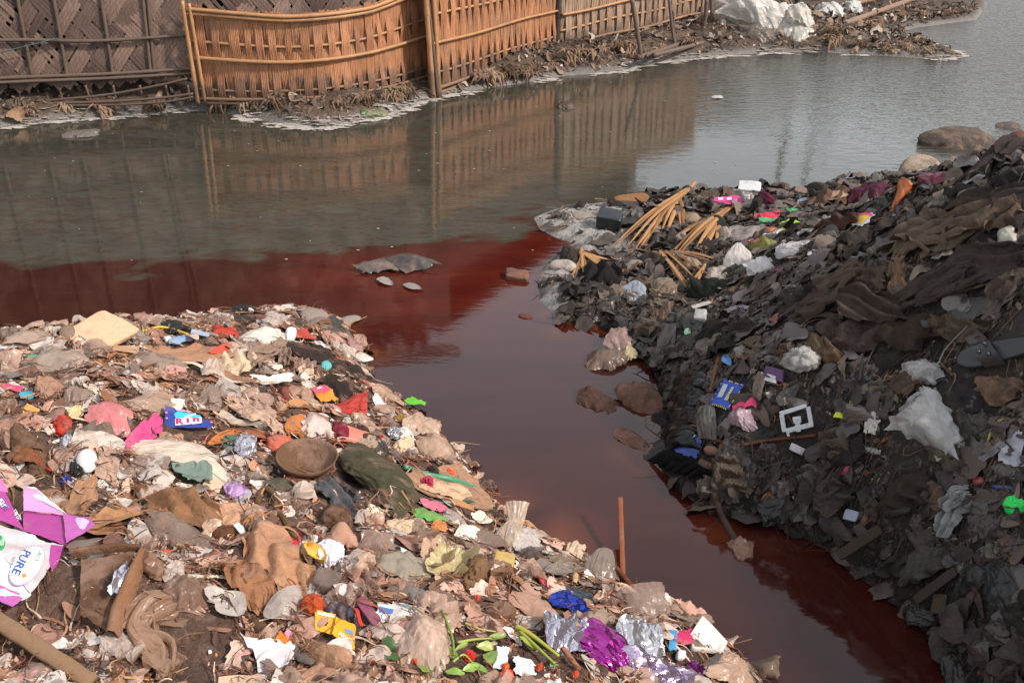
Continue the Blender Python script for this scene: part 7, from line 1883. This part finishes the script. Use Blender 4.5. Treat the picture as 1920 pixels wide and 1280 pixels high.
# ------------------------------------------------------------------ small litter: copies, then the mass nobody could count
LOC = Loc(); UNIT = 0.09
def unit_mesh(kind, seed, mat):
    if kind == 'scrap': V, f, _ = sheet(LOC, 1, .7, 0, 'poly', amp=.22, seed=seed, n=9, drape=0, lift=0)
    elif kind == 'leaf': V, f, _ = sheet(LOC, 1, .38, 0, 'leaf', amp=.2, seed=seed, n=10, m=5, drape=0, lift=0)
    elif kind == 'film': V, f, _ = sheet(LOC, 1, .8, 0, 'poly', amp=.20, folds=.16, hump=.10, seed=seed, n=19, k=13, drape=0, lift=0)
    elif kind == 'wad': V, f = bagmesh(LOC, 1, .8, 0, .45, seed, crin=.36, wr=.14, nu=14, nv=9)
    elif kind == 'strip': V, f, _ = sheet(LOC, 1, .10, 0, 'strip', amp=.5, seed=seed, n=14, m=4, drape=0, lift=0)
    elif kind == 'clod': V, f = bagmesh(LOC, 1, .85, 0, .5, seed, crin=.18, wr=.06, nu=9, nv=6)
    elif kind == 'bunch':
        g = G(); r_ = np.random.RandomState(seed)
        for j in range(16):
            a_ = r_.normal(0, .55); ln = r_.uniform(.3, 1.15); ox = r_.uniform(-.35, .35); oy = r_.uniform(-.15, .25); n_ = 8; V = []
            for i in range(n_):
                t_ = i / (n_ - 1); x_ = math.sin(a_) * ln * t_ + .06 * math.sin(5 * t_ + j); y_ = -math.cos(a_) * ln * t_; z_ = .35 * math.sin(math.pi * min(1, t_ * 1.1)) * r_.uniform(.8, 1.1) - .1 * t_
                w_ = .075 * (1 - .8 * t_ ** 2) * r_.uniform(.6, 1.3); x_ += ox; y_ += oy
                V += [(x_ - w_, y_ + .4, z_), (x_, y_ + .4, z_ + .07), (x_ + w_, y_ + .4, z_)]
            g.add(V, grid_faces(3, n_))
        V, f = np.concatenate(g.v), g.f
    me = mesh_of(kind, np.asarray(V) * UNIT, f, mat, kind not in ('film', 'scrap', 'wad'))
    return me
from mathutils import Matrix
def place(me, name, p, n, size, rs, label, cat, group, flat=0.5):
    n = nrm(n + rs.randn(3) * 0.28 * flat)
    x = nrm(np.cross(n, rs.randn(3))); y = np.cross(n, x)
    if name == 'wilted_bundle':
        up = np.array([rs.uniform(-.5, .5), 0.3, 1.0]); y = nrm(up - n * np.dot(n, up)); x = np.cross(y, n)
    o = bpy.data.objects.new(name, me); C.objects.link(o)
    m = np.eye(4); m[:3, 0] = x * size / UNIT; m[:3, 1] = y * size / UNIT; m[:3, 2] = n * size / UNIT; m[:3, 3] = p + n * size * 0.04
    o.matrix_world = Matrix(m.tolist())
    tag(o, label, cat, group)
    return o

HC = np.array([h[0][:2] for h in HEROES]); HRad = np.array([h[1] for h in HEROES])
_stop = (' lying', ' beside', ' with', ' above', ' below', ' left of', ' right of', ' at ', ' on ', ' in ', ' under', ' behind', ' near', ' tilted', ' cut by', ' among', ' between', ' running', ' standing', ' showing', ' lettered',
         ' folded', ' against', ' along', ' leaning', ' spread', ' over ', ' and ', ' by ', ' just', ' around', ' tucked', ' hanging', ' of ', ' reaching', ' stretched', ' bulging', ' arching', ' fanned', ' rolled', ' pointing', ' low ', ' half ', ' from ', ' slanting', ' heaped', ' sprawled', ' tipped', ' adrift', ' like ', ' to ', ' stranded', ' touching', ' floating', ' awash', ' afloat', ' sagging', ' mirrored', ' draped', ' sliding', ' that ', ' just', ' crumbling', ' curling', ' bending', ' twisted', ' lettering')
def short(label):
    k = min([len(label)] + [label.find(s_) for s_ in _stop if label.find(s_) > 3])
    return label[:k].split(', ')[0].strip()
NAMED = [(h[0], short(h[2]), h[3]) for h in HEROES if h[2] and len(short(h[2]).split()) >= 2]
def nearest_name(p, side):
    c = [(np.hypot(*(n_[0][:2] - p[:2])), n_[1]) for n_ in NAMED if n_[2] == side]
    return min(c)[1]
_used = set()
def unique_label(label, word, p, side):
    c = sorted((np.hypot(*(n_[0][:2] - p[:2])), n_[1]) for n_ in NAMED if n_[2] == side)[:5]
    tries = [label % (word, c[0][1])] + [label % (word, c[i][1] + ' and ' + c[j][1]) for i, j in ((0, 1), (0, 2), (1, 2), (0, 3), (1, 3), (2, 3), (0, 4), (1, 4), (2, 4))] + [label % (word, c[k][1]) for k in (1, 2, 3)]
    for t_ in tries:
        if t_ not in _used and len(t_.split()) <= 16:
            _used.add(t_); return t_
    return tries[0]
def free(x, y, k=0.8, pad=0.0):
    d = np.hypot(np.asarray(x)[:, None] - HC[None, :, 0], np.asarray(y)[:, None] - HC[None, :, 1])
    return (d > k * HRad[None, :] + pad).all(1)

def visible_spots(hmap, poly, n, rs, near=0.03, xr=(-4, 4), yr=(1.3, 8.2), pw=2.0, keep=0.85, ashes=0.0, pad=0.0):
    """points on a bank, thinning with distance as litter of one apparent size would"""
    out = []
    while len(out) < n:
        x = rs.uniform(*xr, 4000); y = rs.uniform(*yr, 4000)
        d = sdist(poly, x, y)
        z = bil(hmap, x, y)
        dep = y * math.cos(PITCH) + (CAMZ - z) * math.sin(PITCH)
        u = x / dep * F + 960
        k = (d > near) & (u > -60) & (u < 1980) & (rs.rand(4000) < (1.9 / np.maximum(dep, 1.9)) ** pw)
        if keep: k &= free(x, y, keep, pad) | (rs.rand(4000) < (0.0 if pad else 0.02 if keep > .9 else 0.07))
        if ashes:
            da = np.min([np.hypot(x - a, (y - b) * .7) / r_ for (a, b), r_ in zip(ASH, [0.36, 0.36, 0.3, 0.26, 0.2, 0.16, 0.26, 0.15])], 0)
            k &= (da > 1.0) | (rs.rand(4000) < 1 - ashes)
        out += list(zip(x[k], y[k], z[k]))
    return np.array(out[:n])

LEFT_KINDS = [
 ('paper_scrap', 'scrap', 'paper', ['#e3ccb8:cream', '#d6b49c:peach', '#ece2d8:white', '#bd9478:tan', '#e0c8ae:yellowish', '#b08468:brown'], 240, (.025, .065), 'small torn %s paper scrap near the %s', 'paper scrap', 'paper scraps on the left bank'),
 ('plastic_film', 'film', 'film', ['#c8a794:peach', '#b08f80:dusty', '#dccabf:whitish', '#bd9078:amber', '#a08678:grey'], 290, (.045, .115), 'small crumpled %s film near the %s', 'plastic film', 'plastic film on the left bank'),
 ('dry_leaf', 'leaf', 'paper', ['#94643f:rusty', '#7d5236:brown', '#a8774e:orange', '#6c4630:dark', '#8c5c40:reddish'], 150, (.04, .11), 'curled %s dry leaf near the %s', 'leaf', 'dry leaves on the left bank'),
 ('wrapper_scrap', 'scrap', 'plastic', ['#b83a3a:red', '#d67888:pink', '#3f62a8:blue', '#5a9c58:green', '#d8a040:yellow', '#c85a3c:orange', '#8a3050:maroon', '#4f9098:teal'], 100, (.014, .036), 'tiny bright %s wrapper scrap near the %s', 'wrapper scrap', 'bright wrapper scraps on the left bank'),
 ('crumpled_wad', 'wad', 'bag', ['#d2b29a:peach', '#a88670:brown', '#e6d6c8:whitish', '#8f6c56:muddy', '#c49e88:tan'], 70, (.03, .08), 'small crumpled %s wad near the %s', 'wad', 'crumpled wads on the left bank'),
 ('cloth_strip', 'strip', 'cloth', ['#8a6a54:brown', '#b0917a:grey', '#6c5040:dark', '#cbae96:cream'], 90, (.08, .2), 'narrow %s cloth strip near the %s', 'cloth strip', 'cloth strips on the left bank'),
]
RIGHT_KINDS = [
 ('rag_scrap', 'film', 'cloth', ['#4a4039:greyish', '#5c4e44:brown', '#3a332f:dark', '#6a5a4c:tan', '#2e2a28:black'], 260, (.05, .14), 'small dirty %s rag near the %s', 'rag', 'rags on the right bank'),
 ('grey_film', 'film', 'film', ['#6d645d:grey', '#857a70:dusty', '#57504b:dark', '#a49a92:pale'], 200, (.04, .11), 'small crumpled %s film near the %s', 'plastic film', 'plastic film on the right bank'),
 ('dry_leaf', 'leaf', 'paper', ['#6a4a36:brown', '#7c5a40:tan', '#4c3a2e:dark', '#96603c:rusty'], 190, (.03, .08), 'curled %s dry leaf near the %s', 'leaf', 'dry leaves on the right bank'),
 ('pale_scrap', 'scrap', 'paper', ['#a8a29c:whitish', '#8f8880:grey', '#bdb8b2:white', '#7c746c:dull'], 210, (.012, .034), 'tiny %s paper scrap near the %s', 'paper scrap', 'pale scraps on the right bank'),
 ('wrapper_scrap', 'scrap', 'plastic', ['#8c3048:maroon', '#35589a:blue', '#b06a34:orange', '#4c8450:green', '#b8a838:yellow'], 70, (.010, .024), 'tiny bright %s wrapper scrap near the %s', 'wrapper scrap', 'bright wrapper scraps on the right bank'),
 ('dark_strip', 'strip', 'cloth', ['#3a322d:dark', '#564840:brown', '#2a2625:black', '#5a4a40:tan'], 110, (.08, .2), 'narrow %s rag strip near the %s', 'rag strip', 'rag strips on the right bank'),
]
def scatter(kinds, hmap, poly, side, seed, xr):
    rs = np.random.RandomState(seed)
    for (name, kind, mk, cols, n, (s0, s1), label, cat, group) in kinds:
        words_ = [c.split(':')[1] for c in cols]; cols = [c.split(':')[0] for c in cols]
        meshes = [unit_mesh(kind, seed * 13 + i * 5, M(c, mk, side, 0.4)) for i, c in enumerate(cols) for _ in range(1)]
        pts = visible_spots(hmap, poly, n, rs, xr=xr, pw=2.0, keep=0.8, pad=.22 * s1, ashes=0.9 if side == 'R' else 0)
        for (x, y, z) in pts:
            p = np.array([x, y, z]); dep = max(1.9, np.hypot(y, CAMZ))
            size = rs.uniform(s0, s1) * (0.8 + 0.14 * dep)
            i = rs.randint(len(meshes))
            lb = unique_label(label, words_[i], p, side)
            place(meshes[i], name, p, normal_at(p, .06), size, rs, lb, cat, group)
scatter(LEFT_KINDS, HL, L_SHORE, 'L', 3, (-3.6, 1.2))
scatter(RIGHT_KINDS, HR, R_SHORE, 'R', 5, (0.0, 3.6))

def edge_rags(pix, kinds, side, seed, s0, s1, label, name, cat, group):
    """soaked pieces caught along a waterline"""
    rs = np.random.RandomState(seed)
    ms = [unit_mesh('film' if i % 2 else 'scrap', seed * 7 + i, M(c.split(':')[0], 'bag' if i % 2 else 'cloth', side, .3)) for i, c in enumerate(kinds)]
    for (x, y) in pix:
        p = at(x + rs.uniform(-8, 8), y + rs.uniform(-6, 6), 0.0); p[2] = max(0.0, float(H(p[0], p[1]))) + .004
        i = rs.randint(len(ms))
        place(ms[i], name, p, nrm(normal_at(p, .1) + np.array([0, 0, .6])), rs.uniform(s0, s1), rs, unique_label(label, kinds[i].split(':')[1], p, side), cat, group, .8)
edge_rags([(1060, 602), (1100, 612), (1140, 614), (1175, 645), (1200, 668), (1232, 700), (1238, 740), (1240, 790), (1238, 850), (1262, 908), (1300, 935), (1330, 958), (1375, 966), (1410, 970), (1445, 980), (1480, 992), (1515, 1005), (1550, 1024), (1575, 1048), (1600, 1072), (1628, 1090), (1655, 1108), (1680, 1130), (1702, 1150), (1725, 1172), (1748, 1192), (1770, 1215), (1788, 1240), (1798, 1268)],
          ['#2b2726:black', '#3c3532:dark', '#4a423d:brown', '#33302f:charcoal', '#5a5049:grey'], 'R', 201, .07, .17, 'soaked %s rag at the water edge near the %s', 'soaked_rag', 'rag', 'soaked rags along the right waterline')
edge_rags([(610, 596), (652, 616), (670, 642), (688, 668), (692, 700), (710, 730), (735, 752), (775, 782), (812, 812), (850, 850), (880, 878), (908, 912), (930, 955), (965, 985), (1000, 1005), (1040, 1028), (1085, 1058), (1130, 1086), (1180, 1112), (1230, 1132), (1280, 1152), (1318, 1180), (1350, 1212)],
          ['#b08c7a:tan', '#8a6a5a:brown', '#c9b0a0:pale', '#6a5046:dark', '#a0887c:grey'], 'L', 202, .06, .13, 'wet %s scrap at the water edge near the %s', 'wet_scrap', 'scrap', 'wet scraps along the left waterline')
def vcol_mat(name, kind='flake'):
    t = NT(name)
    a = t.n('Attribute', attribute_name='col').outputs['Color']
    tc = t.n('TexCoord').outputs['Object']
    n = t.noise(90.0, tc, 4, .6)
    c = t.mix(t.ramp(n, [(.35, 0.), (.75, .5)]), a, t.mix(.75, a, (.05, .035, .028)))
    nb = t.bump(n, .4, .004)
    b = t.pbr(c, .75, nb, .3)
    return t.out(b.outputs[0])
FL = vcol_mat('debris_flakes')
def flakes(name, label, hmap, poly, pal, wts, n, seed, smin, smax, xr, elong=(1.2, 3.5), tiltv=0.55, yr=(1.2, 8.3), near=0.0, lift=0.3, pw=1.6):
    rs = np.random.RandomState(seed)
    P = visible_spots(hmap, poly, n, rs, near, xr, yr, pw, 0.7, 0.9 if hmap is HR and seed != 78 else 0)
    e = 0.03
    gx = (bil(hmap, P[:, 0] + e, P[:, 1]) - bil(hmap, P[:, 0] - e, P[:, 1])) / (2 * e); gy = (bil(hmap, P[:, 0], P[:, 1] + e) - bil(hmap, P[:, 0], P[:, 1] - e)) / (2 * e)
    N = np.stack([-gx, -gy, np.ones(n)], 1) + rs.randn(n, 3) * tiltv; N /= np.linalg.norm(N, axis=1)[:, None]
    X = np.cross(N, rs.randn(n, 3)); X /= np.linalg.norm(X, axis=1)[:, None]; Y = np.cross(N, X)
    dep = P[:, 1] * 0.9 + 1.0
    ln = np.exp(rs.uniform(math.log(smin), math.log(smax), n)) * (0.7 + 0.12 * dep); wd = ln / rs.uniform(*elong, n)
    c = P + N * (ln * lift * rs.rand(n))[:, None]
    V = np.empty((n, 6, 3))
    for k, (a, b, h) in enumerate(((-.5, -.4, 0), (0, -.5, .18), (.5, -.35, 0), (.5, .4, .05), (0, .5, .22), (-.5, .35, 0))):
        j = rs.uniform(.6, 1.25, n)
        V[:, k] = c + X * (a * ln * j)[:, None] + Y * (b * wd * j)[:, None] + N * ((h + rs.uniform(-.12, .2, n)) * np.minimum(ln * .6, wd * 1.3))[:, None]
    i = np.arange(n) * 6
    faces = np.concatenate([np.stack([i, i + 1, i + 4, i + 5], 1), np.stack([i + 1, i + 2, i + 3, i + 4], 1)])
    me = bpy.data.meshes.new(name); me.from_pydata(V.reshape(-1, 3).tolist(), [], faces.tolist())
    cols = np.array([srgb(h) for h in pal])[rs.choice(len(pal), n, p=np.array(wts) / np.sum(wts))]
    cols = cols * rs.uniform(.7, 1.25, n)[:, None]
    if hmap is HR and seed != 78: cols = cols * char_shade(P[:, 0], P[:, 1])[:, None]
    attr_col(me, np.clip(np.repeat(cols, 6, 0), 0, 1)); me.materials.append(FL)
    o = bpy.data.objects.new(name, me); C.objects.link(o)
    return tag(o, label, 'litter', kind='stuff')
PAL_L = ['#dcbfae', '#c69c88', '#a87660', '#7f5140', '#5c3628', '#e6dad2', '#94766c', '#48291e', '#b8423a', '#d68090', '#4a6ea8', '#5f9a5c', '#d0963c']
W_L = [17, 17, 17, 13, 9, 9, 9, 5, .8, .8, .5, .5, .8]
PAL_R = ['#5a4e46', '#6e5f54', '#443c37', '#7d6a58', '#332e2c', '#8c7c6e', '#272424', '#96603e', '#bcb6ae', '#8c3a44', '#3a5a90']
W_R = [16, 15, 13, 11, 11, 7, 8, 7, 3.5, .5, .5]
flakes('fine_litter', 'fine mixed litter of scraps and chips covering the left bank', HL, L_SHORE, PAL_L, W_L, 14000, 71, .007, .026, (-3.8, 1.2))
flakes('fine_litter', 'fine dark litter of scraps and chips covering the right bank', HR, R_SHORE, PAL_R, W_R, 26000, 73, .007, .030, (0, 4.2))
def strands(name, label, hmap, poly, pal, wts, n, seed, l0, l1, xr, wd=.0016):
    """fibres, roots and torn threads lying in curves over the heap"""
    rs = np.random.RandomState(seed); q = 7
    P = visible_spots(hmap, poly, n, rs, 0.0, xr, (1.2, 8.3), 1.6, .8, .9 if hmap is HR else 0)
    ln = np.exp(rs.uniform(math.log(l0), math.log(l1), n)) * (.6 + .1 * P[:, 1]); an = rs.rand(n) * 6.28; cv = rs.normal(0, 1.1, n); cw = rs.normal(0, 1.6, n)
    x, y = P[:, 0].copy(), P[:, 1].copy(); V = np.empty((n, q, 2, 3)); w_ = wd * rs.uniform(.6, 2.2, n) * (.6 + .16 * P[:, 1]); hz = rs.uniform(.004, .03, n); ph = rs.rand(n) * 6.28
    for k in range(q):
        t_ = k / (q - 1); a = an + cv * t_ + cw * math.sin(3 * t_)
        z = np.maximum(bil(hmap, x, y), 0) + .006 + hz * np.abs(np.sin(2.2 * t_ + ph))
        nx, ny = -np.sin(a), np.cos(a); w2 = w_ * (1.05 - .7 * t_)
        V[:, k, 0] = np.stack([x - nx * w2, y - ny * w2, z], 1); V[:, k, 1] = np.stack([x + nx * w2, y + ny * w2, z + w2 * .8], 1)
        x += np.cos(a) * ln / q; y += np.sin(a) * ln / q
    f0 = np.array([(2 * k, 2 * k + 1, 2 * k + 3, 2 * k + 2) for k in range(q - 1)]); faces = (f0[None] + (np.arange(n) * q * 2)[:, None, None]).reshape(-1, 4)
    me = bpy.data.meshes.new(name); me.from_pydata(V.reshape(-1, 3).tolist(), [], faces.tolist())
    cols = np.array([srgb(h) for h in pal])[rs.choice(len(pal), n, p=np.array(wts) / np.sum(wts))] * rs.uniform(.7, 1.2, n)[:, None]
    if hmap is HR: cols = cols * char_shade(P[:, 0], P[:, 1])[:, None]
    attr_col(me, np.clip(np.repeat(cols, q * 2, 0), 0, 1)); me.materials.append(FL)
    o = bpy.data.objects.new(name, me); C.objects.link(o)
    return tag(o, label, 'litter', kind='stuff')
strands('straw_litter', 'brown fibres and torn threads tangled over the left bank', HL, L_SHORE, ['#8c5e40', '#6a4430', '#a67c58', '#4c3022', '#cbb09a', '#a8584a'], [4, 5, 3, 4, 1.5, .6], 9000, 72, .05, .22, (-3.8, 1.2))
strands('straw_litter', 'dark fibres and torn threads tangled over the right bank', HR, R_SHORE, ['#4e4239', '#6a5646', '#332e2c', '#8a6a50', '#222022', '#8c8680'], [4, 3, 5, 1.5, 4, .5], 12000, 74, .05, .26, (0, 4.2))
flakes('bank_litter', 'wilted leaf litter and scum along the far bank', HF, FAR_SHORE, ['#5c4a3c', '#7a6654', '#3a302a', '#a09488', '#8c7460'], [4, 3, 4, 1.2, 2], 16000, 75, .014, .055, (-6.2, 8.5), (2, 7), .6, (9.6, 19), 0.05, .3, .5)

def film_vmat(name, rough=.4, tr=.2):
    t = NT(name)
    a = t.n('Attribute', attribute_name='col').outputs['Color']
    tc = t.n('TexCoord').outputs['Object']
    n1 = t.noise(40.0, tc, 5, .65, .6)
    c = t.mix(t.ramp(n1, [(.42, 0.), (.7, .6)]), a, t.mix(.7, a, (.10, .055, .04)))
    nb = t.crinkle(tc, 40.0, .45, .008)
    b = t.pbr(c, rough, nb, .5)
    if tr:
        tl = t.n('BsdfTranslucent'); t.l(c, tl.inputs['Color']); mx = t.n('MixShader'); mx.inputs[0].default_value = tr
        t.l(b.outputs[0], mx.inputs[1]); t.l(tl.outputs[0], mx.inputs[2]); return t.out(mx.outputs[0])
    return t.out(b.outputs[0])
def matted(name, label, hmap, poly, pal, wts, n, seed, smin, smax, xr, mat, amp=.12, tiltv=.14, keep=.98, elong=(1.0, 3.0), lift=.06, yr=(1.2, 8.3), pw=1.7):
    """the compacted mat of torn sheets and rags that nobody could count"""
    rs = np.random.RandomState(seed); q = 7
    P = visible_spots(hmap, poly, n, rs, 0.03, xr, yr, pw, keep, .9 if hmap is HR else 0)
    a, b = np.meshgrid(np.linspace(-1, 1, q), np.linspace(-1, 1, q)); a = a.ravel(); b = b.ravel()
    x0 = a * np.sqrt(1 - b * b / 2); y0 = b * np.sqrt(1 - a * a / 2); th = np.arctan2(y0, x0); rr = np.hypot(x0, y0)
    ph = rs.rand(n, 4) * 6.28; am = rs.uniform(.02, .20, (n, 4)) * np.array([1.3, 1.0, .7, .5])
    rad = 1 + rr[None] * sum(am[:, k:k + 1] * np.cos((k + 2) * th[None] + ph[:, k:k + 1]) for k in range(4))
    X0 = x0[None] * rad; Y0 = y0[None] * rad
    h = np.zeros_like(X0)
    for k in range(5):
        t_ = rs.rand(n, 1) * math.pi; c = rs.uniform(-.6, .6, (n, 1)); s_ = rs.uniform(.4, 1, (n, 1)) * rs.choice([-1, 1], (n, 1))
        h += s_ * np.abs(X0 * np.cos(t_) + Y0 * np.sin(t_) - c)
    h -= h.min(1, keepdims=True)
    h = h + .35 * np.sin(X0 * 5 + ph[:, :1]) * np.cos(Y0 * 4 + ph[:, 1:2])
    e = .05
    gx = (bil(hmap, P[:, 0] + e, P[:, 1]) - bil(hmap, P[:, 0] - e, P[:, 1])) / (2 * e); gy = (bil(hmap, P[:, 0], P[:, 1] + e) - bil(hmap, P[:, 0], P[:, 1] - e)) / (2 * e)
    N = np.stack([-gx, -gy, np.ones(n)], 1) + rs.randn(n, 3) * tiltv; N /= np.linalg.norm(N, axis=1)[:, None]
    X = np.cross(N, rs.randn(n, 3)); X /= np.linalg.norm(X, axis=1)[:, None]; Y = np.cross(N, X)
    dep = P[:, 1] * .9 + 1.0
    sz = np.exp(rs.uniform(math.log(smin), math.log(smax), n)) * (.7 + .12 * dep); el = rs.uniform(*elong, n)
    c = P + N * (sz * lift * rs.rand(n))[:, None]
    V = c[:, None] + X[:, None] * (X0 * sz[:, None] * .5)[..., None] + Y[:, None] * (Y0 * (sz / el)[:, None] * .5)[..., None] + N[:, None] * (h * (sz / el)[:, None] * amp)[..., None]
    f0 = np.array(grid_faces(q, q)); faces = (f0[None] + (np.arange(n) * q * q)[:, None, None]).reshape(-1, 4)
    me = bpy.data.meshes.new(name); me.from_pydata(V.reshape(-1, 3).tolist(), [], faces.tolist())
    cols = np.array([srgb(k) for k in pal])[rs.choice(len(pal), n, p=np.array(wts) / np.sum(wts))] * rs.uniform(.75, 1.2, n)[:, None]
    if hmap is HR: cols = cols * char_shade(P[:, 0], P[:, 1])[:, None]
    me.polygons.foreach_set('use_smooth', np.ones(len(me.polygons), bool))
    attr_col(me, np.clip(np.repeat(cols, q * q, 0), 0, 1)); me.materials.append(mat)
    o = bpy.data.objects.new(name, me); C.objects.link(o)
    return tag(o, label, 'litter', kind='stuff')
FV = film_vmat('matted_film'); RV = film_vmat('matted_rag', .8, 0); RVW = film_vmat('matted_wet', .38, 0)
matted('matted_film', 'dense mat of torn pinkish plastic film over the left bank', HL, L_SHORE, ['#dcc2b3', '#cfa895', '#bb8d7a', '#eadfd6', '#a67a6c', '#b8a8a0', '#d09a90', '#ebe6e2', '#958880', '#cbbfb6', '#7c6a62'], [12, 11, 11, 9, 8, 9, 3, 6, 9, 8, 6], 4200, 91, .026, .11, (-3.8, 1.2), FV)
matted('matted_rag', 'dense mat of brown leaf and rag scraps over the left bank', HL, L_SHORE, ['#86604c', '#68483a', '#9a6e54', '#4c3429', '#b08a70', '#5c524c'], [5, 5, 4, 4, 3, 2], 2600, 92, .025, .10, (-3.8, 1.2), RV, elong=(1.5, 4))
matted('matted_rag', 'dense mat of dark soaked rags over the right bank', HR, R_SHORE, ['#574b44', '#453c37', '#6a5c52', '#353031', '#7a6a5e', '#585050'], [5, 5, 4, 5, 2, 3], 4200, 93, .035, .13, (0, 4.2), RV, .17, .2, elong=(1.2, 4))
matted('matted_film', 'dense mat of wet dark film over the right bank', HR, R_SHORE, ['#454040', '#5e5956', '#343234', '#7a716b', '#28272a'], [5, 4, 4, 2, 3], 2600, 94, .03, .10, (0, 4.2), RVW, .17, .2)
matted('bank_rags', 'compacted rubbish strip along the far bank edge', HF, FAR_SHORE, ['#6a5647', '#8a7562', '#4a3d34', '#a39384', '#b5aba2'], [5, 4, 4, 2, 1], 4200, 95, .02, .07, (-6.2, 8.5), RV, .3, .4, 0, (1.2, 4), .1, (9.6, 18), .4)
# wilted bundles hanging from the far bank under the fence
rs = np.random.RandomState(9)
spots = [(405, 208), (430, 205), (455, 204), (480, 203), (515, 205), (640, 200), (680, 192), (700, 190), (725, 186), (745, 184), (765, 178), (900, 158), (920, 150), (940, 150), (960, 142), (975, 145), (1000, 136), (1030, 128),
         (1070, 112), (1090, 105), (1110, 108), (1130, 104), (1155, 98), (1180, 100), (120, 205), (60, 215), (290, 205), (200, 214), (1240, 92), (1290, 85), (1560, 82), (1610, 88), (1660, 92), (1700, 96), (1740, 98), (1720, 80), (1640, 60), (1690, 62), (1560, 62), (1780, 30), (1730, 30), (1690, 34)]
bun = [unit_mesh('bunch', 800 + i, M(c, 'cloth', 'L', .5)) for i, c in enumerate(['#6c5848', '#85705c', '#54453a', '#94806a', '#62503f'])]
sect_n = {}
ORD = 'first second third fourth fifth sixth seventh eighth ninth tenth eleventh twelfth thirteenth fourteenth fifteenth sixteenth'.split()
def ordinal_bundle(where):
    sect_n[where] = sect_n.get(where, 0) + 1
    return '%s limp wilted bundle from the left, below the %s' % (ORD[sect_n[where] - 1], where)
for (x, y) in sorted(spots):
    p = on(x, y + rs.uniform(-3, 3)); n = nrm(normal_at(p, .1) + np.array([0, -.9, .2]))
    place(bun[rs.randint(5)], 'wilted_bundle', p, n, rs.uniform(.14, .30), rs, ordinal_bundle('dark matting' if x < 365 else 'bright orange panel' if x < 790 else 'orange panel by the black post' if x < 1045 else 'pale propped panel' if x < 1330 else 'orange bamboo culm'), 'bundle', 'wilted bundles along the far bank', .6)
# whitish scum along the far waterline
rs = np.random.RandomState(29); V = []; f = []
seg = [(np.array(FAR_SHORE[i]), np.array(FAR_SHORE[i + 1])) for i in range(1, 22)]; wl = np.array([np.linalg.norm(b_ - a_) for a_, b_ in seg]); wl /= wl.sum()
for k in range(2200):
    a_, b_ = seg[rs.choice(len(seg), p=wl)]; p = a_ + (b_ - a_) * rs.rand() + np.array([rs.normal(0, .07), rs.normal(-.03, .06)])
    if vnoise(p[0] * 2.5, p[1] * 2.5) < -.15: continue
    z = max(0.004, float(H(p[0], p[1])) + .006); r = rs.uniform(.01, .045); i = len(V); ph = rs.rand() * 6
    for q in range(7):
        a = q * .8976 + ph; rr = r * rs.uniform(.5, 1.2); V.append((p[0] + rr * math.cos(a) * 1.9, p[1] + rr * math.sin(a) * .8, z + rs.uniform(0, .004)))
    f.append(tuple(range(i, i + 7)))
tag(put('shore_scum', V, f, M('#b9b2aa', 'rough', 'L', .35), None, False), 'whitish scum and froth along the far waterline', 'scum', kind='stuff')
# scum flecks on the river
rs = np.random.RandomState(19); V = []; f = []
for k in range(150):
    x, y = rs.uniform(-4.5, 6), rs.uniform(6.2, 13)
    if max(sdist(FAR_SHORE, [x], [y])[0], sdist(R_SHORE, [x], [y])[0], sdist(L_SHORE, [x], [y])[0]) > -0.05: continue
    r = rs.uniform(.003, .010); i = len(V)
    for q in range(5):
        a = q * 1.2566 + rs.rand(); V.append((x + r * math.cos(a) * 1.6, y + r * math.sin(a), .004 + .002 * (q % 2)))
    f.append(tuple(range(i, i + 5)))
tag(put('scum_flecks', V, f, M('#a8a49c', 'rough', 'L', .1), None, False), 'tiny white scum flecks drifting on the brown river', 'scum', kind='stuff')
